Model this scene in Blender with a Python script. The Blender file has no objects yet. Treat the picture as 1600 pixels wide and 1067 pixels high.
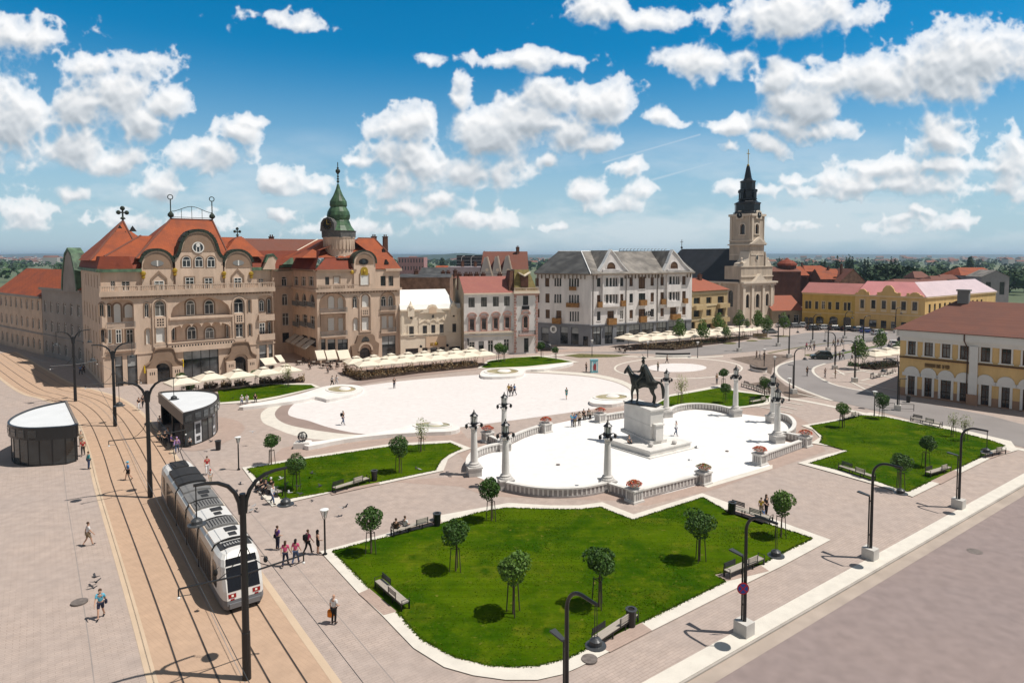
import bpy,math,random
from math import sin,cos,pi,sqrt,atan2,radians,tan
from mathutils import Vector,noise as mnoise
random.seed(7)
scene=bpy.context.scene
COL=scene.collection
F,CX,HY,H=1020.0,829.0,400.0,21.0
PITCH=radians(3.2)
PYC=HY+F*tan(PITCH)
CP,SP=cos(PITCH),sin(PITCH)
def ray(px,py):
 a=(px-CX)/F;b=(py-PYC)/F
 return Vector((a,CP-b*SP,-SP-b*CP))
def G(px,py,z=0.0):
 r=ray(px,py);t=(z-H)/r.z
 return Vector((r.x*t,r.y*t,z))
def G2(px,py,z=0.0):
 g=G(px,py,z);return(g.x,g.y)
def ZAT(P,py):
 """height at plan point P seen on sight line py"""
 b=(py-PYC)/F
 k=(-SP-b*CP)/(CP-b*SP)
 return H+P[1]*k
def rad_of(px_w,P):
 return px_w*P[1]/F
SUN_AZ=atan2(-.11,.99);SUN_EL=radians(62.5)
cam=bpy.data.cameras.new("camera");co=bpy.data.objects.new("camera",cam);COL.objects.link(co)
co.location=(0,0,H);co.rotation_euler=(pi/2-PITCH,0,0)
cam.sensor_width=36;cam.lens=36*F/1600
cam.shift_x=-(CX-800)/1600;cam.shift_y=-(533.5-PYC)/1600
cam.clip_end=40000;cam.clip_start=0.5
scene.camera=co
scene.view_settings.view_transform='Standard';scene.view_settings.look='None'
scene.view_settings.exposure=0.0;scene.view_settings.gamma=1
MATS={}
def _n(nt,t,**k):
 n=nt.nodes.new(t)
 for a,b in k.items():setattr(n,a,b)
 return n
def mat(name,col,rough=0.8,metal=0.0,var=0.12,scale=0.6,fine=0.0,fscale=12.0,bump=0.0,bscale=20.0,spec=0.3,col2=None,trans=0.0,stretch=None):
 """principled material whose colour wanders with noise in object space"""
 if name in MATS:return MATS[name]
 m=bpy.data.materials.new(name);m.use_nodes=True
 nt=m.node_tree;p=nt.nodes['Principled BSDF']
 p.inputs['Roughness'].default_value=rough;p.inputs['Metallic'].default_value=metal
 p.inputs['Specular IOR Level'].default_value=spec
 if trans:p.inputs['Transmission Weight'].default_value=trans
 tc=_n(nt,'ShaderNodeTexCoord');vec=tc.outputs['Object']
 if stretch:
  mp=_n(nt,'ShaderNodeMapping');mp.inputs['Scale'].default_value=stretch
  nt.links.new(vec,mp.inputs['Vector']);vec=mp.outputs['Vector']
 c=(*col,1)
 c2=(*(col2 if col2 else[x*(1-2*var)for x in col]),1)
 if var or col2:
  no=_n(nt,'ShaderNodeTexNoise');no.inputs['Scale'].default_value=scale;no.inputs['Detail'].default_value=6
  nt.links.new(vec,no.inputs['Vector'])
  mr=_n(nt,'ShaderNodeMapRange');mr.inputs[1].default_value=.32;mr.inputs[2].default_value=.68
  nt.links.new(no.outputs['Fac'],mr.inputs[0])
  mx=_n(nt,'ShaderNodeMix',data_type='RGBA');mx.inputs[6].default_value=c;mx.inputs[7].default_value=c2
  nt.links.new(mr.outputs[0],mx.inputs[0]);out=mx.outputs[2]
  if fine:
   n2=_n(nt,'ShaderNodeTexNoise');n2.inputs['Scale'].default_value=fscale;n2.inputs['Detail'].default_value=4
   nt.links.new(vec,n2.inputs['Vector'])
   m2=_n(nt,'ShaderNodeMapRange');m2.inputs[1].default_value=.3;m2.inputs[2].default_value=.7
   m2.inputs[3].default_value=1-fine;m2.inputs[4].default_value=1+fine
   nt.links.new(n2.outputs['Fac'],m2.inputs[0])
   mu=_n(nt,'ShaderNodeVectorMath',operation='SCALE')
   nt.links.new(out,mu.inputs[0]);nt.links.new(m2.outputs[0],mu.inputs['Scale']);out=mu.outputs[0]
  nt.links.new(out,p.inputs['Base Color'])
 else:p.inputs['Base Color'].default_value=c
 if bump:
  nb=_n(nt,'ShaderNodeTexNoise');nb.inputs['Scale'].default_value=bscale;nb.inputs['Detail'].default_value=5
  nt.links.new(vec,nb.inputs['Vector'])
  bp=_n(nt,'ShaderNodeBump');bp.inputs['Strength'].default_value=bump;bp.inputs['Distance'].default_value=.05
  nt.links.new(nb.outputs['Fac'],bp.inputs['Height']);nt.links.new(bp.outputs[0],p.inputs['Normal'])
 MATS[name]=m;return m
def tile_mat(name,col,col2,course=0.3,rough=0.75,depth=0.35,rot=0.0):
 """roof tiles: courses along z, staggered joints, patchy weathering"""
 m=bpy.data.materials.new(name);m.use_nodes=True;nt=m.node_tree;p=nt.nodes['Principled BSDF']
 p.inputs['Roughness'].default_value=rough;p.inputs['Specular IOR Level'].default_value=.25
 tc=_n(nt,'ShaderNodeTexCoord')
 sp=_n(nt,'ShaderNodeSeparateXYZ');nt.links.new(tc.outputs['Object'],sp.inputs[0])
 ad=_n(nt,'ShaderNodeMath',operation='ADD');nt.links.new(sp.outputs[0],ad.inputs[0]);nt.links.new(sp.outputs[1],ad.inputs[1])
 cb=_n(nt,'ShaderNodeCombineXYZ');nt.links.new(ad.outputs[0],cb.inputs[0]);nt.links.new(sp.outputs[2],cb.inputs[1])
 br=_n(nt,'ShaderNodeTexBrick');br.inputs['Scale'].default_value=1
 br.inputs['Brick Width'].default_value=course*1.3;br.inputs['Row Height'].default_value=course*.75
 br.inputs['Mortar Size'].default_value=course*.1;br.inputs['Color1'].default_value=(*col,1);br.inputs['Color2'].default_value=(*[x*.82 for x in col],1)
 br.inputs['Mortar'].default_value=(*[x*(1-depth)for x in col],1)
 nt.links.new(cb.outputs[0],br.inputs['Vector'])
 no=_n(nt,'ShaderNodeTexNoise');no.inputs['Scale'].default_value=.45;no.inputs['Detail'].default_value=7;nt.links.new(tc.outputs['Object'],no.inputs['Vector'])
 mr=_n(nt,'ShaderNodeMapRange');mr.inputs[1].default_value=.4;mr.inputs[2].default_value=.75;nt.links.new(no.outputs['Fac'],mr.inputs[0])
 mx=_n(nt,'ShaderNodeMix',data_type='RGBA');mx.inputs[7].default_value=(*col2,1)
 nt.links.new(br.outputs['Color'],mx.inputs[6]);nt.links.new(mr.outputs[0],mx.inputs[0]);nt.links.new(mx.outputs[2],p.inputs['Base Color'])
 MATS[name]=m;return m
def pave_mat(name,col,col2,bw,bh,ang,mortar=0.75,msize=0.012,rough=.85,var=.5,spec=.25,stain=0.06):
 m=bpy.data.materials.new(name);m.use_nodes=True;nt=m.node_tree;p=nt.nodes['Principled BSDF']
 p.inputs['Roughness'].default_value=rough;p.inputs['Specular IOR Level'].default_value=spec
 tc=_n(nt,'ShaderNodeTexCoord');mp=_n(nt,'ShaderNodeMapping');mp.inputs['Rotation'].default_value=(0,0,ang)
 nt.links.new(tc.outputs['Object'],mp.inputs['Vector'])
 br=_n(nt,'ShaderNodeTexBrick');br.inputs['Scale'].default_value=1
 br.inputs['Brick Width'].default_value=bw;br.inputs['Row Height'].default_value=bh;br.inputs['Mortar Size'].default_value=msize
 br.inputs['Color1'].default_value=(*col,1);br.inputs['Color2'].default_value=(*[a*(1-var)+b*var for a,b in zip(col,col2)],1)
 br.inputs['Mortar'].default_value=(*[x*mortar for x in col],1);nt.links.new(mp.outputs[0],br.inputs['Vector'])
 no=_n(nt,'ShaderNodeTexNoise');no.inputs['Scale'].default_value=.12;no.inputs['Detail'].default_value=9;no.inputs['Roughness'].default_value=.62
 nt.links.new(tc.outputs['Object'],no.inputs['Vector'])
 mr=_n(nt,'ShaderNodeMapRange');mr.inputs[1].default_value=.35;mr.inputs[2].default_value=.7
 nt.links.new(no.outputs['Fac'],mr.inputs[0])
 mx=_n(nt,'ShaderNodeMix',data_type='RGBA');mx.inputs[7].default_value=(*col2,1)
 nt.links.new(br.outputs['Color'],mx.inputs[6]);nt.links.new(mr.outputs[0],mx.inputs[0])
 n2=_n(nt,'ShaderNodeTexNoise');n2.inputs['Scale'].default_value=1.3;n2.inputs['Detail'].default_value=5;nt.links.new(tc.outputs['Object'],n2.inputs['Vector'])
 m2=_n(nt,'ShaderNodeMapRange');m2.inputs[1].default_value=.3;m2.inputs[2].default_value=.7;m2.inputs[3].default_value=1-stain;m2.inputs[4].default_value=1+stain
 nt.links.new(n2.outputs['Fac'],m2.inputs[0])
 mu=_n(nt,'ShaderNodeVectorMath',operation='SCALE');nt.links.new(mx.outputs[2],mu.inputs[0]);nt.links.new(m2.outputs[0],mu.inputs['Scale'])
 nt.links.new(mu.outputs[0],p.inputs['Base Color'])
 MATS[name]=m;return m
M={}
ROOTLOC={}
def rootloc(o):
 while o is not None and o.parent is not None:o=o.parent
 return ROOTLOC.get(o.name,Vector((0,0,0)))if o is not None else Vector((0,0,0))
class MB:
 def __init__(s):s.v=[];s.f=[];s.m=[];s.cur=0
 def add(s,vs,fs,mi=None):
  b=len(s.v);s.v.extend([tuple(x)for x in vs])
  for f in fs:s.f.append(tuple(b+i for i in f));s.m.append(s.cur if mi is None else mi)
  return s
 def poly(s,pts,mi=None):return s.add(pts,[tuple(range(len(pts)))],mi)
 def hexa(s,p,mi=None):
  return s.add(p,[(3,2,1,0),(4,5,6,7),(0,1,5,4),(1,2,6,5),(2,3,7,6),(3,0,4,7)],mi)
 def box(s,x0,y0,z0,x1,y1,z1,mi=None):
  return s.hexa([(x0,y0,z0),(x1,y0,z0),(x1,y1,z0),(x0,y1,z0),(x0,y0,z1),(x1,y0,z1),(x1,y1,z1),(x0,y1,z1)],mi)
 def obox(s,c,ang,hx,hy,z0,z1,mi=None,taper=1.0):
  ca,sa=cos(ang),sin(ang);P=[]
  for z,k in((z0,1),(z1,taper)):
   for x,y in((-hx,-hy),(hx,-hy),(hx,hy),(-hx,hy)):
    P.append((c[0]+(x*ca-y*sa)*k,c[1]+(x*sa+y*ca)*k,z))
  return s.hexa(P,mi)
 def prism(s,poly,z0,z1,mi=None,mt=None,taper=None):
  n=len(poly)
  a=sum(poly[i][0]*poly[(i+1)%n][1]-poly[(i+1)%n][0]*poly[i][1]for i in range(n))
  if a<0:poly=poly[::-1]
  if taper:
   cx=sum(p[0]for p in poly)/n;cy=sum(p[1]for p in poly)/n
   top=[(cx+(x-cx)*taper,cy+(y-cy)*taper)for x,y in poly]
  else:top=poly
  b=len(s.v);s.v.extend([(x,y,z0)for x,y in poly]+[(x,y,z1)for x,y in top])
  for i in range(n):
   j=(i+1)%n;s.f.append((b+i,b+j,b+n+j,b+n+i));s.m.append(s.cur if mi is None else mi)
  s.f.append(tuple(b+n+i for i in range(n)));s.m.append((s.cur if mi is None else mi)if mt is None else mt)
  s.f.append(tuple(b+n-1-i for i in range(n)));s.m.append(s.cur if mi is None else mi)
  return s
 def tube(s,path,r,n=8,mi=None,cap=True,squash=1.0):
  path=[Vector(p)for p in path];k=len(path)
  rs=r if isinstance(r,(list,tuple))else[r]*k
  b=len(s.v);prev=None
  for i,p in enumerate(path):
   t=(path[min(i+1,k-1)]-path[max(i-1,0)]).normalized()
   if prev is None:
    up=Vector((0,0,1))if abs(t.z)<.9 else Vector((1,0,0))
    a=t.cross(up).normalized()
   else:
    a=(prev-t*prev.dot(t)).normalized()
   prev=a;c=t.cross(a)
   for j in range(n):
    th=2*pi*j/n;s.v.append(tuple(p+a*(cos(th)*rs[i])+c*(sin(th)*rs[i]*squash)))
  mi=s.cur if mi is None else mi
  for i in range(k-1):
   for j in range(n):
    q=(j+1)%n;s.f.append((b+i*n+j,b+(i+1)*n+j,b+(i+1)*n+q,b+i*n+q));s.m.append(mi)
  if cap:
   s.f.append(tuple(b+j for j in range(n)));s.m.append(mi)
   s.f.append(tuple(b+(k-1)*n+n-1-j for j in range(n)));s.m.append(mi)
  return s
 def lathe(s,prof,c=(0,0,0),n=16,mi=None,a0=0.0,sq=None):
  b=len(s.v);k=len(prof);mi=s.cur if mi is None else mi
  for r,z in prof:
   for j in range(n):
    th=a0+2*pi*j/n;s.v.append((c[0]+r*cos(th),c[1]+r*sin(th),c[2]+z))
  for i in range(k-1):
   for j in range(n):
    q=(j+1)%n;s.f.append((b+i*n+j,b+i*n+q,b+(i+1)*n+q,b+(i+1)*n+j));s.m.append(mi)
  s.f.append(tuple(b+n-1-j for j in range(n)));s.m.append(mi)
  s.f.append(tuple(b+(k-1)*n+j for j in range(n)));s.m.append(mi)
  return s
 def ball(s,c,r,n=8,k=6,mi=None,sz=1.0):
  return s.lathe([(max(r*sin(pi*i/k),.001),-r*cos(pi*i/k)*sz)for i in range(k+1)],c,n,mi)
 def strip(s,A,B,mi=None):
  b=len(s.v);n=len(A);s.v.extend([tuple(x)for x in A]+[tuple(x)for x in B])
  for i in range(n-1):
   s.f.append((b+i,b+i+1,b+n+i+1,b+n+i));s.m.append(s.cur if mi is None else mi)
  return s
 def build(s,name,mats,parent=None,smooth=False,loc=None):
  me=bpy.data.meshes.new(name)
  off=rootloc(parent)if parent is not None else Vector((0,0,0))
  if loc is not None:off=Vector(loc)
  if off.length>0:vs=[(x-off.x,y-off.y,z-off.z)for x,y,z in s.v]
  else:vs=s.v
  me.from_pydata(vs,[],s.f)
  if not isinstance(mats,(list,tuple)):mats=[mats]
  for m_ in mats:me.materials.append(MATS[m_]if isinstance(m_,str)else m_)
  me.polygons.foreach_set('material_index',s.m)
  if smooth:me.polygons.foreach_set('use_smooth',[True]*len(me.polygons))
  me.update()
  o=bpy.data.objects.new(name,me);COL.objects.link(o)
  if parent is not None:o.parent=parent
  elif loc is not None:o.location=loc;ROOTLOC[o.name]=Vector(loc)
  return o
def tag(o,label,cat,group=None,kind=None):
 o['label']=label;o['category']=cat
 if group:o['group']=group
 if kind:o['kind']=kind
 return o
def thing(name,loc,label,cat,group=None,rz=0.0):
 o=bpy.data.objects.new(name,None);COL.objects.link(o);o.empty_display_size=.5
 o.location=loc;o.rotation_euler=(0,0,rz)
 ROOTLOC[o.name]=Vector(loc)
 return tag(o,label,cat,group)
def dup(root,loc,rz=0.0,label=None,group=None,scale=None):
 r=root.copy();COL.objects.link(r);r.location=loc;r.rotation_euler=(0,0,rz)
 if label:r['label']=label
 if group:r['group']=group
 if scale:r.scale=(scale if isinstance(scale,tuple)else(scale,)*3)
 for ch in list(root.children):
  c=ch.copy();COL.objects.link(c);c.parent=r
  for g in list(ch.children):
   d=g.copy();COL.objects.link(d);d.parent=c
 return r
def struct(o):o['kind']='structure';return o
def smooth_poly(pts,sub=4,closed=True):
 n=len(pts);out=[]
 for i in range(n if closed else n-1):
  p0,p1,p2,p3=(Vector(pts[(i+k)%n])if closed else Vector(pts[max(0,min(n-1,i+k))])for k in(-1,0,1,2))
  for j in range(sub):
   t=j/sub
   q=.5*((2*p1)+(p2-p0)*t+(2*p0-5*p1+4*p2-p3)*t*t+(3*p1-p0-3*p2+p3)*t**3)
   out.append(tuple(q))
 if not closed:out.append(tuple(pts[-1]))
 return out
def offset_line(pl,d):
 out=[];n=len(pl)
 for i in range(n):
  a=Vector(pl[max(i-1,0)][:2]);b=Vector(pl[min(i+1,n-1)][:2]);t=(b-a).normalized()
  out.append((pl[i][0]+t.y*d,pl[i][1]-t.x*d))
 return out
import numpy as np
SKY_STR,SKY_SAT,SKY_VAL,SKY_HUE,SUN_STR=.085,1.1,1.04,.5,5.0
SKY_TINT=(.34,1.04,1.27)
CLOUDS=[(135,165,62,58,1),(205,140,70,48,1),(245,185,48,42,1),(290,150,34,34,.9),(130,225,62,44,.9),(205,245,48,26,.9),(390,200,46,36,1),(410,180,30,22,.8),(355,245,66,34,.8),(268,290,40,30,1),(130,302,32,20,.9),(455,278,62,26,.9),(455,330,28,18,.7),(190,92,110,20,.5),(515,282,30,18,.5),(655,190,58,38,1.1),(690,250,70,36,.9),(650,240,60,34,.8),(735,262,30,26,.7),(752,155,24,34,.9),(790,205,60,46,1),(775,262,80,40,.75),(640,280,60,26,.5),(840,190,60,44,1),(885,148,46,34,1),(960,155,62,40,1.1),(915,205,48,44,.8),(955,215,34,24,.9),(940,288,40,28,.9),(980,315,44,16,.5),(880,252,16,13,.6),(1012,258,34,16,.6),(845,90,92,20,.8),(700,94,26,14,.6),(590,248,40,9,.4),(612,300,34,18,.5),(650,320,50,14,.4),(880,350,34,10,.45),(770,340,70,16,.4),(720,310,60,14,.4),(1130,98,92,28,.8),(1060,186,38,17,.7),(1170,194,48,26,1),(1242,118,38,42,1.1),(1290,160,60,52,1.1),(1390,120,140,50,1),(1490,105,120,62,.9),(1560,90,130,70,.9),(1235,226,32,22,.8),(1300,195,90,18,.6),(1400,255,80,26,.8),(1350,280,70,26,.7),(1500,205,64,40,.8),(1440,280,110,26,.5),(1290,300,80,20,.5),(1505,250,50,16,.8),(1258,278,30,12,.55),(1470,328,26,8,.5),(1530,340,40,16,.5),(1440,342,34,8,.4),(1040,290,24,12,.4),(1165,296,18,12,.4),(1165,232,12,10,.3),(20,190,90,90,.9),(40,330,60,40,.6),(30,50,120,50,.7),(1610,260,60,50,.7),(330,340,60,16,.45),(560,355,80,14,.4),(1330,350,120,12,.3),(230,340,60,16,.45),(480,30,80,16,.5),(1000,20,120,26,.7),(1250,20,160,40,.8)]
def cloud_image():
 rng=np.random.default_rng(5)
 x0,x1,y0,y1=-500,2100,-260,420
 k=.8;W=int((x1-x0)*k);Hh=int((y1-y0)*k)
 X,Y=np.meshgrid(x0+(np.arange(W)+.5)/k,y0+(np.arange(Hh)+.5)/k)
 def vnoise(fx,fy,seed):
  r=np.random.default_rng(seed);n=512;g=r.random((n,n)).astype(np.float32)
  fx=np.mod(fx,n);fy=np.mod(fy,n)
  xi=fx.astype(int);yi=fy.astype(int);tx=fx-xi;ty=fy-yi
  tx=tx*tx*tx*(tx*(6*tx-15)+10);ty=ty*ty*ty*(ty*(6*ty-15)+10)
  xj=(xi+1)%n;yj=(yi+1)%n;xi%=n;yi%=n
  return(g[yi,xi]*(1-tx)+g[yi,xj]*tx)*(1-ty)+(g[yj,xi]*(1-tx)+g[yj,xj]*tx)*ty
 def fbm(x,y,s,o,seed,gain=.5,billow=False):
  v=0;a=1;t=0;c,sn=cos(.6),sin(.6)
  for i in range(o):
   q=vnoise(x/s+17.3*i,y/s+9.1*i,seed+i)
   if billow:q=1-np.abs(2*q-1)
   v=v+a*q;t+=a;a*=gain;s/=2.03;x,y=x*c-y*sn,x*sn+y*c
  return v/t
 sc=np.clip((Y+60)/420,0,1);sz=1.15-.65*sc
 wx=(fbm(X,Y,95,4,1)-.5)*70*sz;wy=(fbm(X,Y,80,4,30)-.5)*48*sz
 Xw,Yw=X+wx,Y+wy
 B=np.full(X.shape,-3.0,np.float32)
 for(cx,cy,rx,ry,w)in CLOUDS:
  rx,ry=rx*.92,ry*.92;dy=(Yw-cy)/ry;dy=np.where(dy>0,dy*1.25,dy)
  d=np.sqrt(((Xw-cx)/rx)**2+dy*dy);b=w*(1-d)
  h=np.clip(.5+.5*(b-B)/.22,0,1);B=B*(1-h)+b*h+.22*h*(1-h)
 puff=fbm(X,Y,34,6,60,.55,True);fine=fbm(X,Y,50,7,80,.6)
 D=B*1.15+.12+(puff-.60)*.95+(fine-.5)*.95
 dens=np.clip(D,0,1.2)
 def blur(A,r):
  for ax in(0,1):
   c=np.cumsum(np.concatenate([np.repeat(np.take(A,[0],ax),r+1,ax),A,np.repeat(np.take(A,[-1],ax),r,ax)],ax),ax)
   n=A.shape[ax];A=(np.take(c,range(2*r+1,2*r+1+n),ax)-np.take(c,range(0,n),ax))/(2*r+1)
  return A
 soft=blur(blur(dens,4),4)
 def shift(A,dx,dy):
  ix,iy=int(round(dx*k)),int(round(dy*k));R=np.roll(A,(-iy,-ix),(0,1));return R
 od=0;st=5.0
 for i in range(1,15):od=od+shift(soft,st*i*.38,-st*i*.92)*(1 if i<6 else.8)
 T=np.exp(-od*.19)
 s2=blur(dens,2);local=np.clip(.5+(s2-shift(s2,3,-7))*1.5,0,1)
 br=.54+.47*T+.28*(local-.33)+.18*(puff-.5)
 under=np.clip(od/9,0,1)
 a=np.clip((D+.04+.10*under)/(.24+.55*under),0,1);a=a*a*(3-2*a)
 thin=np.clip(D/.7,0,1);a=a*(.60+.40*thin)
 cut=np.clip((410-Y)/55,0,1);a=a*cut*.98
 veil=np.clip(fbm(X*.35,Y*1.1,80,6,120,.6)-.42,0,1)*2.2*np.clip((Y-190)/160,0,1)*cut
 for(ax,ay,bx,by,w,s)in((966,250,1120,205,1.3,.35),(1000,290,1140,250,1.4,.3),(820,270,850,242,1.2,.2)):
  L=sqrt((bx-ax)**2+(by-ay)**2);t=((X-ax)*(bx-ax)+(Y-ay)*(by-ay))/L/L;d=np.abs((X-ax)*(by-ay)-(Y-ay)*(bx-ax))/L
  veil=np.maximum(veil,s*np.exp(-(d/w)**2)*((t>0)&(t<1)))
 br=np.where(a<veil,.93,br);a=np.maximum(a,np.clip(veil,0,.4))
 br=np.clip(br,.42,1.03)
 cold=np.clip((.97-br)/.45,0,1)
 rgb=np.stack([br*(1-.16*cold),br*(1-.07*cold),br*(1+.02*cold),a],-1).astype(np.float32)[::-1]
 im=bpy.data.images.new("clouds",W,Hh,alpha=True,float_buffer=True);im.colorspace_settings.name='Non-Color'
 im.alpha_mode='CHANNEL_PACKED'
 im.pixels.foreach_set(np.ascontiguousarray(rgb).ravel());im.update();im.pack()
 ext=[]
 for(px,py)in((x0,y1),(x1,y0)):
  r=ray(px,py);ext.append((r.x/r.y,r.z/r.y))
 return im,ext
def build_world():
 w=bpy.data.worlds.new("World");scene.world=w;w.use_nodes=True
 nt=w.node_tree;L=nt.links.new
 bg=nt.nodes['Background'];bg.inputs['Strength'].default_value=SKY_STR
 sky=_n(nt,'ShaderNodeTexSky',sky_type='NISHITA');sky.sun_disc=False
 sky.sun_elevation=SUN_EL;sky.sun_rotation=pi/2-SUN_AZ
 sky.altitude=150;sky.air_density=1.0;sky.dust_density=.6;sky.ozone_density=3.0
 tc=_n(nt,'ShaderNodeTexCoord')
 sp=_n(nt,'ShaderNodeSeparateXYZ');L(tc.outputs['Generated'],sp.inputs[0])
 my=_n(nt,'ShaderNodeMath',operation='MAXIMUM');L(sp.outputs[1],my.inputs[0]);my.inputs[1].default_value=.08
 im,((a0,b0),(a1,b1))=cloud_image()
 uv=[]
 for comp,lo,hi in((0,a0,a1),(2,b0,b1)):
  dv=_n(nt,'ShaderNodeMath',operation='DIVIDE');L(sp.outputs[comp],dv.inputs[0]);L(my.outputs[0],dv.inputs[1])
  mr=_n(nt,'ShaderNodeMapRange',clamp=False);L(dv.outputs[0],mr.inputs[0]);mr.inputs[1].default_value=lo;mr.inputs[2].default_value=hi
  uv.append(mr)
 cb=_n(nt,'ShaderNodeCombineXYZ');L(uv[0].outputs[0],cb.inputs[0]);L(uv[1].outputs[0],cb.inputs[1])
 it=_n(nt,'ShaderNodeTexImage',image=im,extension='CLIP',interpolation='Cubic');L(cb.outputs[0],it.inputs['Vector'])
 front=_n(nt,'ShaderNodeMapRange',interpolation_type='SMOOTHSTEP');L(sp.outputs[1],front.inputs[0]);front.inputs[1].default_value=.1;front.inputs[2].default_value=.3
 mk=_n(nt,'ShaderNodeMath',operation='MULTIPLY');L(it.outputs['Alpha'],mk.inputs[0]);L(front.outputs[0],mk.inputs[1])
 k=1/SKY_STR
 cs=_n(nt,'ShaderNodeVectorMath',operation='SCALE');L(it.outputs['Color'],cs.inputs[0]);cs.inputs['Scale'].default_value=k
 hs=_n(nt,'ShaderNodeHueSaturation');hs.inputs['Saturation'].default_value=SKY_SAT;hs.inputs['Value'].default_value=SKY_VAL;hs.inputs['Hue'].default_value=SKY_HUE
 tn=_n(nt,'ShaderNodeVectorMath',operation='MULTIPLY');L(sky.outputs[0],tn.inputs[0]);tn.inputs[1].default_value=SKY_TINT
 L(tn.outputs[0],hs.inputs['Color'])
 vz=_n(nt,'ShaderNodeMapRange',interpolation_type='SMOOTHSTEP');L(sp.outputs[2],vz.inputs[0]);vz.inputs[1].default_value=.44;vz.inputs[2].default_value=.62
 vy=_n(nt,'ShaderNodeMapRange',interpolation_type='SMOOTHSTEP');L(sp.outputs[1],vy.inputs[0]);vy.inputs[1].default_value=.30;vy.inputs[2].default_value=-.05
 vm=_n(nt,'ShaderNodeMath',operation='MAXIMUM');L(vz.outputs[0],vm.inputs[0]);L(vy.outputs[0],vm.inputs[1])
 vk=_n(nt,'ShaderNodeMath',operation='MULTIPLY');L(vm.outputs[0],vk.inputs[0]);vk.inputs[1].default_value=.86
 vx=_n(nt,'ShaderNodeMix',data_type='RGBA');L(vk.outputs[0],vx.inputs[0]);L(hs.outputs[0],vx.inputs[6]);vx.inputs[7].default_value=(.23*k,.229*k,.227*k,1)  # grey added to the unseen sky overhead and behind, to neutralise blue shadows
 hz=_n(nt,'ShaderNodeMapRange',interpolation_type='SMOOTHSTEP');L(sp.outputs[2],hz.inputs[0]);hz.inputs[1].default_value=-.02;hz.inputs[2].default_value=.30
 hz.inputs[3].default_value=.88;hz.inputs[4].default_value=0
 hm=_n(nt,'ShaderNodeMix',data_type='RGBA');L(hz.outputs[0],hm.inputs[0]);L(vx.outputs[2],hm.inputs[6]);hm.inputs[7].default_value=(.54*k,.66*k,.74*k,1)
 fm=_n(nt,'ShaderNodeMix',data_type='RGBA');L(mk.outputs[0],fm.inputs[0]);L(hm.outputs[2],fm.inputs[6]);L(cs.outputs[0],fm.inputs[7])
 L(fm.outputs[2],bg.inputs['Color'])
 w.cycles.sampling_method='MANUAL';w.cycles.sample_map_resolution=512
 s=bpy.data.lights.new("sun",'SUN');s.energy=SUN_STR;s.angle=radians(.53);s.color=(1,.95,.875)
 so=bpy.data.objects.new("sun",s);COL.objects.link(so)
 d=Vector((cos(SUN_EL)*cos(SUN_AZ),cos(SUN_EL)*sin(SUN_AZ),sin(SUN_EL)))
 so.rotation_euler=(-d).to_track_quat('-Z','Y').to_euler();so.location=(60,20,120)
build_world()
pave_mat('asphalt',(.285,.222,.205),(.245,.195,.185),.16,.10,radians(-37),mortar=.80,msize=.012,stain=.10)
mat('asphalt_far',(.26,.235,.225),.9,var=.08,scale=.2,fine=.05)
mat('terrain',(.07,.10,.05),.95,var=.25,scale=.004,col2=(.16,.17,.10))
mat('white_kerb',(.66,.61,.535),.7,var=.06,scale=1.2,fine=.03)
mat('kerb_line',(.42,.38,.34),.85)
mat('white_stone',(.82,.79,.77),.6,var=.05,scale=.25,fine=.03,fscale=5)
mat('brown_ring',(.30,.225,.195),.85,var=.08,scale=.4)
mat('rail',(.16,.13,.11),.35,metal=.8,var=.2)
mat('rail_groove',(.20,.135,.09),.9)
mat('soil',(.20,.15,.12),.95,var=.2,scale=1.5,fine=.2)
mat('gutter',(.42,.345,.29),.85,var=.1)
pave_mat('paving',(.435,.345,.295),(.36,.295,.262),.6,.2,radians(-37),mortar=.68,msize=.016,stain=.10)
pave_mat('paving_warm',(.41,.305,.255),(.35,.265,.225),.6,.2,radians(-37),mortar=.74,msize=.016,stain=.08)
pave_mat('trackbed',(.475,.325,.225),(.42,.29,.205),.8,.25,radians(38),mortar=.80,stain=.07)
pave_mat('plaza_white',(.68,.635,.615),(.64,.595,.575),1.2,.6,radians(-20),mortar=.90,stain=.05,var=1.0)
pave_mat('monument_white',(.76,.74,.72),(.70,.68,.66),1.2,.6,radians(-20),mortar=.93,stain=.045,var=1.0)
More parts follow.
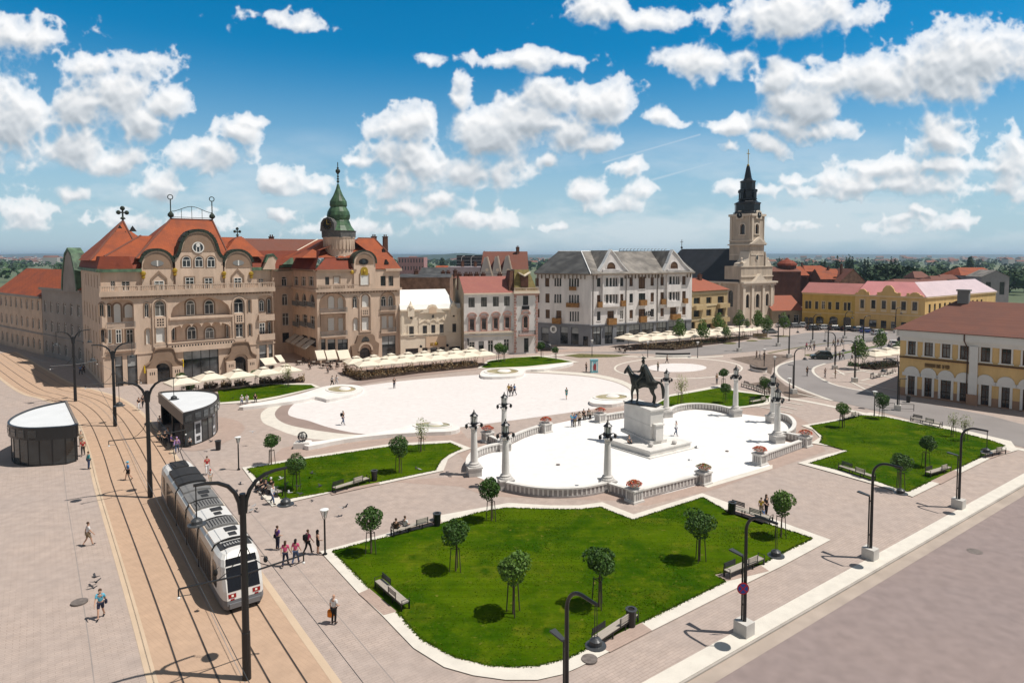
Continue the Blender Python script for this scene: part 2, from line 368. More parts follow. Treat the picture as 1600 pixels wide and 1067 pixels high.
def grass_mat():
 m=bpy.data.materials.new('grass');m.use_nodes=True;nt=m.node_tree;p=nt.nodes['Principled BSDF'];L=nt.links.new
 p.inputs['Roughness'].default_value=.95;p.inputs['Specular IOR Level'].default_value=.02
 tc=_n(nt,'ShaderNodeTexCoord')
 def nz(scale,detail,lo,hi,rough=.6,stretch=None):
  v=tc.outputs['Object']
  if stretch:mp=_n(nt,'ShaderNodeMapping');mp.inputs['Scale'].default_value=stretch;mp.inputs['Rotation'].default_value=(0,0,.63);L(v,mp.inputs[0]);v=mp.outputs[0]
  n=_n(nt,'ShaderNodeTexNoise');n.inputs['Scale'].default_value=scale;n.inputs['Detail'].default_value=detail;n.inputs['Roughness'].default_value=rough;L(v,n.inputs['Vector'])
  r=_n(nt,'ShaderNodeMapRange',interpolation_type='SMOOTHSTEP');r.inputs[1].default_value=lo;r.inputs[2].default_value=hi;L(n.outputs['Fac'],r.inputs[0]);return r.outputs[0]
 def mix(f,a,b):
  x=_n(nt,'ShaderNodeMix',data_type='RGBA');L(f,x.inputs[0])
  for k,c in((6,a),(7,b)):
   if isinstance(c,tuple):x.inputs[k].default_value=(*c,1)
   else:L(c,x.inputs[k])
  return x.outputs[2]
 c=mix(nz(.09,4,.40,.60),(.022,.060,.0005),(.056,.098,.001))
 c=mix(nz(.55,7,.42,.72,.7),c,(.068,.105,.002))
 c=mix(nz(.22,8,.54,.68,.66),c,(.125,.135,.008))
 c=mix(nz(1.6,6,.60,.74,.7),c,(.16,.14,.03))
 c=mix(nz(.22,4,.60,.70,.5),c,(.020,.058,.0006))
 n2=nz(9,4,.2,.8,.7);mu=_n(nt,'ShaderNodeMapRange');L(n2,mu.inputs[0]);mu.inputs[3].default_value=.82;mu.inputs[4].default_value=1.18
 st=nz(1.0,2,.3,.7,.5,(.1,2.6,1));m3=_n(nt,'ShaderNodeMapRange');L(st,m3.inputs[0]);m3.inputs[3].default_value=.90;m3.inputs[4].default_value=1.12
 pr=_n(nt,'ShaderNodeMath',operation='MULTIPLY');L(mu.outputs[0],pr.inputs[0]);L(m3.outputs[0],pr.inputs[1])
 sc=_n(nt,'ShaderNodeVectorMath',operation='SCALE');L(c,sc.inputs[0]);L(pr.outputs[0],sc.inputs['Scale']);L(sc.outputs[0],p.inputs['Base Color'])
 MATS['grass']=m
grass_mat()
mat('grass_blade',(.042,.088,.002),.8,col2=(.075,.11,.004),scale=.6,spec=.1)
mat('grass_dry',(.16,.15,.05),.95,var=.3,scale=2)
LAYER=[0.0]
def sheet(name,pts2,z,material,kind='structure'):
 if z>=0:LAYER[0]+=.0012;z=.004+LAYER[0]
 o=MB().poly([(x,y,z)for x,y in pts2]).build(name,material)
 if o.data.polygons and o.data.polygons[0].normal.z<0:o.data.flip_normals()
 o['kind']=kind
 return o
def P(*pts):return[G2(x,y)for x,y in pts]
S=20000
bg_=MB();N=40
bg_.add([(-S+2*S*i/N,-2000+(S+2000)*j/N,-.14)for j in range(N+1)for i in range(N+1)],[(j*(N+1)+i,j*(N+1)+i+1,(j+1)*(N+1)+i+1,(j+1)*(N+1)+i)for j in range(N)for i in range(N)])
struct(bg_.build('ground','terrain'))
KA,KB=Vector(G2(1100,1043)),Vector(G2(1549,785))
KD=(KB-KA).normalized();KN=Vector((KD.y,-KD.x))
K0=KA-KD*60;K1=KB+KD*70
def kp(s,o):p=KA+KD*s+KN*o;return(p.x,p.y)
slab=[kp(-60,0),kp(118,0),(150,125),(150,330),(-200,330),(-200,-40),kp(-60,-20)]
sl=MB().prism(slab,-.5,0.0).build('paving','paving');struct(sl)
sheet('road',[kp(-60,0),kp(130,0),kp(130,60),kp(-60,60)],-.12,'asphalt')
sheet('gutter',[kp(-60,0.02),kp(118,0.02),kp(118,.95),kp(-60,.95)],-.116,'gutter')
kb=MB();kb.prism([kp(-60,.02),kp(118,.02),kp(118,-1.05),kp(-60,-1.05)],-.05,.02);struct(kb.build('kerb','white_kerb'))
kb=MB();kb.prism([kp(-60,.03),kp(118,.03),kp(118,.14),kp(-60,.14)],-.14,-.02);struct(kb.build('kerb_edge','kerb_line'))
ctr=[G2(306,1043),G2(277,967),G2(244.5,886),G2(209,800),G2(189,751),G2(171,701),G2(148.5,656),G2(122,632)]
tdir=(Vector(ctr[0])-Vector(ctr[3])).normalized()
ctr=[tuple(Vector(ctr[0])+tdir*28),tuple(Vector(ctr[0])+tdir*10)]+ctr
e=Vector(ctr[-1]);FAr=Vector((-.66,.75)).normalized()
e1=e+Vector((-.79,.61))*9;ctr+=[tuple(e1),tuple(e1+Vector((-.80,.60))*12),tuple(e1+Vector((-.80,.60))*12+Vector((-.72,.69))*50)]
TRK=smooth_poly(ctr,8,closed=False)
def tl(o):return offset_line(TRK,o)
sgn=1 if(Vector(tl(1)[30])-Vector(TRK[30])).x>0 else-1
def tk(o):return offset_line(TRK,o*sgn)
def ribbon(name,o0,o1,z,material):
 a=[(x,y,z)for x,y in tk(o0)];b=[(x,y,z)for x,y in tk(o1)]
 o=MB().strip(a,b).build(name,material)
 if o.data.polygons[0].normal.z<0:o.data.flip_normals()
 return struct(o)
ribbon('tram_track_bed',-1.7,5.1,.004,'trackbed')
mat('track_edge',(.55,.42,.30),.8,var=.06)
ribbon('track_edge',-2.15,-1.7,.012,'track_edge');ribbon('track_edge',5.1,5.5,.012,'track_edge')
for c in(0,3.4):
 for s in(-.7175,.7175):
  ribbon('tram_rail',c+s-.03,c+s+.03,.014,'rail')
  ribbon('rail_groove',c+s-.06,c+s-.03,.008,'rail_groove')
  ribbon('rail_groove',c+s+.03,c+s+.05,.008,'rail_groove')
mat('joint',(.30,.26,.24),.9,var=.1)
ribbon('paving_joint',7.55,7.60,.004,'joint');ribbon('paving_joint',-4.25,-4.2,.004,'joint')
ribbon('paving_joint',1.68,1.72,.008,'joint')
sheet('warm_paving',P((700,690),(745,742),(600,752),(720,760),(760,775),(960,782),(1010,790),(1115,765),(1290,705),(1262,660),(1225,640),(1150,635),(1030,635),(930,640),(850,668),(760,680)),.004,'paving_warm')
sheet('warm_paving',P((395,745),(440,700),(478,692),(620,676),(720,672),(735,690),(700,692),(560,712)),.004,'paving_warm')
white_out=smooth_poly(P((447,630),(425,634),(411,642),(407,650),(411,660),(425,667),(459,680),(504,687),(560,681),(560,676),(500,664),(470,652),(460,640)),3)
sheet('white_crescent',white_out,.006,'white_kerb')
ring=smooth_poly(P((460,627),(440,634),(430,644),(432,653),(444,661),(465,667),(506,674),(560,679),(640,676),(640,670),(520,660),(480,645),(490,627)),3)
sheet('brown_crescent',ring,.010,'brown_ring')
plaza=smooth_poly(P((450,646),(457,633),(480,621),(515,611),(567,603),(640,594),(740,586),(797,583),(856,584),(919,589),(956,596),(980,606),(986,616),(975,628),(940,637),(850,650),(760,662),(690,671),(640,675),(600,677),(560,677),(515,668),(481,657),(460,652)),4)
sheet('white_plaza',plaza,.014,'plaza_white')
arc=P((795,577),(856,579),(925,584),(965,592),(992,604),(999,615))
a2=P((795,580),(856,582.5),(919,587.5),(957,595),(981,605),(988,616))
sheet('white_strip',smooth_poly(arc,4,False)+smooth_poly(a2,4,False)[::-1],.018,'white_kerb')
lane=P((520,611),(580,598),(660,587),(742,578));lane2=P((520,604),(580,592),(660,581.5),(742,574.5))
sheet('brown_lane',smooth_poly(lane,3,False)+smooth_poly(lane2,3,False)[::-1],.004,'brown_ring')
mon_pts=P((745,745),(766,753),(788,762),(800,768),(830,773),(868,776),(910,774),(948,767),(970,776),(991,782),(1045,770),(1100,755),(1106,756.5),(1150,743),(1205,727),(1190,722),(1258,697),(1220,688),(1236,681),(1240,670),(1232,659),(1208,653),(1161,647),(1120,641.5),(1080,639),(1044,646),(985,651),(938,657),(929,648),(895,656),(862,663),(853,672),(820,684),(786,701),(760,708),(745,715),(735,727),(732,738))
sheet('monument_plaza',mon_pts,.012,'monument_white')
sheet('plinth_edge',P((1098,759),(1106,762),(1207,732),(1207,726)),.016,'white_kerb')
def ellipse_px(cx,cy,rx,ry,n=40):return P(*[(cx+rx*cos(2*pi*i/n),cy+ry*sin(2*pi*i/n))for i in range(n)])
sheet('ring_line',ellipse_px(1060,575.5,101,16.5),.004,'white_kerb');sheet('ring_fill',ellipse_px(1060,575.5,98,15.5),.008,'paving')
sheet('round_white',ellipse_px(1058,574.5,46,6.8),.012,'plaza_white')
sheet('white_line',smooth_poly(P((800,560),(900,553),(1000,557),(1060,558.5),(1130,556)),3,False)+smooth_poly(P((800,561.5),(900,554.5),(1000,558.3),(1060,560),(1130,557.3)),3,False)[::-1],.004,'white_kerb')
sheet('shelter_apron',smooth_poly(P((265,688),(300,705),(350,692),(382,672),(372,658),(345,652),(300,650)),3),.004,'paving_warm')
sheet('side_road',P((1300,626),(1262,612),(1235,600),(1217,588),(1212,578),(1219,570),(1240,563.5),(1270,560),(1290,552),(1340,545),(1400,534),(1420,528),(1440,532),(1405,545),(1370,552),(1320,562),(1290,569),(1273,574),(1272,580),(1284,592),(1310,603),(1360,613),(1404,622),(1549,650),(1700,690),(1700,720),(1549,688),(1420,655),(1350,637)),.006,'asphalt_far')
sheet('main_street',P((700,543),(850,541),(930,550),(1000,549),(1100,541),(1200,530),(1260,520),(1440,517),(1470,523),(1380,532),(1300,540),(1180,549),(1100,556),(1000,552.5),(900,551),(800,549)),.004,'asphalt_far')
sheet('forecourt',P((560,592),(500,570),(440,556),(470,550),(500,560),(640,552),(830,548),(900,545),(925,549),(800,553),(760,563),(745,578)),.004,'paving_warm')
def line_px(pts,w,z,m_,name):
 pl=smooth_poly([G2(*p)for p in pts],3,False)
 return sheet(name,offset_line(pl,w/2)+offset_line(pl,-w/2)[::-1],z,m_)
line_px([(1300,626),(1262,612),(1235,600),(1217,588),(1212,578),(1219,570),(1240,563.5)],.5,.02,'white_kerb','road_edge')
line_px([(1362,613),(1310,603),(1284,592),(1271,582),(1273,574),(1290,568)],.45,.02,'white_kerb','road_edge')
line_px([(1170,613),(1260,627),(1340,644),(1404,658),(1549,692),(1640,712)],.9,.02,'white_kerb','road_edge')
line_px([(1200,552),(1260,541),(1320,533)],.6,.008,'grass_dry','verge');line_px([(1300,556),(1340,547),(1372,541)],.8,.010,'grass','verge')
for(x,y,rx,ry)in((1275,555,18,2),(1140,536.5,11,1.6),(1195,529,12,1.3),(1222,525.5,12,1.2),(1175,532.5,9,1.2)):sheet('verge',ellipse_px(x,y,rx,ry,16),.012,'grass_dry')
sheet('soil_bed',P((1208,586),(1228,603),(1282,622),(1262,620),(1235,622),(1226,618),(1212,603),(1205,592)),.008,'soil')
sheet('soil_bed',P((1140,560),(1205,553),(1243,556),(1222,566),(1207,575),(1205,585),(1195,580),(1180,572)),.008,'soil')
sheet('soil_bed',P((880,555.5),(905,553),(950,554),(985,555),(960,558),(905,559)),.008,'grass_dry')
sheet('soil_bed',P((1160,601),(1195,596),(1215,598),(1225,612),(1210,616),(1180,606)),.008,'soil')
for a,b in(((1300,574),(1320,586)),((1320,573),(1395,591)),((1345,595),(1404,582)),((1300,585),(1385,575)),((1335,597),(1404,611)),((1360,613),(1330,597))):
 line_px([a,b],.35,.010,'white_kerb','paving_line')
for a,b in(((1175,619),(1255,633)),((1170,625),(1245,640)),((1160,630),(1238,646)),((1240,614),(1300,626))):
 line_px([a,b],.3,.008,'white_kerb','paving_line')
def inside(p,poly):
 c=False;n=len(poly)
 for i in range(n):
  a,b=poly[i],poly[i-1]
  if(a[1]>p[1])!=(b[1]>p[1])and p[0]<(b[0]-a[0])*(p[1]-a[1])/(b[1]-a[1])+a[0]:c=not c
 return c
def lawn(outer,grass,pads=(),tufts=3000,label='',edge=0.0):
 if outer:sheet('lawn_kerb',P(*outer),.01,'white_kerb')
 poly=P(*grass)
 LAYER[0]+=.0012;z0=.01+LAYER[0]
 xs=[p[0]for p in poly];ys=[p[1]for p in poly]
 mb=MB();mb.poly([(x,y,z0)for x,y in poly],0)
 padpolys=[P(*p)for p in pads]
 k=0;tries=0
 while k<tufts and tries<tufts*6:
  tries+=1
  x=random.uniform(min(xs),max(xs));y=random.uniform(min(ys),max(ys))
  if not inside((x,y),poly)or any(inside((x,y),q)for q in padpolys):continue
  nv=mnoise.noise(Vector((x*.3,y*.3,1)))
  if random.random()>.55+nv:continue
  h=random.uniform(.02,.05)*(1+.5*nv);a=random.uniform(0,2*pi);w=random.uniform(.03,.07)
  dx,dy=cos(a)*w,sin(a)*w;lx,ly=random.uniform(-.05,.05),random.uniform(-.05,.05)
  mb.add([(x-dx,y-dy,z0),(x+dx,y+dy,z0),(x+lx,y+ly,z0+h)],[(0,1,2)],1);k+=1
 n=len(poly)
 for i in range(n):
  a,b=Vector(poly[i-1]),Vector(poly[i]);L=(b-a).length
  for _ in range(int(L*edge)):
   t=random.random();q=a.lerp(b,t);x=q.x+random.gauss(0,.05);y=q.y+random.gauss(0,.05)
   if any(inside((x,y),qq)for qq in padpolys):continue
   an=random.uniform(0,2*pi);w=random.uniform(.03,.08)
   mb.add([(x-cos(an)*w,y-sin(an)*w,z0-.005),(x+cos(an)*w,y+sin(an)*w,z0-.005),(x+random.gauss(0,.04),y+random.gauss(0,.04),z0+random.uniform(.03,.09))],[(0,1,2)],1)
 o=mb.build('grass',['grass','grass_blade'])
 if o.data.polygons[0].normal.z<0:
  pass
 tag(o,label,'grass',kind='stuff')
 for q in pads:sheet('bench_pad',P(*q),.01,'paving_warm')
 return poly
PADS1=[[(604,840),(612,846),(619,847),(692,829),(689,812),(668,812)],[(560,928),(599,962),(622,956),(646,946),(606,912),(578,920)],[(930,1006),(978,968),(993,967),(1019,986),(953,1020)],[(1116,899),(1136,909),(1202,893),(1187,883)],[(1132,800),(1142,796),(1200,813),(1190,821)]]
L1=lawn([(500,862),(604,834),(690,805),(795,786),(860,790),(905,790),(941,785),(990,804),(1097,771),(1298,844),(1222,885),(1140,925),(1019,986),(952,1019),(905,1043),(880,1054),(840,1063),(790,1063),(740,1056),(694,1043),(646,1013),(597,962),(560,927)],[(520,862),(576,847),(608,839),(691,818),(745,802),(791,794),(860,796.5),(905,796.5),(938,793),(989,813),(1098,778),(1135,799),(1191,817),(1240,832),(1270,842),(1228,862),(1187,884),(1117,899),(1135,909),(1006,972),(933,1007),(886,1030),(840,1041),(800,1043),(764,1041),(708,1027),(657,999),(621,957),(577,920)],PADS1,15000,'mown green lawn in the foreground inside a wide white kerb',edge=60)
L2=lawn([(378,731),(479,714),(609,694),(704,688.5),(737,701),(714,709),(700,718),(693,736),(591,758),(519,770),(447,786.5),(425,792),(404,769),(396,755)],[(386,733),(479,717.5),(610,698),(704,692.8),(722,701.5),(703,710),(689,720),(680,735.5),(589,754.6),(515,769),(443,781.6),(428,772)],[[(514,769),(519,774),(594,757),(588,751)],[(396,756),(410,772),(436,778),(446,768),(430,752)]],5000,'long green lawn strip beyond the tram, between two light paths',edge=40)
L3=lawn([(340,609),(374,604),(413,599),(488,600),(501,605),(432,623),(405,628),(344,632)],[(340,610),(374,606),(413,601),(486,601.7),(493.5,606),(432.5,619.6),(405,624.5),(344,629.4)],[],1500,'green lawn strip in front of the cafe terrace of the large palace')
L4=lawn([(746,576),(762,563),(841,555.5),(873,560),(905,566),(822,576)],[(752,574.5),(766,564),(800,559.5),(841,557),(871,561),(895,565.6),(822,573),(760,575.5)],[],800,'small green lawn in front of the white and pink corner house')
L5=lawn([(1018,634),(1047,617),(1124,602),(1158,611),(1212,618),(1200,633),(1151,639),(1090,637),(1047,639)],[(1024,633),(1047,620),(1124.7,606),(1154,613),(1204,619),(1193,630),(1164,635),(1151,636),(1090,634),(1047,636)],[],1500,'green lawn behind the curved far wall of the monument plaza')
L6=lawn([(1252,665.5),(1301,657),(1340,649),(1360,645),(1428,659),(1481,666.5),(1526,677),(1580,690),(1590,704),(1549,716),(1481,750),(1426,777),(1366,757.5),(1307,741),(1246,724),(1290,711),(1325,702.5),(1267,693),(1281,684),(1270,672)],[(1266,666),(1312,658),(1346,649.5),(1383,652),(1433,663),(1481,671.7),(1549,689),(1570,697),(1535,714),(1491,735),(1418,769.6),(1369,753),(1321,738),(1265,724.6),(1325,705.5),(1281.6,693),(1285,682),(1273,672)],[[(1317,737),(1322,731),(1368,746),(1362,753)],[(1452,752),(1474,737),(1492,735),(1500,741),(1470,757)],[(1521,708),(1549,697),(1580,706),(1548,717),(1536,715)]],6000,'green lawn on the right beside the street with single lamp posts',edge=40)
mat('bark',(.13,.09,.06),.9,var=.2,scale=6)
mat('stake',(.07,.055,.045),.8,var=.15)
mat('leaf_a',(.026,.072,.008),.55,var=.0,col2=(.055,.115,.012),scale=3.5,spec=.35)
mat('leaf_b',(.055,.125,.012),.55,var=.0,col2=(.10,.17,.025),scale=3,spec=.3)
mat('leaf_pale',(.20,.24,.06),.6,var=.0,col2=(.30,.32,.12),scale=3)
mat('leaf_far',(.028,.062,.018),.8,var=.0,col2=(.05,.09,.03),scale=.5)
mat('leaf_dark',(.016,.04,.014),.8,var=.0,col2=(.03,.06,.02),scale=.5)
def leaves(mb,c,R,n,size,lump=.40,seed=0,sz=1.0,hollow=.5,clumps=11):
 rnd=random.Random(seed)
 cl=[(Vector((rnd.gauss(0,1),rnd.gauss(0,1),rnd.gauss(0,1))).normalized(),rnd.uniform(.75,1.18))for _ in range(clumps)]
 for _ in range(n):
  d=Vector((rnd.gauss(0,1),rnd.gauss(0,1),rnd.gauss(0,1))).normalized()
  k=max(cl,key=lambda q:q[0].dot(d))
  rr=R*(1-lump+lump*2*max(0,k[0].dot(d)-.35))*k[1]*(1-hollow*rnd.random()**2.2)
  p=Vector(c)+Vector((d.x*rr,d.y*rr,d.z*rr*sz))
  nrm=(d+Vector((rnd.gauss(0,.7),rnd.gauss(0,.7),rnd.gauss(0,.7)))).normalized()
  a=nrm.orthogonal().normalized();b=nrm.cross(a)
  th=rnd.uniform(0,pi);a,b=a*cos(th)+b*sin(th),b*cos(th)-a*sin(th)
  s=size*rnd.uniform(.6,1.3);w=s*.6
  mb.add([p-a*s,p+b*w+nrm*s*.15,p+a*s,p-b*w+nrm*s*.15],[(0,1,2,3)])
def make_ball_tree(seed,leafm='leaf_a',R=.86,hc=2.62,n=2100,size=.085,stakes=True,sz=.92,hollow=.5):
 rnd=random.Random(seed)
 t=thing('lawn_tree',(0,0,0),'x','tree','ball-crowned young trees of the square')
 cr=MB();leaves(cr,(0,0,hc),R,n,size,seed=seed,sz=sz,hollow=hollow);cr.build('crown',leafm,t)
 tr=MB();bx,by=rnd.uniform(-.06,.06),rnd.uniform(-.06,.06)
 tr.tube([(0,0,0),(bx*.4,by*.4,1.0),(bx,by,1.8),(0,0,hc-.15)],[.065,.052,.045,.035],7)
 for k in range(6):
  a=2*pi*k/6+rnd.random();r=R*.72
  tr.tube([(bx*.6,by*.6,1.75+.08*k),(cos(a)*r*.5,sin(a)*r*.5,hc-.15),(cos(a)*r,sin(a)*r,hc+rnd.uniform(-.1,.5))],[.028,.018,.008],5)
 tr.build('trunk','bark',t)
 if stakes:
  for k in range(3):
   a=2*pi*k/3+rnd.random()*.5
   st=MB();st.tube([(cos(a)*.42,sin(a)*.42,-.02),(cos(a)*.30,sin(a)*.30,1.65)],.032,6)
   a2=a+2*pi/3
   st.tube([(cos(a)*.31,sin(a)*.31,1.58),(cos(a2)*.31,sin(a2)*.31,1.58)],.022,5)
   st.build('stake','stake',t)
 return t
protos={'a':make_ball_tree(11),'b':make_ball_tree(23,R=.92),'c':make_ball_tree(37,leafm='leaf_b',R=.85),'a1':make_ball_tree(12,R=.80,n=1800,sz=.80,hollow=.5),'a2':make_ball_tree(13,R=.90,sz=1.05,n=1900,hollow=.5),'b1':make_ball_tree(24,R=.96,n=1900,sz=.82,hollow=.5),'b2':make_ball_tree(25,R=.86,n=1700,sz=1.0,hollow=.5),'c1':make_ball_tree(38,leafm='leaf_b',R=.9,n=1700,hollow=.5,sz=.88),'p':make_ball_tree(41,leafm='leaf_pale',R=.85,hc=2.6,n=420,size=.075,sz=1.6,hollow=.9),'g':make_ball_tree(53,leafm='leaf_b',R=1.25,hc=3.3,n=1500,size=.13,stakes=False,sz=1.35,hollow=.5),'q':make_ball_tree(59,leafm='leaf_a',R=.8,hc=1.0,n=900,size=.09,stakes=False)}
used=set()
TREES=[(424,727,'a',1,'clipped ball-crowned tree on the corner of the strip lawn nearest the tram roof'),(464,766,'b',.98,'ball-crowned tree low on the strip lawn behind the pigeons'),(624,739,'a',1,'ball-crowned tree at the end of the strip lawn by the bench and its bin'),(580,865,'b',1,'ball-crowned tree at the left corner of the front lawn beside the lantern lamp'),(712,893,'b',1.05,'dark ball-crowned tree in the lawn behind the bench with two sitters'),(768,814,'a',1,'ball-crowned tree on the lawn edge below the curved plaza wall'),(802,960,'c',1.08,'pale-leaved round tree in the middle of the front lawn, nearest the camera'),(936,949,'a',1.06,'ball-crowned tree on the lawn beside the hanging lamp and the corner bench'),(1093,877,'b',1,'leaning ball-crowned tree alone in the right half of the front lawn'),(1220,840,'c',1,'ball-crowned tree at the right tip of the front lawn by the people with a child'),(1316,669,'c',.95,'ball-crowned tree beside the bench on the near corner of the right lawn'),(1378,655,'a',.9,'small ball-crowned tree at the far edge of the right lawn near the yellow house'),(1406,766,'b',1,'broad ball-crowned tree at the lawn corner under a curved lamp post'),(1446,730,'a',1,'dark ball-crowned tree in the middle of the right lawn'),(1489,683,'p',.8,'thin sparse sapling at the far side of the right lawn'),(1507,690,'p',.85,'bare grey-green sapling beside the right street lamp post'),(658,706,'p',1.0,'sparse yellow-green sapling in front of the lower fountain'),(1064,634,'p',1.15,'sparse yellow-green sapling beside the bronze rider'),(1133,630,'b',.9,'ball-crowned tree in the middle of the lawn behind the statue'),(1130,606,'a',.9,'ball-crowned tree by the paving at the far edge of the statue lawn'),(1194,622,'a',.9,'ball-crowned tree by the benches behind the right lantern columns'),(1202,620,'b',.8,'smaller ball-crowned tree pressed behind the one by the right lantern columns'),(284,612,'a',.85,'small round tree behind the tram shelter by the terrace'),(297,614,'q',1.0,'low round bush behind the roof of the tram shelter'),(400,603,'a',.85,'round tree on the terrace edge of the palace lawn'),(450,605,'p',.95,'sparse flowering sapling at the corner of the palace lawn'),(779,566,'c',1.15,'bright green small tree in front of the white and pink house'),(787,565,'a',.9,'darker twin tree beside the bright one in front of the white and pink house'),(846,560,'a',1.0,'dark ball tree at the far edge of the small lawn'),(868,563,'b',.85,'low dark ball tree at the tip of the small lawn'),(1062,540,'g',1.15,'leafy street tree between the parasols and the big white building'),(1097,541,'g',1.15,'leafy street tree standing before the planted terrace edge'),(1122,527,'g',1.2,'leafy tree in front of the beige balcony house'),(1134,536,'g',.85,'light green tree at the end of the white parasol row'),(1155,523,'g',1.2,'green tree before the left corner of the church front'),(1167,519,'g',.75,'low green tree under the left church window'),(1184,525,'g',1.35,'dense dark tree before the church door'),(1198,528,'g',1.05,'light small tree right of the church door'),(1224,525,'g',1.15,'round green tree in a grass patch in front of the low tiled house'),(1341,577,'g',1.15,'young street tree by the lamp on the paved forecourt'),(1376,556,'g',1.1,'young street tree behind the cafe parasols on the right'),(1402,560,'g',.7,'young street tree hidden partly by the yellow corner house'),]
cnt_={}
for(x,y,k,s,lb)in TREES:
 cnt_[k]=cnt_.get(k,0)+1;v={'a':('a','a1','a2'),'b':('b','b1','b2'),'c':('c','c1')}.get(k)
 if v:k=v[cnt_[k]%len(v)]
 s*=random.uniform(.95,1.06)
 p=protos[k];g_=G(x,y)
 if k not in used:used.add(k);o=p;o.location=g_;o['label']=lb;o.scale=(s,s,s);o.rotation_euler.z=random.uniform(0,6)
 else:o=dup(p,g_,random.uniform(0,6),lb,scale=s)
 if k in('g','p','q'):o['group']='young street trees and saplings'
class Fac:
 """a facade plane: u runs along it, z up, d outward"""
 def __init__(s,a,b,off=0.0):
  a=Vector(a[:2]);b=Vector(b[:2])
  s.t=(b-a).normalized();s.n=Vector((s.t.y,-s.t.x))
  s.a=a+s.n*off;s.W=(b-a).length
 def p(s,u,z,d=0.0):
  q=s.a+s.t*u+s.n*d;return(q.x,q.y,z)
 def hit(s,px,py,d=0.0):
  r=ray(px,py);a=s.a+s.n*d
  k=(a.x*s.n.x+a.y*s.n.y)/(r.x*s.n.x+r.y*s.n.y)
  q=Vector((r.x*k,r.y*k));return((q-a).dot(s.t),H+r.z*k)
 def rect(s,Z,r,d=0.0):
  u0,z1=s.hit(*Z(r[0],r[1]),d);u1,z0=s.hit(*Z(r[2],r[3]),d)
  return(min(u0,u1),max(u0,u1),min(z0,z1),max(z0,z1))
 def box(s,mb,u0,u1,z0,z1,d0,d1,mi=None):
  return mb.hexa([s.p(u0,z0,d1),s.p(u1,z0,d1),s.p(u1,z0,d0),s.p(u0,z0,d0),s.p(u0,z1,d1),s.p(u1,z1,d1),s.p(u1,z1,d0),s.p(u0,z1,d0)],mi)
 def slab(s,mb,uz,d0,d1,mi=None):
  n=len(uz);A=[s.p(u,z,d1)for u,z in uz];B=[s.p(u,z,d0)for u,z in uz]
  mb.add(A+B,[tuple(range(n)),tuple(range(2*n-1,n-1,-1))]+[(i,n+i,n+(i+1)%n,(i+1)%n)for i in range(n)],mi)
def Zf(x0,y0,k):return lambda x,y:(x0+x/k,y0+y/k)
Z1=Zf(100,300,3.138);ZA=Zf(100,300,6.276);ZB=Zf(100,450,5.615);ZC=Zf(260,300,6.278);ZD=Zf(260,450,6.278)
Z2=Zf(380,230,2.882);ZE=Zf(400,350,4.446);Z3=Zf(600,360,4.85);Z4=Zf(800,360,5.0);Z5=Zf(1060,220,3.136);ZT=Zf(1120,230,5.616);Z6=Zf(1180,370,3.679);ZP=lambda x,y:(x,y)
def outline(u0,u1,z0,z1,arch,n=8):
 if not arch:return[(u0,z0),(u1,z0),(u1,z1),(u0,z1)]
 ah=min((u1-u0)/2*(arch if arch is not True else 1),(z1-z0)*.8);zs=z1-ah;c=(u0+u1)/2;r=(u1-u0)/2
 return[(u0,z0),(u1,z0)]+[(c+r*cos(pi*i/n),zs+ah*sin(pi*i/n))for i in range(n+1)]
def inset(uz,w):
 cu=sum(p[0]for p in uz)/len(uz);us=[p[0]for p in uz];zs=[p[1]for p in uz]
 hu=(max(us)-min(us))/2;hz=(max(zs)-min(zs))/2;cu=(max(us)+min(us))/2;cz=(max(zs)+min(zs))/2
 return[(cu+(u-cu)*(hu-w)/hu,cz+(z-cz)*(hz-w)/hz)for u,z in uz]
def wall(mb,fac,u0,u1,z0,z1,ops,rd=.28,mi=0,mrev=None):
 """wall skin with real openings: ops = (u0,u1,z0,z1,arch[,depth])"""
 ops=[o for o in ops if o[1]>u0+.02 and o[0]<u1-.02 and o[3]>z0+.02 and o[2]<z1-.02]
 ops=[(max(o[0],u0),min(o[1],u1),max(o[2],z0),min(o[3],z1))+tuple(o[4:])for o in ops]
 us=sorted({u0,u1}|{o[0]for o in ops}|{o[1]for o in ops});zs=sorted({z0,z1}|{o[2]for o in ops}|{o[3]for o in ops})
 for i in range(len(us)-1):
  for j in range(len(zs)-1):
   cu,cz=(us[i]+us[i+1])/2,(zs[j]+zs[j+1])/2
   if us[i+1]-us[i]<1e-4 or zs[j+1]-zs[j]<1e-4:continue
   if any(o[0]<cu<o[1]and o[2]<cz<o[3]for o in ops):continue
   mb.poly([fac.p(us[i],zs[j]),fac.p(us[i+1],zs[j]),fac.p(us[i+1],zs[j+1]),fac.p(us[i],zs[j+1])],mi)
 for o in ops:
  uz=outline(*o[:5]);d=o[5]if len(o)>5 else rd;n=len(uz)
  for i in range(n):
   a,b=uz[i],uz[(i+1)%n]
   mb.poly([fac.p(*a),fac.p(*a,-d),fac.p(*b,-d),fac.p(*b)],mi if mrev is None else mrev)
  if o[4]:
   arc=uz[2:]
   for a,b in zip(arc,arc[1:]):mb.poly([fac.p(*a),fac.p(*b),fac.p(b[0],o[3]),fac.p(a[0],o[3])],mi)
mat('win_white',(.72,.70,.66),.5,var=.05);mat('win_brown',(.10,.045,.025),.5,var=.1);mat('win_dark',(.025,.024,.024),.4,var=.1)
mat('glass_dark',(.012,.014,.017),.06,var=.0,scale=.5,col2=(.05,.052,.055),spec=.6);mat('glass_mid',(.05,.055,.06),.08,var=.5,scale=.8,spec=.6)
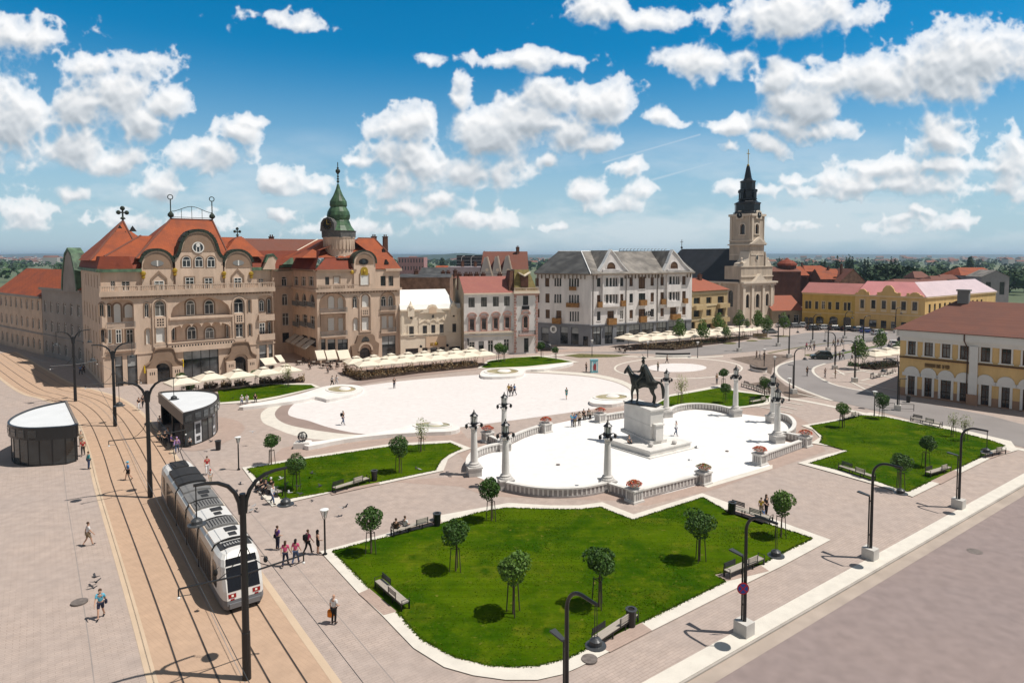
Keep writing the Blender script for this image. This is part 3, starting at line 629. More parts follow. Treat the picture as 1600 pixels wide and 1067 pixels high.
mat('glass_upper',(.36,.37,.37),.25,var=.2,scale=.7,spec=.5);mat('blind',(.66,.65,.62),.8,var=.04,scale=1,stretch=(.1,.1,14));mat('shutter',(.16,.09,.05),.6,var=.15,scale=2,stretch=(.2,.2,20));mat('glass_shop',(.10,.105,.11),.06,var=.6,scale=.5,spec=.6)
WR=random.Random(77);mat('glass_curtain',(.20,.19,.175),.12,var=.35,scale=3,spec=.5,stretch=(1,1,.1))
PANE={'d':'glass_dark','k':'glass_dark','b':'blind','s':'glass_shop','w':'shutter','m':'glass_mid','r':'glass_dark'}
FRAME={'d':'win_white','k':'win_dark','b':'win_white','s':'win_dark','w':'win_brown','m':'win_white','r':'win_brown'}
def window(parent,fac,o,style='d',d=-.22,fw=None,name='window',bars=True):
 u0,u1,z0,z1,arch=o[:5];uz=outline(u0,u1,z0,z1,arch);w=u1-u0
 fw=fw or min(.09,w*.12);ins=inset(uz,fw);n=len(uz);mb=MB()
 for i in range(n):
  j=(i+1)%n
  mb.poly([fac.p(*uz[i],d+.05),fac.p(*uz[j],d+.05),fac.p(*ins[j],d+.05),fac.p(*ins[i],d+.05)])
  mb.poly([fac.p(*ins[i],d+.05),fac.p(*ins[j],d+.05),fac.p(*ins[j],d-.02),fac.p(*ins[i],d-.02)])
 if d>-.05:
  for i in range(n):
   j=(i+1)%n;mb.poly([fac.p(*uz[i],d-.06),fac.p(*uz[j],d-.06),fac.p(*uz[j],d+.05),fac.p(*uz[i],d+.05)])
 c=(u0+u1)/2
 if bars and style!='b':
  b=fw*.5
  if style=='s':
   k=max(1,round(w/1.3))
   for i in range(1,k):fac.box(mb,u0+w*i/k-b,u0+w*i/k+b,z0+fw,z1-fw,d-.01,d+.045)
   fac.box(mb,u0+fw,u1-fw,z0+(z1-z0)*.62-b*1.5,z0+(z1-z0)*.62+b*1.5,d-.01,d+.046)
  elif w>.55:
   top=z1-((z1-z0)*.3 if not arch else(w/2))
   fac.box(mb,c-b,c+b,z0+fw,(top if arch else z1-fw),d-.01,d+.045)
   fac.box(mb,u0+fw,u1-fw,top-b,top+b,d-.01,d+.046)
 f=mb.build(name,FRAME[style],parent)
 if style=='s':
  zt=z0+(z1-z0)*.62;MB().poly([fac.p(ins[0][0],ins[0][1],d),fac.p(ins[1][0],ins[0][1],d),fac.p(ins[1][0],zt,d),fac.p(ins[0][0],zt,d)]).build('pane','glass_shop',f)
  MB().poly([fac.p(ins[0][0],zt,d),fac.p(ins[1][0],zt,d),fac.p(ins[1][0],ins[2][1],d),fac.p(ins[0][0],ins[2][1],d)]).build('transom_pane','glass_upper',f)
  return f
 wr=WR.random();pm=MB().poly([fac.p(*q,d)for q in ins]);pm.build('pane',('glass_curtain' if wr<.2 else 'glass_mid' if wr<.42 else PANE[style])if style in 'dkr' and z0>2.5 else PANE[style],f)
 return f
def ring_trim(mb,fac,o,w,d0,d1,mi=None,bottom=False):
 """raised surround round an opening"""
 u0,u1,z0,z1,arch=o[:5];a=outline(u0,u1,z0,z1,arch);b=outline(u0-w,u1+w,z0-(w if bottom else 0),z1+w,arch)
 n=len(a)
 for i in range(n):
  j=(i+1)%n
  if i==0 and not bottom:continue
  mb.poly([fac.p(*b[i],d1),fac.p(*b[j],d1),fac.p(*a[j],d1),fac.p(*a[i],d1)],mi)
  mb.poly([fac.p(*b[i],d0),fac.p(*b[j],d0),fac.p(*b[j],d1),fac.p(*b[i],d1)],mi)
  mb.poly([fac.p(*a[i],d1),fac.p(*a[j],d1),fac.p(*a[j],d0),fac.p(*a[i],d0)],mi)
def sillbox(mb,fac,o,mi=None,w=.12,h=.1,d=.14):fac.box(mb,o[0]-w,o[1]+w,o[2]-h,o[2]-.003,-.05,d,mi)
def balcony(parent,fac,u0,u1,z,depth,h=.95,style='rail',m='balcony_grey',slab='stucco_trim'):
 b=MB();fac.box(b,u0,u1,z-.18,z,-.1,depth)
 if style=='solid':
  fac.box(b,u0,u1,z+.003,z+h,depth-.12,depth-.003);fac.box(b,u0+.003,u0+.12,z+.003,z+h,.003,depth-.123);fac.box(b,u1-.12,u1-.003,z+.003,z+h,.003,depth-.123)
 o=b.build('balcony',slab,parent)
 if style=='rail':
  r=MB();fac.box(r,u0+.02,u1-.02,z+h-.05,z+h,depth-.1,depth-.04)
  for u in(u0+.03,u1-.06):fac.box(r,u,u+.03,z+h-.05,z+h,.02,depth-.101)
  n=int((u1-u0)/.13)
  for i in range(n+1):
   u=u0+.03+(u1-u0-.06)*i/max(n,1);fac.box(r,u-.018,u+.018,z+.003,z+h-.051,depth-.085,depth-.05)
  for e in(u0+.03,u1-.06):
   for i in range(1,int(depth/.16)):fac.box(r,e,e+.02,z+.003,z+h-.051,depth*i/int(depth/.16)-.02,depth*i/int(depth/.16)+.01)
  r.build('railing',m,o)
 return o
def balustrade(mb,fac,u0,u1,z,h,d,pier=2.6,mi=None):
 fac.box(mb,u0,u1,z,z+.12,d-.16,d+.08,mi);fac.box(mb,u0,u1,z+h-.14,z+h,d-.16,d+.08,mi)
 n=max(1,round((u1-u0)/pier));w=(u1-u0)/n
 for i in range(n+1):
  u=u0+w*i;fac.box(mb,max(u0,u-.22),min(u1,u+.22),z+.121,z+h-.141,d-.15,d+.06,mi)
  if i<n:
   k=int((w-.5)/.3)
   for j in range(k):
    c=u+.25+(w-.5)*(j+.5)/k;fac.box(mb,c-.07,c+.07,z+.121,z+h-.141,d-.1,d+.02,mi)
def gq(mb,a,b,c,d,mi=None):mb.poly([a,b,c,d],mi)
def hip_roof(mb,fac,u0,u1,d0,d1,z0,ur0,ur1,dr,zr,mi=None):
 """hipped roof over a rectangle (d counts backwards), ridge from ur0 to ur1 at depth dr"""
 A,B,C,D=fac.p(u0,z0,-d0),fac.p(u1,z0,-d0),fac.p(u1,z0,-d1),fac.p(u0,z0,-d1)
 R0,R1=fac.p(ur0,zr,-dr),fac.p(ur1,zr,-dr)
 mb.poly([A,B,R1,R0],mi);mb.poly([C,D,R0,R1],mi);mb.poly([B,C,R1],mi);mb.poly([D,A,R0],mi)
def frustum(mb,fac,r0,z0,r1,z1,mi=None,top=False):
 P0=[fac.p(u,z0,-d)for u,d in((r0[0],r0[2]),(r0[1],r0[2]),(r0[1],r0[3]),(r0[0],r0[3]))]
 P1=[fac.p(u,z1,-d)for u,d in((r1[0],r1[2]),(r1[1],r1[2]),(r1[1],r1[3]),(r1[0],r1[3]))]
 for i in range(4):
  j=(i+1)%4;mb.poly([P0[i],P0[j],P1[j],P1[i]],mi)
 if top:mb.poly(P1,mi)
def ridge_tube(mb,pts,r=.14,mi=None):mb.tube(pts,r,6,mi)
def chimney(parent,x,y,z0,z1,w=.5,m='brick_dark',ang=.6):
 b=MB();b.obox((x,y),ang,w,w*.7,z0,z1);b.obox((x,y),ang,w*1.15,w*.85,z1+.002,z1+.18)
 for s in(-.45,.45):b.tube([(x+s*w*cos(ang),y+s*w*sin(ang),z1+.182),(x+s*w*cos(ang),y+s*w*sin(ang),z1+.6)],.14,6)
 return b.build('chimney',m,parent)
def body(mb,fac,u0,u1,depth,z1,mi=None,front=False):
 """side and back walls and a lid for a block behind a facade"""
 a,b,c,d=(u0,0),(u1,0),(u1,-depth),(u0,-depth)
 for(p,q)in((b,c),(c,d),(d,a)):mb.poly([fac.p(p[0],0,p[1]),fac.p(q[0],0,q[1]),fac.p(q[0],z1,q[1]),fac.p(p[0],z1,p[1])],mi)
 mb.poly([fac.p(u0,z1-.05,-.02),fac.p(u1,z1-.05,-.02),fac.p(u1,z1-.05,-depth),fac.p(u0,z1-.05,-depth)],mi)
mat('stucco_pink',(.60,.455,.35),.9,var=.10,scale=.8,fine=.06,fscale=2.5,bump=.15,bscale=12,stretch=(1,1,.22))
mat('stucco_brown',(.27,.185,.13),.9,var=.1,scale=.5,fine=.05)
mat('stucco_trim',(.54,.41,.315),.9,var=.12,scale=.6,fine=.06)
mat('balcony_grey',(.22,.22,.215),.6,var=.1)
mat('copper_green',(.12,.20,.12),.6,var=.25,scale=.9,col2=(.035,.06,.04));mat('copper_dark',(.018,.024,.018),.55,var=.3,scale=1.5,col2=(.028,.040,.026))
mat('iron',(.012,.012,.012),.5,var=.1);mat('gold',(.55,.36,.05),.35,metal=.6,var=.15)
mat('brick_dark',(.12,.055,.035),.9,var=.2);mat('hole',(.015,.013,.012),.9,var=0)
tile_mat('roof_orange',(.36,.086,.030),(.19,.052,.026));tile_mat('roof_red',(.24,.050,.022),(.15,.036,.022));tile_mat('roof_brown',(.20,.075,.05),(.15,.065,.048))
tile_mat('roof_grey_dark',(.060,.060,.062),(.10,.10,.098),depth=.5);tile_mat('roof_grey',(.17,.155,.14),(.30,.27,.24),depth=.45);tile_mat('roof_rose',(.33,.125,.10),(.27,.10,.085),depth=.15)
def text_strokes(mb,fac,u0,u1,z0,z1,d,n,gaps=(),mi=None,seed=1):
 """raised letter strokes of a worn, illegible shop sign"""
 r=random.Random(seed);w=(u1-u0)/n
 for i in range(n):
  if i in gaps:continue
  a=u0+w*i+w*.12;b=a+w*.7;t=w*.17
  fac.box(mb,a,a+t,z0,z1,d,d+.06,mi)
  if r.random()<.7:fac.box(mb,b-t,b,z0,z1,d+.001,d+.061,mi)
  for zz in[z0,(z0+z1)/2-t/2,z1-t]:
   if r.random()<.6:fac.box(mb,a+.001,b-.001,zz,zz+t,d+.002,d+.058,mi)
def palace_left():
 P0,P1=G(163,606),G(429,577);f=Fac(P0,P1)
 t=thing('corner_palace',P0,'pinkish art nouveau palace, one big rounded gable between two small, behind the tram shelter','palace')
 W=f.W;zc=f.hit(300,452.5)[1];zE=f.hit(190,423)[1]
 R=lambda Z,r,a=0:f.rect(Z,r)+(a,)
 loggia_top=R(ZD,(40,97,630,262),1.15)+(1.4,);loggia_mid=R(ZD,(45,352,632,500),.25)+(1.4,)
 recL=R(ZB,(374,108,624,545),.35)+(1.2,);recR=R(ZD,(900,72,1052,505),.4)+(1.0,)
 wins=[]
 for Z,r,a,s in[(ZB,(310,132,352,250),1,'d'),(ZB,(322,362,360,478),1,'d'),(ZB,(705,133,747,255),1,'d'),(ZB,(718,360,758,490),1,'b'),(ZB,(795,115,890,247),1,'d'),(ZB,(805,350,888,472),0,'b'),(ZD,(662,105,760,242),1,'d'),(ZD,(680,355,755,478),0,'d'),(ZD,(800,115,828,240),1,'d'),(ZD,(808,355,834,470),1,'d'),(ZD,(165,602,518,850),0,'s'),(ZB,(444,585,522,862),0,'s'),(ZB,(553,585,650,862),0,'s'),(ZD,(910,560,990,800),0,'s'),(ZD,(1003,552,1048,800),0,'s'),(ZB,(790,665,935,862),1,'k'),(ZD,(655,677,785,850),1,'k')]:
  wins.append((R(Z,r,a),s))
 mb=MB();wall(mb,f,0,W,0,zc,[w[0]for w in wins]+[loggia_top,loggia_mid,recL,recR],rd=.35)
 for o in(loggia_top,loggia_mid,recL,recR):
  mb.poly([f.p(o[0]-.2,o[2]-.05,-o[5]+.001),f.p(o[1]+.2,o[2]-.05,-o[5]+.001),f.p(o[1]+.2,o[3],-o[5]+.001),f.p(o[0]-.2,o[3],-o[5]+.001)],0)
 zA=zE;at=.9
 awins=[(f.rect(ZA,r,-at)+(0,),s)for r,s in(((455,870,505,966),'d'),((565,876,648,968),'d'))]+[(f.rect(ZC,r,-at)+(0,),s)for r,s in(((905,850,955,932),'d'),)]
 fa=Fac(P0,P1,-at)
 uL,uR=.05,f.hit(*ZC(1040,850))[0]
 wall(mb,fa,uL,uR,zc-.02,zA,[w[0]for w in awins],rd=.25)
 mb.poly([f.p(0,zc-.01,0),f.p(W,zc-.01,0),f.p(W,zc-.01,-6),f.p(0,zc-.01,-6)],0)
 dep=27
 fs=Fac((P0.x-f.n.x*dep,P0.y-f.n.y*dep),P0)
 sops=[]
 for k in range(6):
  u=fs.W-2.6-k*4.0
  for z0,z1,a in((5.6,8.3,0),(10.0,12.8,1),(.6,3.8,0)):sops.append((u-1.1,u+.2,z0,z1,a))
 wall(mb,fs,0,fs.W,0,zc,sops,rd=.35)
 wall(mb,fs,0,fs.W,zc,zA,[(fs.W-4-k*4,fs.W-3-k*4,zc+.5,zc+2.6,0)for k in range(5)])
 mb.poly([f.p(W,0,0),f.p(W,0,-dep),f.p(W,zA,-dep),f.p(W,zA,0)],0);mb.poly([f.p(0,0,-dep),f.p(W,0,-dep),f.p(W,zA,-dep),f.p(0,zA,-dep)],0)
 fr=Fac(P1,(P1.x-f.n.x*12,P1.y-f.n.y*12))
 mb.build('wall',['stucco_pink'],t)
 for o,s in wins:window(t,f,o,s,d=-.3,name='door' if(s=='k')else('shop_window' if s=='s' else 'window'))
 for o,s in awins:window(t,fa,o,s)
 for o in sops:window(t,fs,o,'d')
 for k in range(5):window(t,fs,(fs.W-4-k*4,fs.W-3-k*4,zc+.5,zc+2.6,0),'d')
 inner=[(loggia_top,[(ZD,(190,122,278,262),1,'d'),(ZD,(370,120,465,252),1,'d')]),(loggia_mid,[(ZD,(200,378,292,500),1,'d'),(ZD,(378,388,468,492),1,'d'),(ZD,(52,392,82,512),0,'d'),(ZD,(584,360,622,480),1,'d')]),(recL,[(ZB,(380,148,410,255),1,'d'),(ZB,(434,140,498,298),1,'b'),(ZB,(530,145,602,258),1,'b'),(ZB,(385,362,418,482),0,'d'),(ZB,(452,365,506,482),0,'d'),(ZB,(545,365,609,482),0,'d')]),(recR,[(ZD,(905,120,957,228),1,'d'),(ZD,(988,108,1020,245),1,'d'),(ZD,(910,345,967,458),0,'d'),(ZD,(995,335,1024,490),0,'d')])]
 tm=MB()
 for o,ws in inner:
  fi=Fac(P0,P1,-o[5])
  for Z,r,a,s in ws:
   q=f.rect(Z,r,-o[5])+(a,);window(t,fi,q,s,d=.03);ring_trim(tm,fi,q,.26,0,.05,2)
 o=loggia_top;f.box(tm,o[0]-.3,o[1]+.3,o[2]-.35,o[2],-.1,.35,1)
 uz=[(o[0]-.2,o[2]-.35)];o2=loggia_mid
 f.box(tm,o2[0]-.6,o2[1]+.4,o2[2]-1.5,o2[2]-.02,-.1,.45,1);f.box(tm,o2[0]-.7,o2[1]+.5,o2[2]-.02,o2[2]+.12,-.1,.55,0)
 hb=MB()
 k=22
 for i in range(k):
  u=o2[0]-.2+(o2[1]-o2[0]+.4)*(i+.5)/k;f.box(hb,u-.12,u+.12,o2[2]-.62,o2[2]-.34,.40,.455)
 for i in range(6):
  w=(o2[1]-o2[0])/6;c=o2[0]+w*(i+.5)
  f.slab(tm,[(c-w/2,o2[3]+.01),(c+w/2,o2[3]+.01),(c+w/2,o2[3]-.75)]+[(c+w*.46*cos(pi*j/8),o2[3]-.72+.62*sin(pi*j/8))for j in range(9)]+[(c-w/2,o2[3]-.75)],-.2,.02,1)
 for Z,r in((ZB,(810,268,880,335)),(ZD,(684,270,746,330))):
  q=f.rect(Z,r);f.box(tm,q[0]-.25,q[1]+.25,q[2]-.2,q[3]+.2,-.05,.12,1)
  for i in range(3):
   for j in range(3):
    a=q[0]+(q[1]-q[0])*(i+.5)/3;b=q[2]+(q[3]-q[2])*(j+.5)/3;f.box(hb,a-.12,a+.12,b-.14,b+.14,.08,.125)
 for o,s in wins:
  if s in 'db':ring_trim(tm,f,o,.2,0,.07,2)
 for(Za,ra)in((ZB,(780,105,905,500)),(ZD,(652,98,772,490))):
  q=f.rect(Za,ra)+(1,);ring_trim(tm,f,q,.22,0,.22,0,True);f.slab(tm,[(q[0]-.2,q[2]),(q[1]+.2,q[2]),((q[0]+q[1])/2+.4,q[2]-.9),((q[0]+q[1])/2-.4,q[2]-.9)],0,.25,1)
 for(Za,ra)in((ZB,(700,545,1045,862)),(ZD,(560,545,880,850))):
  q=f.rect(Za,ra);c=(q[0]+q[1])/2;hw=(q[1]-q[0])/2;z1=q[3]
  shape=[(-1,.52),(-.74,.60),(-.62,.70),(-.58,.84),(-.48,.97),(-.3,1.0),(.3,1.0),(.48,.97),(.58,.84),(.62,.70),(.74,.60),(1,.52)]
  prof=[(c+hw*x,z1*y)for x,y in shape]
  arch=[(c+hw*.44*cos(pi*i/10),z1*.42+hw*.44*sin(pi*i/10))for i in range(11)]
  mbp=MB();out=prof
  for a,b in zip(out,out[1:]):
   f.slab(tm,[a,b,(b[0],b[1]+.22),(a[0],a[1]+.22)],0,.75,2)
  f.slab(mbp,[(c-hw*.92,.0),(c-hw*.46,0),(c-hw*.46,z1*.42)]+[p for p in arch[::-1]if p[0]<=c+.001][0:]+[(c,z1)]+[p for p in prof[::-1]if p[0]<c-.01],0,.55,0)
  f.slab(mbp,[(c+hw*.46,0),(c+hw*.92,0)]+[p for p in prof[::-1]if p[0]>c+.01]+[(c,z1)]+[p for p in arch[::-1]if p[0]>=c-.001]+[(c+hw*.46,z1*.42)],0,.55,0)
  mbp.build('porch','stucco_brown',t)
  for s in(-1,1):
   f.box(tm,c+s*hw*.66-.75,c+s*hw*.66+.75,0,2.4,.5,.95,1)
   for j in(-.3,0,.3):f.box(hb,c+s*hw*.66+j-.07,c+s*hw*.66+j+.07,1.4,1.9,.9,.955)
 f.box(tm,-.3,W+.3,zc-.75,zc-.003,.0,.5,0)
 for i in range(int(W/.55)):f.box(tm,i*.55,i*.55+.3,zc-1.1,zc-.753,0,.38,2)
 f.box(tm,-.2,W+.2,4.9,5.1,.0,.12,0)
 bl=MB();balustrade(bl,f,-.2,W+.2,zc,.95,.35);bl.build('balustrade','stucco_trim',t)
 hb.build('ornament_holes','hole',t)
 gm=MB();cop=MB();gold=MB()
 def gable(uz,d0,d1,mi=0,trim=.42):
  fa.slab(gm,uz,d0,d1,mi)
  top=uz[2:]
  for a,b in zip(top,top[1:]):
   dx,dz=b[0]-a[0],b[1]-a[1];l=sqrt(dx*dx+dz*dz)or 1;nx,nz=dz/l,-dx/l
   if nz<0:nx,nz=-nx,-nz
   if abs(nz)<.15:nx,nz=0,1
   fa.slab(cop,[a,b,(b[0]+nx*trim,b[1]+nz*trim),(a[0]+nx*trim,a[1]+nz*trim)],d0-.5,d1+.28)
 def arched(Z,x0,x1,ys,ya,k=1.0,n=14):
  u0,zs=fa.hit(*Z(x0,ys));u1,_=fa.hit(*Z(x1,ys));za=fa.hit(*Z((x0+x1)/2,ya))[1];c=(u0+u1)/2;r=(u1-u0)/2
  return u0,u1,zs,za,c,r
 u0,u1,zs,za,c,r=arched(ZA,755,1062,745,578)
 gable([(u0,zc),(u1,zc)]+[(c+r*cos(pi*i/14),zs+(za-zs)*sin(pi*i/14)**.8)for i in range(15)],-1.5,.45);gl=(u0,u1,zs,za,c,r)
 u0,u1,zs,za,c,r=arched(ZC,562,832,738,582)
 gable([(u0,zc),(u1,zc)]+[(c+r*cos(pi*i/14),zs+(za-zs)*sin(pi*i/14)**.8)for i in range(15)],-1.5,.45);gr=(u0,u1,zs,za,c,r)
 u0,zs=fa.hit(*ZC(78,655));u1,_=fa.hit(*ZC(545,655));za=fa.hit(*ZC(300,392))[1];c=(u0+u1)/2;r=(u1-u0)/2
 bell=[(1.0,0),(.88,.06),(.78,.2),(.72,.38),(.66,.58),(.55,.77),(.38,.92),(.18,.985),(0,1)]
 uz=[(u0,zc),(u1,zc)]+[(c+r*x,zs+(za-zs)*y)for x,y in bell]+[(c-r*x,zs+(za-zs)*y)for x,y in bell[::-1][1:]]
 gable(uz,-1.5,.5,trim=.5);gc=(u0,u1,zs,za,c,r)
 for(a0,a1,b0,b1,cc,rr),(kz,d)in((gl,(.0,.46)),(gr,(.0,.46))):
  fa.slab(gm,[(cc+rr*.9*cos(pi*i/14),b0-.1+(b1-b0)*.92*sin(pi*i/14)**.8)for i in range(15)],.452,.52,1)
  e=MB();n=14;eye=[(cc+rr*.42*cos(2*pi*i/n),b0+.75+.48*sin(2*pi*i/n))for i in range(n)]
  fa.slab(e,eye,.521,.56);eo=e.build('eye_window','balcony_grey',t);MB_=MB();fa.box(MB_,cc-.1,cc+.1,b0+.28,b0+1.22,.561,.6);MB_.build('glazing_bar','win_white',eo)
 u0,u1,zs,za,c,r=gc
 fa.slab(gm,[(c+r*.74*x/.78 if abs(x)<.79 else c,zs+(za-zs)*y-.15)for x,y in[(.78,.30),(.72,.38),(.66,.58),(.55,.77),(.38,.92),(.18,.975),(-.18,.975),(-.38,.92),(-.55,.77),(-.66,.58),(-.72,.38),(-.78,.30)]],.502,.57,1)
 q=fa.rect(ZC,(238,490,366,600));rc=((q[0]+q[1])/2,(q[2]+q[3])/2);rr=(q[3]-q[2])/2
 ro=MB();nn=18
 for i in range(nn):
  a,b=2*pi*i/nn,2*pi*(i+1)/nn
  fa.slab(ro,[(rc[0]+rr*k_*cos(x),rc[1]+rr*k_*sin(x))for k_,x in((1,a),(1,b),(.82,b),(.82,a))],.5,.66)
 for x in(-.28,.28):fa.box(ro,rc[0]+x*rr-.07,rc[0]+x*rr+.07,rc[1]-rr*.8,rc[1]+rr*.1,.5,.65)
 fa.slab(ro,[(rc[0]+rr*.35*cos(2*pi*i/10),rc[1]+rr*.42+rr*.35*sin(2*pi*i/10))for i in range(10)],.5,.67)
 rw=ro.build('rosette','win_white',t);pm=MB();fa.slab(pm,[(rc[0]+rr*.8*cos(2*pi*i/14),rc[1]+rr*.8*sin(2*pi*i/14))for i in range(14)],.5,.59);pm.build('pane','glass_mid',rw)
 for r_,a,s in(((145,632,232,736),1,'d'),((270,632,352,736),1,'d'),((390,632,470,739),1,'d'),((178,838,265,952),0,'d'),((365,845,446,950),0,'d')):
  q=fa.rect(ZC,r_)+(a,);window(t,fa,q,s,d=.53);ring_trim(gm,fa,q,.2,.5,.6,1)
  if not a:fa.box(gm,q[0]-.5,q[1]+.5,q[2]-.1,q[2],.5,.7,0)
 for Z,r_,ap in((ZA,(880,872,975,964),770),(ZC,(655,842,730,940),750)):
  q=fa.rect(Z,r_)+(0,);window(t,fa,q,'d',d=.48)
  c_=(q[0]+q[1])/2;hw=(q[1]-q[0])/2;zt=fa.hit(*Z((r_[0]+r_[2])/2,ap))[1]
  tri=[(-1.75,q[2]),(-1.75,q[3]+.4),(0,zt),(1.75,q[3]+.4),(1.75,q[2]),(1.45,q[2]),(1.45,q[3]+.2),(0,zt-.5),(-1.45,q[3]+.2),(-1.45,q[2])]
  for(a,b,c1,d1)in((0,1,8,9),(1,2,7,8),(2,3,6,7),(3,4,5,6)):
   fa.slab(gm,[(c_+tri[i][0]*hw,tri[i][1])for i in(a,b,c1,d1)],.45,.6,1)
 for(Z,x,y)in((ZC,75,770),(ZC,555,800),(ZC,822,800),(ZA,770,800)):
  u,z=fa.hit(*Z(x,y));gold=MB();gold.ball(fa.p(u,z,.6),.42,8,6);gold.ball(fa.p(u,z-.6,.6),.3,8,6);gold.build('gilded_mask','gold',t)
 gm.build('gable',['stucco_pink','stucco_brown'],t);cop.build('gable_coping','copper_dark',t)
 e=MB();u,z=f.hit(*ZC(1010,760));f.slab(e,[(u-1.2,z),(u+1.0,z),(u+1.0,z+.9),(u+1.3,z+1.8),(u+.7,z+2.5),(u-.1,z+2.3),(u-.6,z+1.3)],-.9,.2);e.build('end_gable','stucco_pink',t)
 e=MB();f.slab(e,[(u-.6,z+1.3),(u-.1,z+2.3),(u+.7,z+2.5),(u+1.3,z+1.8),(u+1.5,z+2.0),(u+.7,z+2.9),(u-.3,z+2.7),(u-.9,z+1.3)],-1.0,.3);e.build('copper_cap','copper_green',t)
 rf=MB();zb=f.hit(195,401,-2.2)[1];uA=f.hit(*ZA(440,770))[0];uB=f.hit(*ZC(1000,760))[0]
 frustum(rf,f,(-.5,W-.2,.6,20),zE,(.9,W-1.8,2.2,18),zb,1)
 zr=f.hit(225,368.5,-9)[1];ur0=f.hit(219,368.5,-9)[0];ur1=f.hit(372,371,-9)[0]
 hip_roof(rf,f,.9,W-1.8,2.2,18,zb,uA+6,ur1+1,9,zr,0)
 zr2=f.hit(300,343.2,-9.5)[1];a0=f.hit(267,342.7,-9.5)[0];a1=f.hit(331.7,343.8,-9.5)[0]
 b0=f.hit(224,388,-1.2)[0];b1=f.hit(364,388,-1.2)[0];zb2=f.hit(290,390,-1.2)[1]-1.5
 hip_roof(rf,f,b0-1.2,b1-.6,.9,18,zb2,a0,a1,9.5,zr2,0)
 u_ap,z_ap=f.hit(372,369.5,-6);hip_roof(rf,f,f.hit(346,392,-1)[0],f.hit(413,401,-1)[0],.9,12,f.hit(400,401,-1)[1],u_ap-.2,u_ap+.6,6,z_ap,0)
 u_ap,z_ap=f.hit(192,345,-13);hip_roof(rf,f,-.8,f.hit(222,390,-6)[0],4.5,22,zE+1.6,u_ap-.2,u_ap+.2,13,z_ap,0)
 frustum(rf,f,(-.4,uA+3.5,.7,27),zE,(.2,uA+3,1.2,26.5),zE+2.3,1)
 hip_roof(rf,f,.0,12,12,27.5,zE+2.2,5.5,6.5,22,zE+8.0,0)
 rf.build('roof',['roof_orange','roof_red'],t)
 rl=MB()
 for a,b in((f.p(a0,zr2,-9.5),f.p(a1,zr2,-9.5)),(f.p(a0,zr2,-9.5),f.p(b0-1.2,zb2,-.9)),(f.p(a1,zr2,-9.5),f.p(b1-.6,zb2,-.9)),(f.p(u_ap,z_ap,-13),f.p(-.8,zE+1.6,-4.5)),(f.p(u_ap,z_ap,-13),f.p(f.hit(222,390,-6)[0],zE+1.6,-4.5)),(f.p(uA+6,zr,-9),f.p(.9,zb,-2.2))):ridge_tube(rl,[a,b],.17)
 rl.build('ridge_cap','roof_brown',t)
 g_=MB();f.box(g_,-.3,gl[0],zE-.25,zE+.25,-1.0,-.3);g_.build('gutter','copper_green',t);g_=MB();f.box(g_,gr[1],W+.1,zE-.25,zE+.3,-1.0,-.3);g_.build('gutter','copper_green',t);g_=MB();fs.box(g_,0,fs.W-.5,zA-.2,zA+.3,-.3,.5);g_.build('gutter','copper_green',t)
 v=MB()
 for(x,y)in((187,357),(196,366.5),(180,366),(207,358)):
  dv=-13+(z_ap-f.hit(x,y,-9)[1])*.9;u,z=f.hit(x,y,dv);v.add([f.p(u-.6,z-.45,dv+.5),f.p(u+.6,z-.45,dv+.5),f.p(u,z+.6,dv+.2),f.p(u,z+.3,dv-1.5)],[(0,1,2),(0,2,3),(1,3,2)])
 v.build('roof_vent','hole',t)
 d=MB();u,z=f.hit(*ZA(525,735),-.9);d.add([f.p(u-.7,z-.5,-.8),f.p(u+.7,z-.5,-.8),f.p(u,z+.75,-.9),f.p(u,z+.6,-2.4)],[(0,1,2),(0,2,3),(1,3,2)]);d.build('dormer','roof_red',t)
 fn=MB()
 def cross(u,z,d,s):
  fn.tube([f.p(u,z-.3,d),f.p(u,z+1.9*s,d)],.12*s,6);fn.lathe([(.05,0),(.42*s,.25*s),(.1,.55*s)],f.p(u,z+.1,d),8)
  for w_ in(-1,1):fn.ball(f.p(u+w_*.55*s,z+1.25*s,d),.34*s,7,5)
  fn.ball(f.p(u,z+1.9*s,d),.36*s,7,5);fn.tube([f.p(u-.6*s,z+1.25*s,d),f.p(u+.6*s,z+1.25*s,d)],.12*s,5)
 cross(u_ap,z_ap,-13,1.15);cross(f.hit(371,369.5,-6)[0],f.hit(371,369.5,-6)[1]-.1,-6,.8)
 for a in(a0,a1):
  zt=zr2+3.6;fn.tube([f.p(a,zr2-.2,-9.5),f.p(a,zt,-9.5)],.09,6);fn.lathe([(.05,0),(.55,.45),(.5,.8),(.08,1.3)],f.p(a,zr2+.1,-9.5),8)
  pts=[f.p(a+.42*cos(2*pi*i/12),zt+.3+.42*sin(2*pi*i/12),-9.5)for i in range(13)];fn.tube(pts,.08,5)
 n=12;cr=[f.p(a0+(a1-a0)*i/n,zr2+1.35+1.0*sin(pi*i/n)**2,-9.5)for i in range(n+1)];fn.tube(cr,.06,5)
 fn.tube([f.p(a0,zr2+.35,-9.5),f.p(a1,zr2+.35,-9.5)],.05,5)
 for i in(3,6,9):fn.tube([f.p(a0+(a1-a0)*i/n,zr2,-9.5),cr[i]],.045,5)
 fn.build('roof_finial','copper_dark',t)
 tm.build('moulding',['stucco_trim','stucco_pink','stucco_brown'],t)
 for o_ in(recL,recR):
  for kz in((.43,.0)if o_ is recL else(.43,0)):
   z=o_[2]+(o_[3]-o_[2])*kz+.25;balcony(t,f,o_[0]-.1,o_[1]+.1,z,.55,style='rail' if o_ is recL else 'solid')
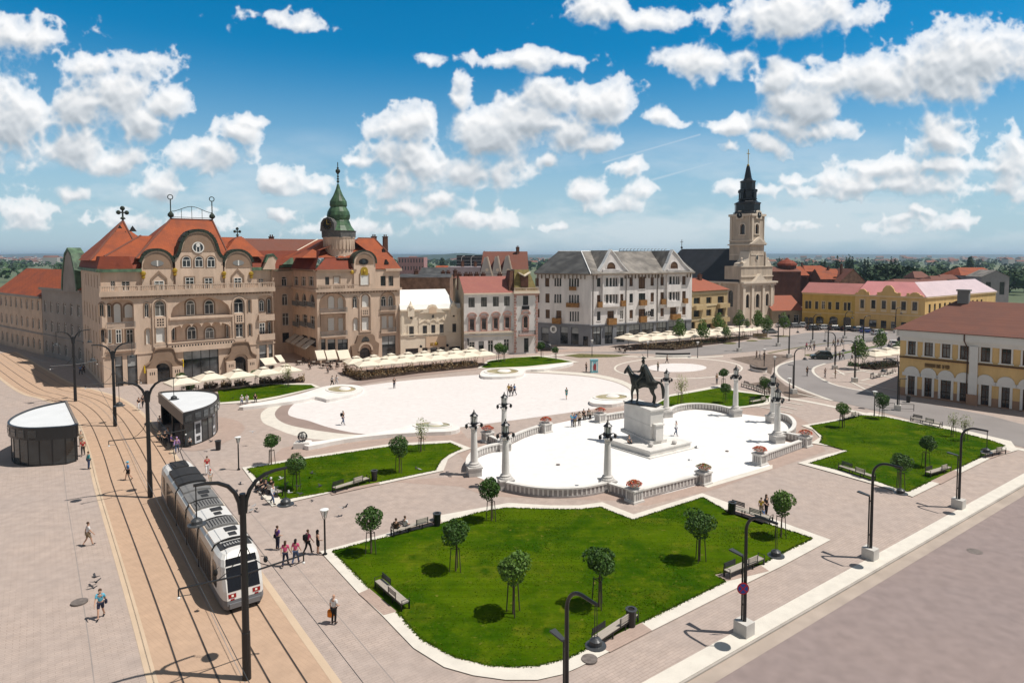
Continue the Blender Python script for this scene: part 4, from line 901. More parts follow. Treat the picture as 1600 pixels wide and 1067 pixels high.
 for(x0,x1,y0,y1)in((913,1058,690,760),(1060,1135,660,745)):
  u0,z1=f.hit(*ZD(x0,y0));u1,z0=f.hit(*ZD(x1,y1),0);a=MB()
  a.add([f.p(u0,z1,.02),f.p(u1-.2,z1,.02),f.p(u1,z1-1.0,1.6),f.p(u0+.4,z1-1.0,1.6),f.p(u0+.4,z1-1.25,1.6),f.p(u1,z1-1.25,1.6)],[(0,1,2,3),(3,2,5,4)]);a.build('awning','canvas',t)
 for(Z,x,y)in((ZB,703,712),(ZD,157,735)):
  u,z=f.hit(*Z(x,y));b=MB();f.box(b,u-.06,u+.06,z-.6,z+.6,.05,.7);b.build('blade_sign','yellow_sign',t)
mat('canvas',(.72,.64,.52),.85,var=.05,scale=.8);mat('canvas_grey',(.42,.40,.37),.85,var=.06);mat('yellow_sign',(.75,.52,.02),.5,var=0)
palace_left()
def palace_right():
 P0,P1=G(497,568),G(626,556);f=Fac(P0,P1);W=f.W
 t=thing('tower_palace',P0,'pinkish art nouveau palace with a round clock tower under a green copper onion spire','palace')
 zc=f.hit(560,451)[1];zE=f.hit(600,421)[1]
 Lb=G(454,551);fl=Fac((P0.x-f.n.x*17.5,P0.y-f.n.y*17.5),P0)
 back=(P0.x-f.n.x*17.5,P0.y-f.n.y*17.5);fr=Fac((back[0]-f.t.x*14,back[1]-f.t.y*14),back)
 R=lambda r,a=0,ff=f:ff.rect(ZE,r)+(a,)
 lg=[R((445,485,620,615),.7)+(1.2,),R((450,632,620,776))+(1.2,),R((865,475,965,602),.9)+(1.0,),R((868,632,965,752))+(1.0,)]
 wins=[(R(r,a),s)for r,a,s in[((480,368,510,428),0,'k'),((540,368,582,413),0,'b'),((865,362,902,430),0,'k'),((920,362,955,430),0,'k'),((672,503,705,583),1,'d'),((735,492,785,575),1,'b'),((677,655,708,738),1,'b'),((735,648,785,735),0,'b'),((452,800,485,872),0,'s'),((498,802,553,874),0,'s'),((568,802,640,876),0,'s'),((875,780,972,935),0,'s'),((718,862,796,955),1,'k'),((500,900,555,990),0,'s')]]
 mb=MB();wall(mb,f,0,W,0,zE,[w[0]for w in wins]+lg,rd=.35)
 for o in lg:mb.poly([f.p(o[0]-.2,o[2]-.05,-o[5]+.001),f.p(o[1]+.2,o[2]-.05,-o[5]+.001),f.p(o[1]+.2,o[3],-o[5]+.001),f.p(o[0]-.2,o[3],-o[5]+.001)],0)
 lw=[(fl.rect(ZE,r)+(a,),s)for r,a,s in[((262,363,293,430),0,'d'),((312,363,345,433),0,'d'),((365,363,400,433),0,'d'),((266,472,300,570),1,'d'),((317,477,350,575),1,'d'),((370,482,408,578),1,'d'),((270,625,303,715),0,'m'),((322,625,357,715),0,'m'),((375,635,408,725),0,'m'),((268,760,308,826),0,'k'),((316,765,360,838),0,'k'),((370,780,418,858),0,'k')]]
 wall(mb,fl,0,fl.W,0,zE,[w[0]for w in lw],rd=.35)
 rw=[(fr.rect(ZE,r)+(a,),s)for r,a,s in[((178,365,215,430),.6,'d'),((180,485,222,565),.6,'d'),((183,620,230,705),0,'d'),((183,757,232,820),0,'k')]]
 wall(mb,fr,0,fr.W,0,zE,[w[0]for w in rw],rd=.35)
 mb.poly([f.p(W,0,0),f.p(W,0,-22),f.p(W,zE,-22),f.p(W,zE,0)]);mb.poly([f.p(W,0,-22),f.p(0,0,-22),f.p(0,zE,-22),f.p(W,zE,-22)])
 mb.build('wall','stucco_pink',t)
 for o,s in wins:window(t,f,o,s,d=-.3,name='door' if o[2]<.3 and s=='k' else('shop_window' if s=='s' else 'window'))
 for o,s in lw:window(t,fl,o,s,d=-.3)
 for o,s in rw:window(t,fr,o,s,d=-.3)
 tm=MB();dk=MB();hb=MB()
 inner=[(0,[((500,503,542,588),1,'b'),((568,508,612,588),1,'b')]),(1,[((500,655,542,738),0,'b'),((572,655,616,738),0,'b')]),(2,[((865,503,902,572),1,'d'),((917,500,951,570),1,'d')]),(3,[((872,640,906,722),0,'b'),((920,640,956,720),0,'b')])]
 for i,ws in inner:
  o=lg[i];fi=Fac(P0,P1,-o[5])
  for r,a,s in ws:q=f.rect(ZE,r,-o[5])+(a,);window(t,fi,q,s,d=.03);ring_trim(tm,fi,q,.16,0,.05,0)
  balcony(t,f,o[0]-.2,o[1]+.2,o[2]+.15,.9 if i<2 else.35,style='rail',m='balcony_grey');ring_trim(tm,f,o,.16,0,.06,2)
 for o,s in wins:
  if s in 'db':ring_trim(tm,f,o,.15,0,.06,2)
 for o,s in lw[3:9]:balcony(t,fl,o[0]-.3,o[1]+.3,o[2]+.02,.55,style='rail')
 q=f.rect(ZE,(722,485,795,740))+(1,);ring_trim(tm,f,q,.22,0,.2,0,True)
 q2=f.rect(ZE,(740,597,778,630));f.box(tm,q2[0]-.2,q2[1]+.2,q2[2]-.2,q2[3]+.2,0,.14,1)
 for i in range(3):
  for j in range(3):a=q2[0]+(q2[1]-q2[0])*(i+.5)/3;b=q2[2]+(q2[3]-q2[2])*(j+.5)/3;f.box(hb,a-.1,a+.1,b-.1,b+.1,.1,.145)
 f.box(tm,-.3,W+.3,zc-.5,zc,0,.45,0);fl.box(tm,0,fl.W-.01,zc-.5,zc,0,.4,0);fr.box(tm,0,fr.W-.41,zc-.5,zc,0,.4,0)
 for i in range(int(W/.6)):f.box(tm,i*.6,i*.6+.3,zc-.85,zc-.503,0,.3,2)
 u0=f.hit(*ZE(430,440))[0];u1=f.hit(*ZE(800,440))[0];bl=MB();balustrade(bl,f,u0,u1,zc,.9,.3);bl.build('balustrade','stucco_trim',t)
 f.box(tm,u1+3,W+.35,zE-.35,zE+.15,0,.5,0);fl.box(tm,0,fl.W-.3,zE-.3,zE+.1,0,.5,2);fr.box(tm,0,fr.W-.6,zE-.3,zE+.1,0,.5,2);f.box(tm,0,u1-3.2,zE-.3,zE+.1,0,.5,2)
 q=f.rect(ZE,(655,772,850,945));c=(q[0]+q[1])/2;hw=(q[1]-q[0])/2;z1=q[3]
 shape=[(-1,.58),(-.70,.66),(-.62,.78),(-.52,.97),(-.3,1.0),(.5,1.0),(.66,.92),(.74,.72),(1,.60)]
 prof=[(c+hw*x,z1*y)for x,y in shape];pm=MB();ar=hw*.42
 arch=[(c+ar*cos(pi*i/10),z1*.36+ar*1.1*sin(pi*i/10))for i in range(11)]
 f.slab(pm,[(c-hw*.9,0),(c-ar,0)]+[p for p in arch[::-1]if p[0]<=c+.001]+[(c,z1)]+[p for p in prof[::-1]if p[0]<c-.01],0,.6)
 f.slab(pm,[(c+ar,0),(c+hw*.9,0)]+[p for p in prof[::-1]if p[0]>c+.01]+[(c,z1)]+[p for p in arch[::-1]if p[0]>=c-.001],0,.6)
 po=pm.build('porch','stucco_brown',t)
 for a,b in zip(prof,prof[1:]):f.slab(dk,[a,b,(b[0],b[1]+.2),(a[0],a[1]+.2)],0,.85)
 fan=MB();f.slab(fan,[(c+hw*.28*cos(pi*i/8),z1*.72+hw*.34*sin(pi*i/8))for i in range(9)],.6,.66);fan.build('fanlight','glass_mid',po)
 rg=MB()
 for i in range(8):
  a,b=pi*i/8,pi*(i+1)/8;f.slab(rg,[(c+ar*k*cos(x),z1*.36+ar*k*1.1*sin(x))for k,x in((1.0,a),(1.28,a),(1.28,b),(1.0,b))],.6,.72)
 rg.build('arch_moulding','stucco_trim',po)
 hb.build('ornament_holes','hole',t);tm.build('moulding',['stucco_trim','stucco_pink','stucco_brown'],t)
 gm=MB();u0,zs=f.hit(*ZE(672,275));u1,_=f.hit(*ZE(828,275));za=f.hit(*ZE(748,192))[1];c=(u0+u1)/2;r=(u1-u0)/2
 pts=[(c+r*.96*cos(pi*i/14)*(1 if abs(cos(pi*i/14))>.9 else.97),zs+(za-zs)*sin(pi*i/14)**.75)for i in range(15)]
 f.slab(gm,[(u0+.1,zc),(u1-.1,zc)]+pts,-1.4,.35,0);f.slab(gm,[(c+r*.8*cos(pi*i/14),zs-.2+(za-zs)*.9*sin(pi*i/14)**.8)for i in range(15)],.351,.4,1)
 cp=MB()
 for a,b in zip(pts,pts[1:]):
  f.slab(cp,[a,b,(c+(b[0]-c)*1.13,zs+(b[1]-zs)*1.12),(c+(a[0]-c)*1.13,zs+(a[1]-zs)*1.12)],-1.8,.6)
 gm.build('gable',['stucco_pink','stucco_brown'],t);cp.build('gable_coping','copper_dark',t)
 q=f.rect(ZE,(720,350,776,422))+(0,);window(t,f,q,'b',d=.4);tr=MB();ring_trim(tr,f,q,.2,.35,.48);tr.build('window_surround','stucco_brown',t)
 e=MB();u,z=f.hit(*ZE(743,262));f.slab(e,[(u+1.0*cos(2*pi*i/14),z+.62*sin(2*pi*i/14))for i in range(14)],.4,.46);e.build('eye_window','iron',t)
 e=MB();f.box(e,u-.08,u+.08,z-.5,z+.5,.46,.5);f.slab(e,[(u+.4*cos(2*pi*i/10),z+.4*sin(2*pi*i/10))for i in range(10)],.46,.49);e.build('eye_glazing','glass_mid',t)
 e=MB();u,z=f.hit(*ZE(747,330));f.slab(e,[(u-.75,z-.75),(u+.75,z-.75)]+[(u+.75*cos(pi*i/8),z+.2+.75*sin(pi*i/8))for i in range(9)],.36,.5);e.ball(f.p(u,z,.5),.35,8,6);u2,z2=f.hit(*ZE(663,335));e.ball(f.p(u2,z2,.4),.4,8,6);e.build('gilded_niche','gold',t)
 rf=MB();rl=MB()
 zb=f.hit(605,402,-1.8)[1];ua=f.hit(*ZE(800,235),-.5)[0]
 frustum(rf,f,(ua-2,W+.3,-.2,18),zE+.1,(ua-1,W-.8,1.8,16),zb,0)
 ur0,zr=f.hit(560,372,-9);ur1=f.hit(585,372,-9)[0];hip_roof(rf,f,ua-6.5,W-.8,1.8,17,zb-.1,ur0,ur1,9,zr,0)
 ridge_tube(rl,[f.p(ur1,zr,-9),f.p(W-.8,zb,-1.8)],.15);ridge_tube(rl,[f.p(ur0,zr,-9),f.p(ua-5.5,zb-.1,-2.2)],.15);ridge_tube(rl,[f.p(ur0,zr,-9),f.p(ur1,zr,-9)],.15)
 rf.poly([f.p(-.4,zE,.35),f.p(u0,zE,.35),f.p(u0,zE+2.6,-3.0),f.p(3,zE+2.6,-3.0)],1)
 rf.poly([fl.p(0,zE,.4),fl.p(fl.W+.35,zE,.4),fl.p(fl.W-2.5,zE+3.9,-1.6),fl.p(0,zE+3.9,-1.6)],1)
 zR=fl.hit(*ZE(360,110),-7)[1]
 rf.poly([fl.p(-5,zE+3.9,-1.6),fl.p(fl.W-2.5,zE+3.9,-1.6),fl.p(fl.W-4,zR,-8),fl.p(-7,zR,-8)],0)
 rf.poly([f.p(3,zE+2.6,-3),f.p(u0+1,zE+2.6,-3.0),f.p(u0+1,zR,-9),f.p(7,zR,-9)],0)
 rf.poly([fr.p(-16,zE,.4),fr.p(fr.W+.4,zE,.4),fr.p(fr.W+1.6,zE+3.9,-1.6),fr.p(-16,zE+3.9,-1.6)],1)
 rf.poly([fr.p(-16,zE+3.9,-1.6),fr.p(fr.W+1.6,zE+3.9,-1.6),fr.p(fr.W+8,zR,-8),fr.p(-16,zR,-8)],2)
 rf.poly([fr.p(-16,zR,-8),fr.p(fr.W+8,zR,-8),fr.p(fr.W+8,zE,-16),fr.p(-16,zE,-16)],2)
 rf.poly([fl.p(-7,zR,-8),fl.p(fl.W-4,zR,-8),fl.p(fl.W-4,zE,-17),fl.p(-7,zE,-17)],2)
 ridge_tube(rl,[fr.p(fr.W+1.6,zE+3.9,-1.6),fr.p(fr.W+8,zR,-8)],.14,1)
 hip_roof(rf,f,-2,u0+2,2.6,17,zE+2.4,5,8,9.5,zR-.1,0)
 rf.build('roof',['roof_orange','roof_red','roof_brown'],t);rl.build('ridge_cap',['roof_brown','canvas'],t)
 v=MB()
 for(x,y)in((883,187),(902,262)):
  d_=-4.2 if y<230 else-.9;u,z=f.hit(*ZE(x,y),d_);v.add([f.p(u-.55,z-.45,d_+.5),f.p(u+.55,z-.45,d_+.5),f.p(u,z+.5,d_+.4),f.p(u,z+.4,d_-1.5)],[(0,1,2),(0,2,3),(1,3,2)])
 v.build('roof_vent','hole',t)
 for(x,d_)in((820,-10),(898,-12)):u,z=f.hit(*ZE(x,130),d_);p=f.p(u,z,d_);chimney(t,p[0],p[1],z-2,z+1.2)
 for(x,d_)in((107,-9),):u,z=fr.hit(*ZE(x,112),d_);p=fr.p(u,z,d_);chimney(t,p[0],p[1],z-2,z+.6)
 e=MB();u,z=fr.hit(*ZE(190,300));e.add([fr.p(u-2.0,z-.8,.5),fr.p(u+2.2,z-.8,.5),fr.p(u+2.2,z+2.4,-.6),fr.p(u+2.4,z-.8,-2)],[(0,1,2),(1,3,2)]);e.build('copper_cap','copper_green',t)
 d_=-5.2;ut,_=f.hit(530,400,d_);cx,cy,_z=f.p(ut,0,d_);zz=lambda y:f.hit(530,y,d_)[1];rpx=(f.hit(552,400,d_)[0]-f.hit(508,400,d_)[0])/2
 tw=MB();z0,z1=zz(420),zz(372);r=rpx*.97
 tw.lathe([(r,z0-6),(r,zz(392)),(r*1.02,zz(391)),(r*1.1,zz(374)),(r*1.14,zz(372)),(r*1.14,zz(371))],(cx,cy,0),32,0)
 for i in range(26):
  a=2*pi*i/26;tw.obox((cx+r*1.06*cos(a),cy+r*1.06*sin(a)),a,.12,.16,zz(389.5),zz(374),0)
 tw.build('tower','stucco_pink',t,smooth=False)
 for i in range(12):
  a=2*pi*i/12+.15
  if sin(a)>.3:continue
  ff=Fac((cx+r*cos(a)+sin(a)*.55,cy+r*sin(a)-cos(a)*.55),(cx+r*cos(a)-sin(a)*.55,cy+r*sin(a)+cos(a)*.55))
  if ff.n.dot(Vector((cos(a),sin(a))))<0:ff=Fac((cx+r*cos(a)-sin(a)*.55,cy+r*sin(a)+cos(a)*.55),(cx+r*cos(a)+sin(a)*.55,cy+r*sin(a)-cos(a)*.55))
  window(t,ff,(.1,1.0,zz(409),zz(400),1),'m',d=.06)
 band=MB();band.lathe([(r*1.18,zz(371.5)),(r*1.2,zz(362)),(r*1.26,zz(361))],(cx,cy,0),8,0,a0=pi/8);band.build('clock_storey',mat('clock_stone',(.13,.125,.12),.8,var=.2,scale=1.5),t)
 s=MB();R0=rpx*1.2;yb=361;pr=[]
 for k,y in((.98,361.5),(1.03,361),(.80,353),(.69,346),(.64,344),(.71,341),(.735,337),(.68,331),(.55,325.5),(.50,324),(.55,321),(.53,315),(.34,307),(.30,305),(.15,296),(.06,288)):
  pr.append((R0*k*.9,zz(y)))
 s.lathe(pr,(cx,cy,0),16,0);s.build('spire',mat('spire_copper',(.075,.15,.075),.5,var=.25,scale=.9,col2=(.02,.045,.022)),t,smooth=False)
 fn=MB();zt=zz(289);fn.tube([(cx,cy,zt-.5),(cx,cy,zz(254))],.09,6)
 for y,q in((284,.28),(280,.24),(276,.22),(272,.2),(268,.5),(263,.22)):fn.ball((cx,cy,zz(y)),q,8,6)
 fn.build('spire_finial','copper_dark',t)
 a=atan2(-.75,-.1);ck=MB();ccx,ccy=cx+R0*.98*cos(-2.0),cy+R0*.98*sin(-2.0);fc=Fac((ccx-1.7,ccy+.55+.3),(ccx+1.7,ccy-.5+.3))
 zc0=zz(362);fc.slab(ck,[(fc.W/2-1.7,zc0),(fc.W/2+1.7,zc0),(fc.W/2+1.5,zc0+1.7),(fc.W/2+.9,zc0+2.5),(fc.W/2,zc0+2.8),(fc.W/2-.9,zc0+2.5),(fc.W/2-1.5,zc0+1.7)],-1.5,.1,0)
 cg=ck.build('clock_gablet','clock_stone',t);cf=MB();fc.slab(cf,[(fc.W/2+1.05*cos(2*pi*i/20),zc0+1.35+1.05*sin(2*pi*i/20))for i in range(20)],.1,.2);cf.build('clock_face','iron',cg)
 h_=MB();fc.box(h_,fc.W/2-.06,fc.W/2+.06,zc0+1.35,zc0+2.2,.2,.24);fc.box(h_,fc.W/2,fc.W/2+.6,zc0+1.3,zc0+1.41,.2,.25)
 for i in range(12):h_.ball(fc.p(fc.W/2+.9*cos(2*pi*i/12),zc0+1.35+.9*sin(2*pi*i/12),.2),.07,5,4)
 h_.build('clock_hands','gold',cg)
 for i,(x0,y0,x1,y1)in enumerate(((215,825,265,882),(258,838,315,893),(310,850,365,905),(362,855,418,915))):
  u0_,zt_=fl.hit(*ZE((x0+x1)/2+15,y0+3));u1_=u0_+2.2;a=MB();zt_=4.3
  uu=1.2+i*4.0
  a.add([fl.p(uu,zt_,.02),fl.p(uu+3.3,zt_,.02),fl.p(uu+3.3,zt_-1.3,2.0),fl.p(uu,zt_-1.3,2.0),fl.p(uu,zt_-1.6,2.0),fl.p(uu+3.3,zt_-1.6,2.0)],[(0,1,2,3),(3,2,5,4)]);a.build('awning','canvas_grey',t)
 for(x0,x1)in((408,468),(478,548),(562,640)):
  u0_,zt_=f.hit(*ZE(x0,878));u1_=f.hit(*ZE(x1,878))[0];a=MB()
  a.add([f.p(u0_,zt_,.02),f.p(u1_,zt_,.02),f.p(u1_,zt_-1.5,1.6),f.p(u0_,zt_-1.5,1.6),f.p(u0_,zt_-1.75,1.6),f.p(u1_,zt_-1.75,1.6)],[(0,1,2,3),(3,2,5,4)]);a.build('awning','canvas',t)
palace_right()
mat('cream_white',(.80,.69,.55),.85,var=.06,scale=.4,fine=.04,bump=.15,bscale=10);mat('cream_peach',(.70,.52,.37),.85,var=.05);mat('metal_white',(.80,.79,.77),.45,var=.04,scale=.5,spec=.4)
mat('metal_seam',(.10,.12,.14),.4,var=.1,metal=.4);mat('white_plaster',(.76,.72,.69),.85,var=.09,scale=.9,stretch=(1,1,.2),fine=.04);mat('pink_trim',(.50,.29,.24),.85,var=.1,scale=2);mat('mansard_gold',(.22,.17,.05),.55,var=.2,scale=1.5)
mat('beige_wall',(.33,.27,.19),.9,var=.1,scale=.4)
def white_house():
 P0,P1=G(626,557),G(725,551);f=Fac(P0,P1);W=f.W
 t=thing('ornate_white_house',P0,'low cream white house with a stepped ornate gable and white metal roof','house')
 zc=f.hit(*Z3(360,605))[1];R=lambda r,a=0:f.rect(Z3,r)+(a,)
 wins=[(R(r),s)for r,s in(((190,728,226,806),'k'),((292,722,326,797),'k'),((357,716,389,790),'k'),((420,712,453,788),'k'),((517,707,548,780),'k'),((163,897,260,957),'k'),((290,890,331,948),'k'),((352,885,403,938),'s'),((420,880,461,934),'k'),((495,882,578,927),'k'),((197,652,215,671),'k'),((362,640,381,663),'k'),((521,636,538,655),'k'))]
 mb=MB();wall(mb,f,0,W,0,zc,[w[0]for w in wins]);body(mb,f,0,W,14,zc)
 mb.build('wall','cream_white',t)
 tm=MB();pc=MB()
 for i,(o,s)in enumerate(wins):
  window(t,f,o,s,name='shop_window' if o[2]<1.5 else 'window')
  if i<5:
   ring_trim(tm,f,o,.35,0,.1);sillbox(tm,f,o,w=.4)
   c=(o[0]+o[1])/2
   if 0<i<4:
    h=o[3]+.35
    for s_ in(-1,1):f.slab(tm,[(c,h+.75),(c+s_*1.25,h),(c+s_*1.25,h+.25),(c,h+1.0)],0,.18)
 for x in(140,270,335,405,470,560):u=f.hit(*Z3(x,700))[0];f.box(tm,u-.25,u+.25,4.6,zc-.003,0,.09)
 f.box(tm,0,W,zc,zc+.3,-.3,.35);f.box(tm,0,W,4.3,4.6,0,.2)
 u0,z0=f.hit(*Z3(325,612));u1,z1=f.hit(*Z3(405,558));c=(u0+u1)/2;hw=(u1-u0)/2
 f.slab(tm,[(c-hw*2.4,zc-.5),(c+hw*2.4,zc-.5),(c+hw*1.3,zc+.2),(c+hw,z1-.9),(c+hw*.6,z1-.2),(c,z1),(c-hw*.6,z1-.2),(c-hw,z1-.9),(c-hw*1.3,zc+.2)],-.28,.37)
 f.slab(pc,[(c-hw*.7,zc-.6),(c+hw*.7,zc-.6),(c+hw*.7,z1-.8),(c,z1-.4),(c-hw*.7,z1-.8)],.37,.42)
 for x in(202,527):
  u,z=f.hit(*Z3(x,545));f.box(tm,u-.7,u+.7,zc-1.2,zc+.6,-.3,.4)
  p=f.p(u,0,.05);tm.lathe([(.55,zc+.6),(.55,zc+1.0),(.3,zc+1.4),(.12,z+.1),(.05,z+.3)],(p[0],p[1],0),8)
 tm.build('moulding','cream_white',t)
 q=f.rect(Z3,(318,805,470,880));f.box(pc,q[0],q[1],q[2],q[3],0,.12);f.box(pc,f.hit(*Z3(275,900))[0],f.hit(*Z3(480,900))[0],0,.3,.0,.1);pc.build('fascia','cream_peach',t)
 sg=MB();q=f.rect(Z3,(350,856,402,870));text_strokes(sg,f,q[0],q[1]-.7,q[2],q[3]+.15,.12,4,seed=3);sg.ball(f.p(q[1]-.25,(q[2]+q[3])/2+.1,.2),.42,8,6);sg.build('sign_lettering','gold',t)
 lm=MB()
 for x,y in((273,872),(473,864)):u,z=f.hit(*Z3(x,y));lm.tube([f.p(u,z,.1),f.p(u,z+.2,.5),f.p(u,z+.1,.8)],.04,5);lm.ball(f.p(u,z-.1,.8),.3,8,6)
 lm.build('wall_lantern','iron',t)
 rf=MB();zb=f.hit(*Z3(300,560),-.6)[1];zr=f.hit(*Z3(300,447),-6)[1];ur=f.hit(*Z3(462,443),-6)[0]
 rf.poly([f.p(0,zc+.25,-.1),f.p(W,zc+.25,-.1),f.p(W,zb,-.6),f.p(0,zb,-.6)],0)
 ue=f.hit(*Z3(525,545),-.8)[0]
 rf.poly([f.p(0,zb,-.6),f.p(ue,zb,-.6),f.p(ur,zr,-6),f.p(0,zr,-6)],0)
 rf.poly([f.p(ue,zb,-.6),f.p(W-.1,zb-.2,-.8),f.p(W-.1,zb,-12),f.p(ur,zr,-6)],1);rf.poly([f.p(0,zr,-6),f.p(ur,zr,-6),f.p(W-.1,zb,-12),f.p(0,zb,-12)],0)
 rf.build('roof',['metal_white','metal_seam'],t)
 sm=MB()
 for i in range(9):
  k=(i+.5)/9;a=Vector(f.p(ue,zb+.05,-.6)).lerp(Vector(f.p(W-.1,zb,-12)),k);b=Vector(f.p(ur,zr+.05,-6));sm.tube([a,a.lerp(b,.97*(1-abs(k-.5)*.4))],.05,4)
 sm.build('standing_seam','metal_white',t)
white_house()
def pink_house():
 P0,P1=G(725,556),G(803,553);f=Fac(P0,P1);
 t=thing('pink_trimmed_house',P0,'white house with pink window pediments, reddish roof and a golden mansard corner','house')
 R=lambda r,a=0:f.rect(Z3,r)+(a,)
 W=f.hit(*Z3(1162,900))[0];Ut=f.hit(*Z3(983,900))[0]
 zE=f.hit(*Z3(800,474))[1];zT=f.hit(*Z3(1070,460))[1]
 wins=[(R(r,a),s)for r,a,s in(((640,510,688,583),0,'k'),((735,507,780,579),0,'k'),((825,503,870,576),0,'k'),((910,500,953,572),0,'k'),((650,672,684,756),0,'r'),((741,668,774,750),0,'r'),((832,664,863,743),0,'r'),((918,659,950,738),0,'r'),((645,845,688,915),0,'m'),((717,840,757,930),0,'s'),((787,834,828,922),0,'m'),((908,824,949,910),0,'m'),((1050,495,1091,566),0,'k'),((1055,650,1086,736),1,'r'),((1058,815,1093,922),0,'k'))]
 mb=MB();wall(mb,f,0,Ut,0,zE,[w[0]for w in wins]);fT=Fac(P0,P1,.35)
 wall(mb,fT,Ut,W,0,zT,[w[0]for w in wins]);body(mb,f,0,W,13,zE);mb.poly([fT.p(Ut,0),fT.p(Ut,0,-.35),fT.p(Ut,zT,-.35),fT.p(Ut,zT)])
 mb.poly([fT.p(W,0),fT.p(W,0,-8),fT.p(W,zT,-8),fT.p(W,zT)]);mb.poly([fT.p(Ut,zE-.5,-.3),fT.p(Ut,zE-.5,-8),fT.p(Ut,zT,-8),fT.p(Ut,zT,-.3)])
 mb.build('wall','white_plaster',t)
 tm=MB();wt=MB()
 for i,(o,s)in enumerate(wins):
  ff=fT if i>=12 else f;window(t,ff,o,s,name='door' if i==14 else 'window')
  if 4<=i<8 or i==13:
   ring_trim(tm,ff,o,.3,0,.12);c=(o[0]+o[1])/2;h=o[3]+.45;w=(o[1]-o[0])/2+.55
   f_=ff;f_.box(tm,c-w,c+w,h,h+.2,0,.3)
   n=8;tm2=[(c+w*cos(pi*j/n),h+.2+.75*sin(pi*j/n))for j in range(n+1)]
   for a,b in zip(tm2,tm2[1:]):f_.slab(tm,[a,b,(c+(b[0]-c)*.75,h+.2+(b[1]-h-.2)*.68),(c+(a[0]-c)*.75,h+.2+(a[1]-h-.2)*.68)],0,.28)
   f_.box(tm,o[0]-.25,o[1]+.25,o[2]-.85,o[2]-.05,0,.06)
 zb=f.hit(*Z3(800,765))[1];f.box(wt,0,Ut,zb-.35,zb,0,.3);f.box(wt,0,Ut,4.0,4.2,0,.12);f.box(tm,0,Ut-.01,zb+.003,zb+.12,0,.2)
 f.box(wt,0,Ut,zE-.25,zE,0,.35)
 for e in(Ut,W):
  for k in range(20):
   z=.3+k*.62
   if z<zT-1:fT.box(tm,e-(.0 if e==Ut else(.55 if k%2 else.4)),e+((.55 if k%2 else.4)if e==Ut else 0),z,z+.5,0,.1)
 fT.box(wt,Ut-.1,W+.3,zT-.5,zT,-.3,.5);fT.box(tm,Ut-.05,W+.2,zT-.85,zT-.503,0,.25)
 tm.build('pink_moulding','pink_trim',t);wt.build('cornice','cream_white',t)
 z=f.hit(*Z3(1085,792))[1];balcony(t,fT,Ut+.9,W-.7,z+.1,1.0,style='rail',m='iron',slab='pink_trim')
 bl=MB();balustrade(bl,fT,Ut,W+.1,zT,.75,.2);bl.build('balustrade','stucco_trim',t)
 q=wins[12][0];e=MB();fT.box(e,q[0]-.2,q[1]+.2,q[2]-.9,q[2]-.15,.02,.12);e.build('window_box','iron',t)
 rf=MB();zr=f.hit(*Z3(700,348),-6.5)[1];ur=f.hit(*Z3(520,348),-6.5)[0]
 rf.poly([f.p(0,zE,.3),f.p(Ut,zE,.3),f.p(Ut+.2,zr,-6.5),f.p(0,zr,-6.5)]);rf.poly([f.p(0,zr,-6.5),f.p(Ut+1,zr,-6.5),f.p(Ut+1,zE,-13),f.p(0,zE,-13)])
 rf.build('roof','roof_rose',t);gb=MB();gb.poly([f.p(-.01,0,0),f.p(-.01,zE,.2),f.p(-.01,zr,-6.5),f.p(-.01,zE,-13),f.p(-.01,0,-13)]);gb.build('gable_wall','beige_wall',t)
 mm=MB();um=(Ut+W)/2;z2=fT.hit(*Z3(1035,297),-2.0)[1];frustum(mm,fT,(Ut+.1,W-.1,.1,7),zT+.1,(Ut+.5,W-1.6,1.9,5),z2,0);frustum(mm,fT,(Ut-1,Ut+.1,.6,7),zE,(Ut-.4,Ut+.5,2,5),z2-.2,1)
 mm.poly([fT.p(Ut+.5,z2,-1.9),fT.p(W-1.6,z2,-1.9),fT.p(W-1.6,z2,-5),fT.p(Ut+.5,z2,-5)],1);mm.build('mansard',['mansard_gold','brick_dark'],t)
 d=MB();fT.box(d,um-1.0,um+.6,zT+.9,zT+3.2,-2.2,-.3,0);d.build('dormer','brick_dark',t);d=MB()
 for s_ in(-1,1):fT.slab(d,[(um-.2,zT+3.1),(um-.2+s_*1.3,zT+3.9),(um-.2+s_*1.3,zT+4.1),(um-.2,zT+3.4)],-2.2,-.1)
 d.build('dormer_roof','cream_white',t)
 for x,w in((1560/4.85,0),):pass
 for x in(570,622,655,702,752,877):
  u,z=f.hit(*Z3(x,335),-8);p=f.p(u,0,-8);chimney(t,p[0],p[1],zr-3,z,w=.45)
 bs=MB();u,z=f.hit(*Z3(634,843));f.box(bs,u-.08,u+.08,z-.7,z+.7,.1,1.1);bs.build('blade_sign','iron',t)
pink_house()
mat('white_wall',(.76,.715,.69),.85,var=.10,scale=.9,stretch=(1,1,.2),fine=.04);mat('shop_grey',(.21,.215,.235),.7,var=.08,scale=.4);mat('eaves_wood',(.26,.20,.15),.8,var=.15,scale=1.5);mat('wood_panel',(.34,.17,.055),.7,var=.25,scale=1.2,stretch=(1,1,4))
mat('shade_wood',(.12,.085,.055),.7,var=.2,scale=1.5)
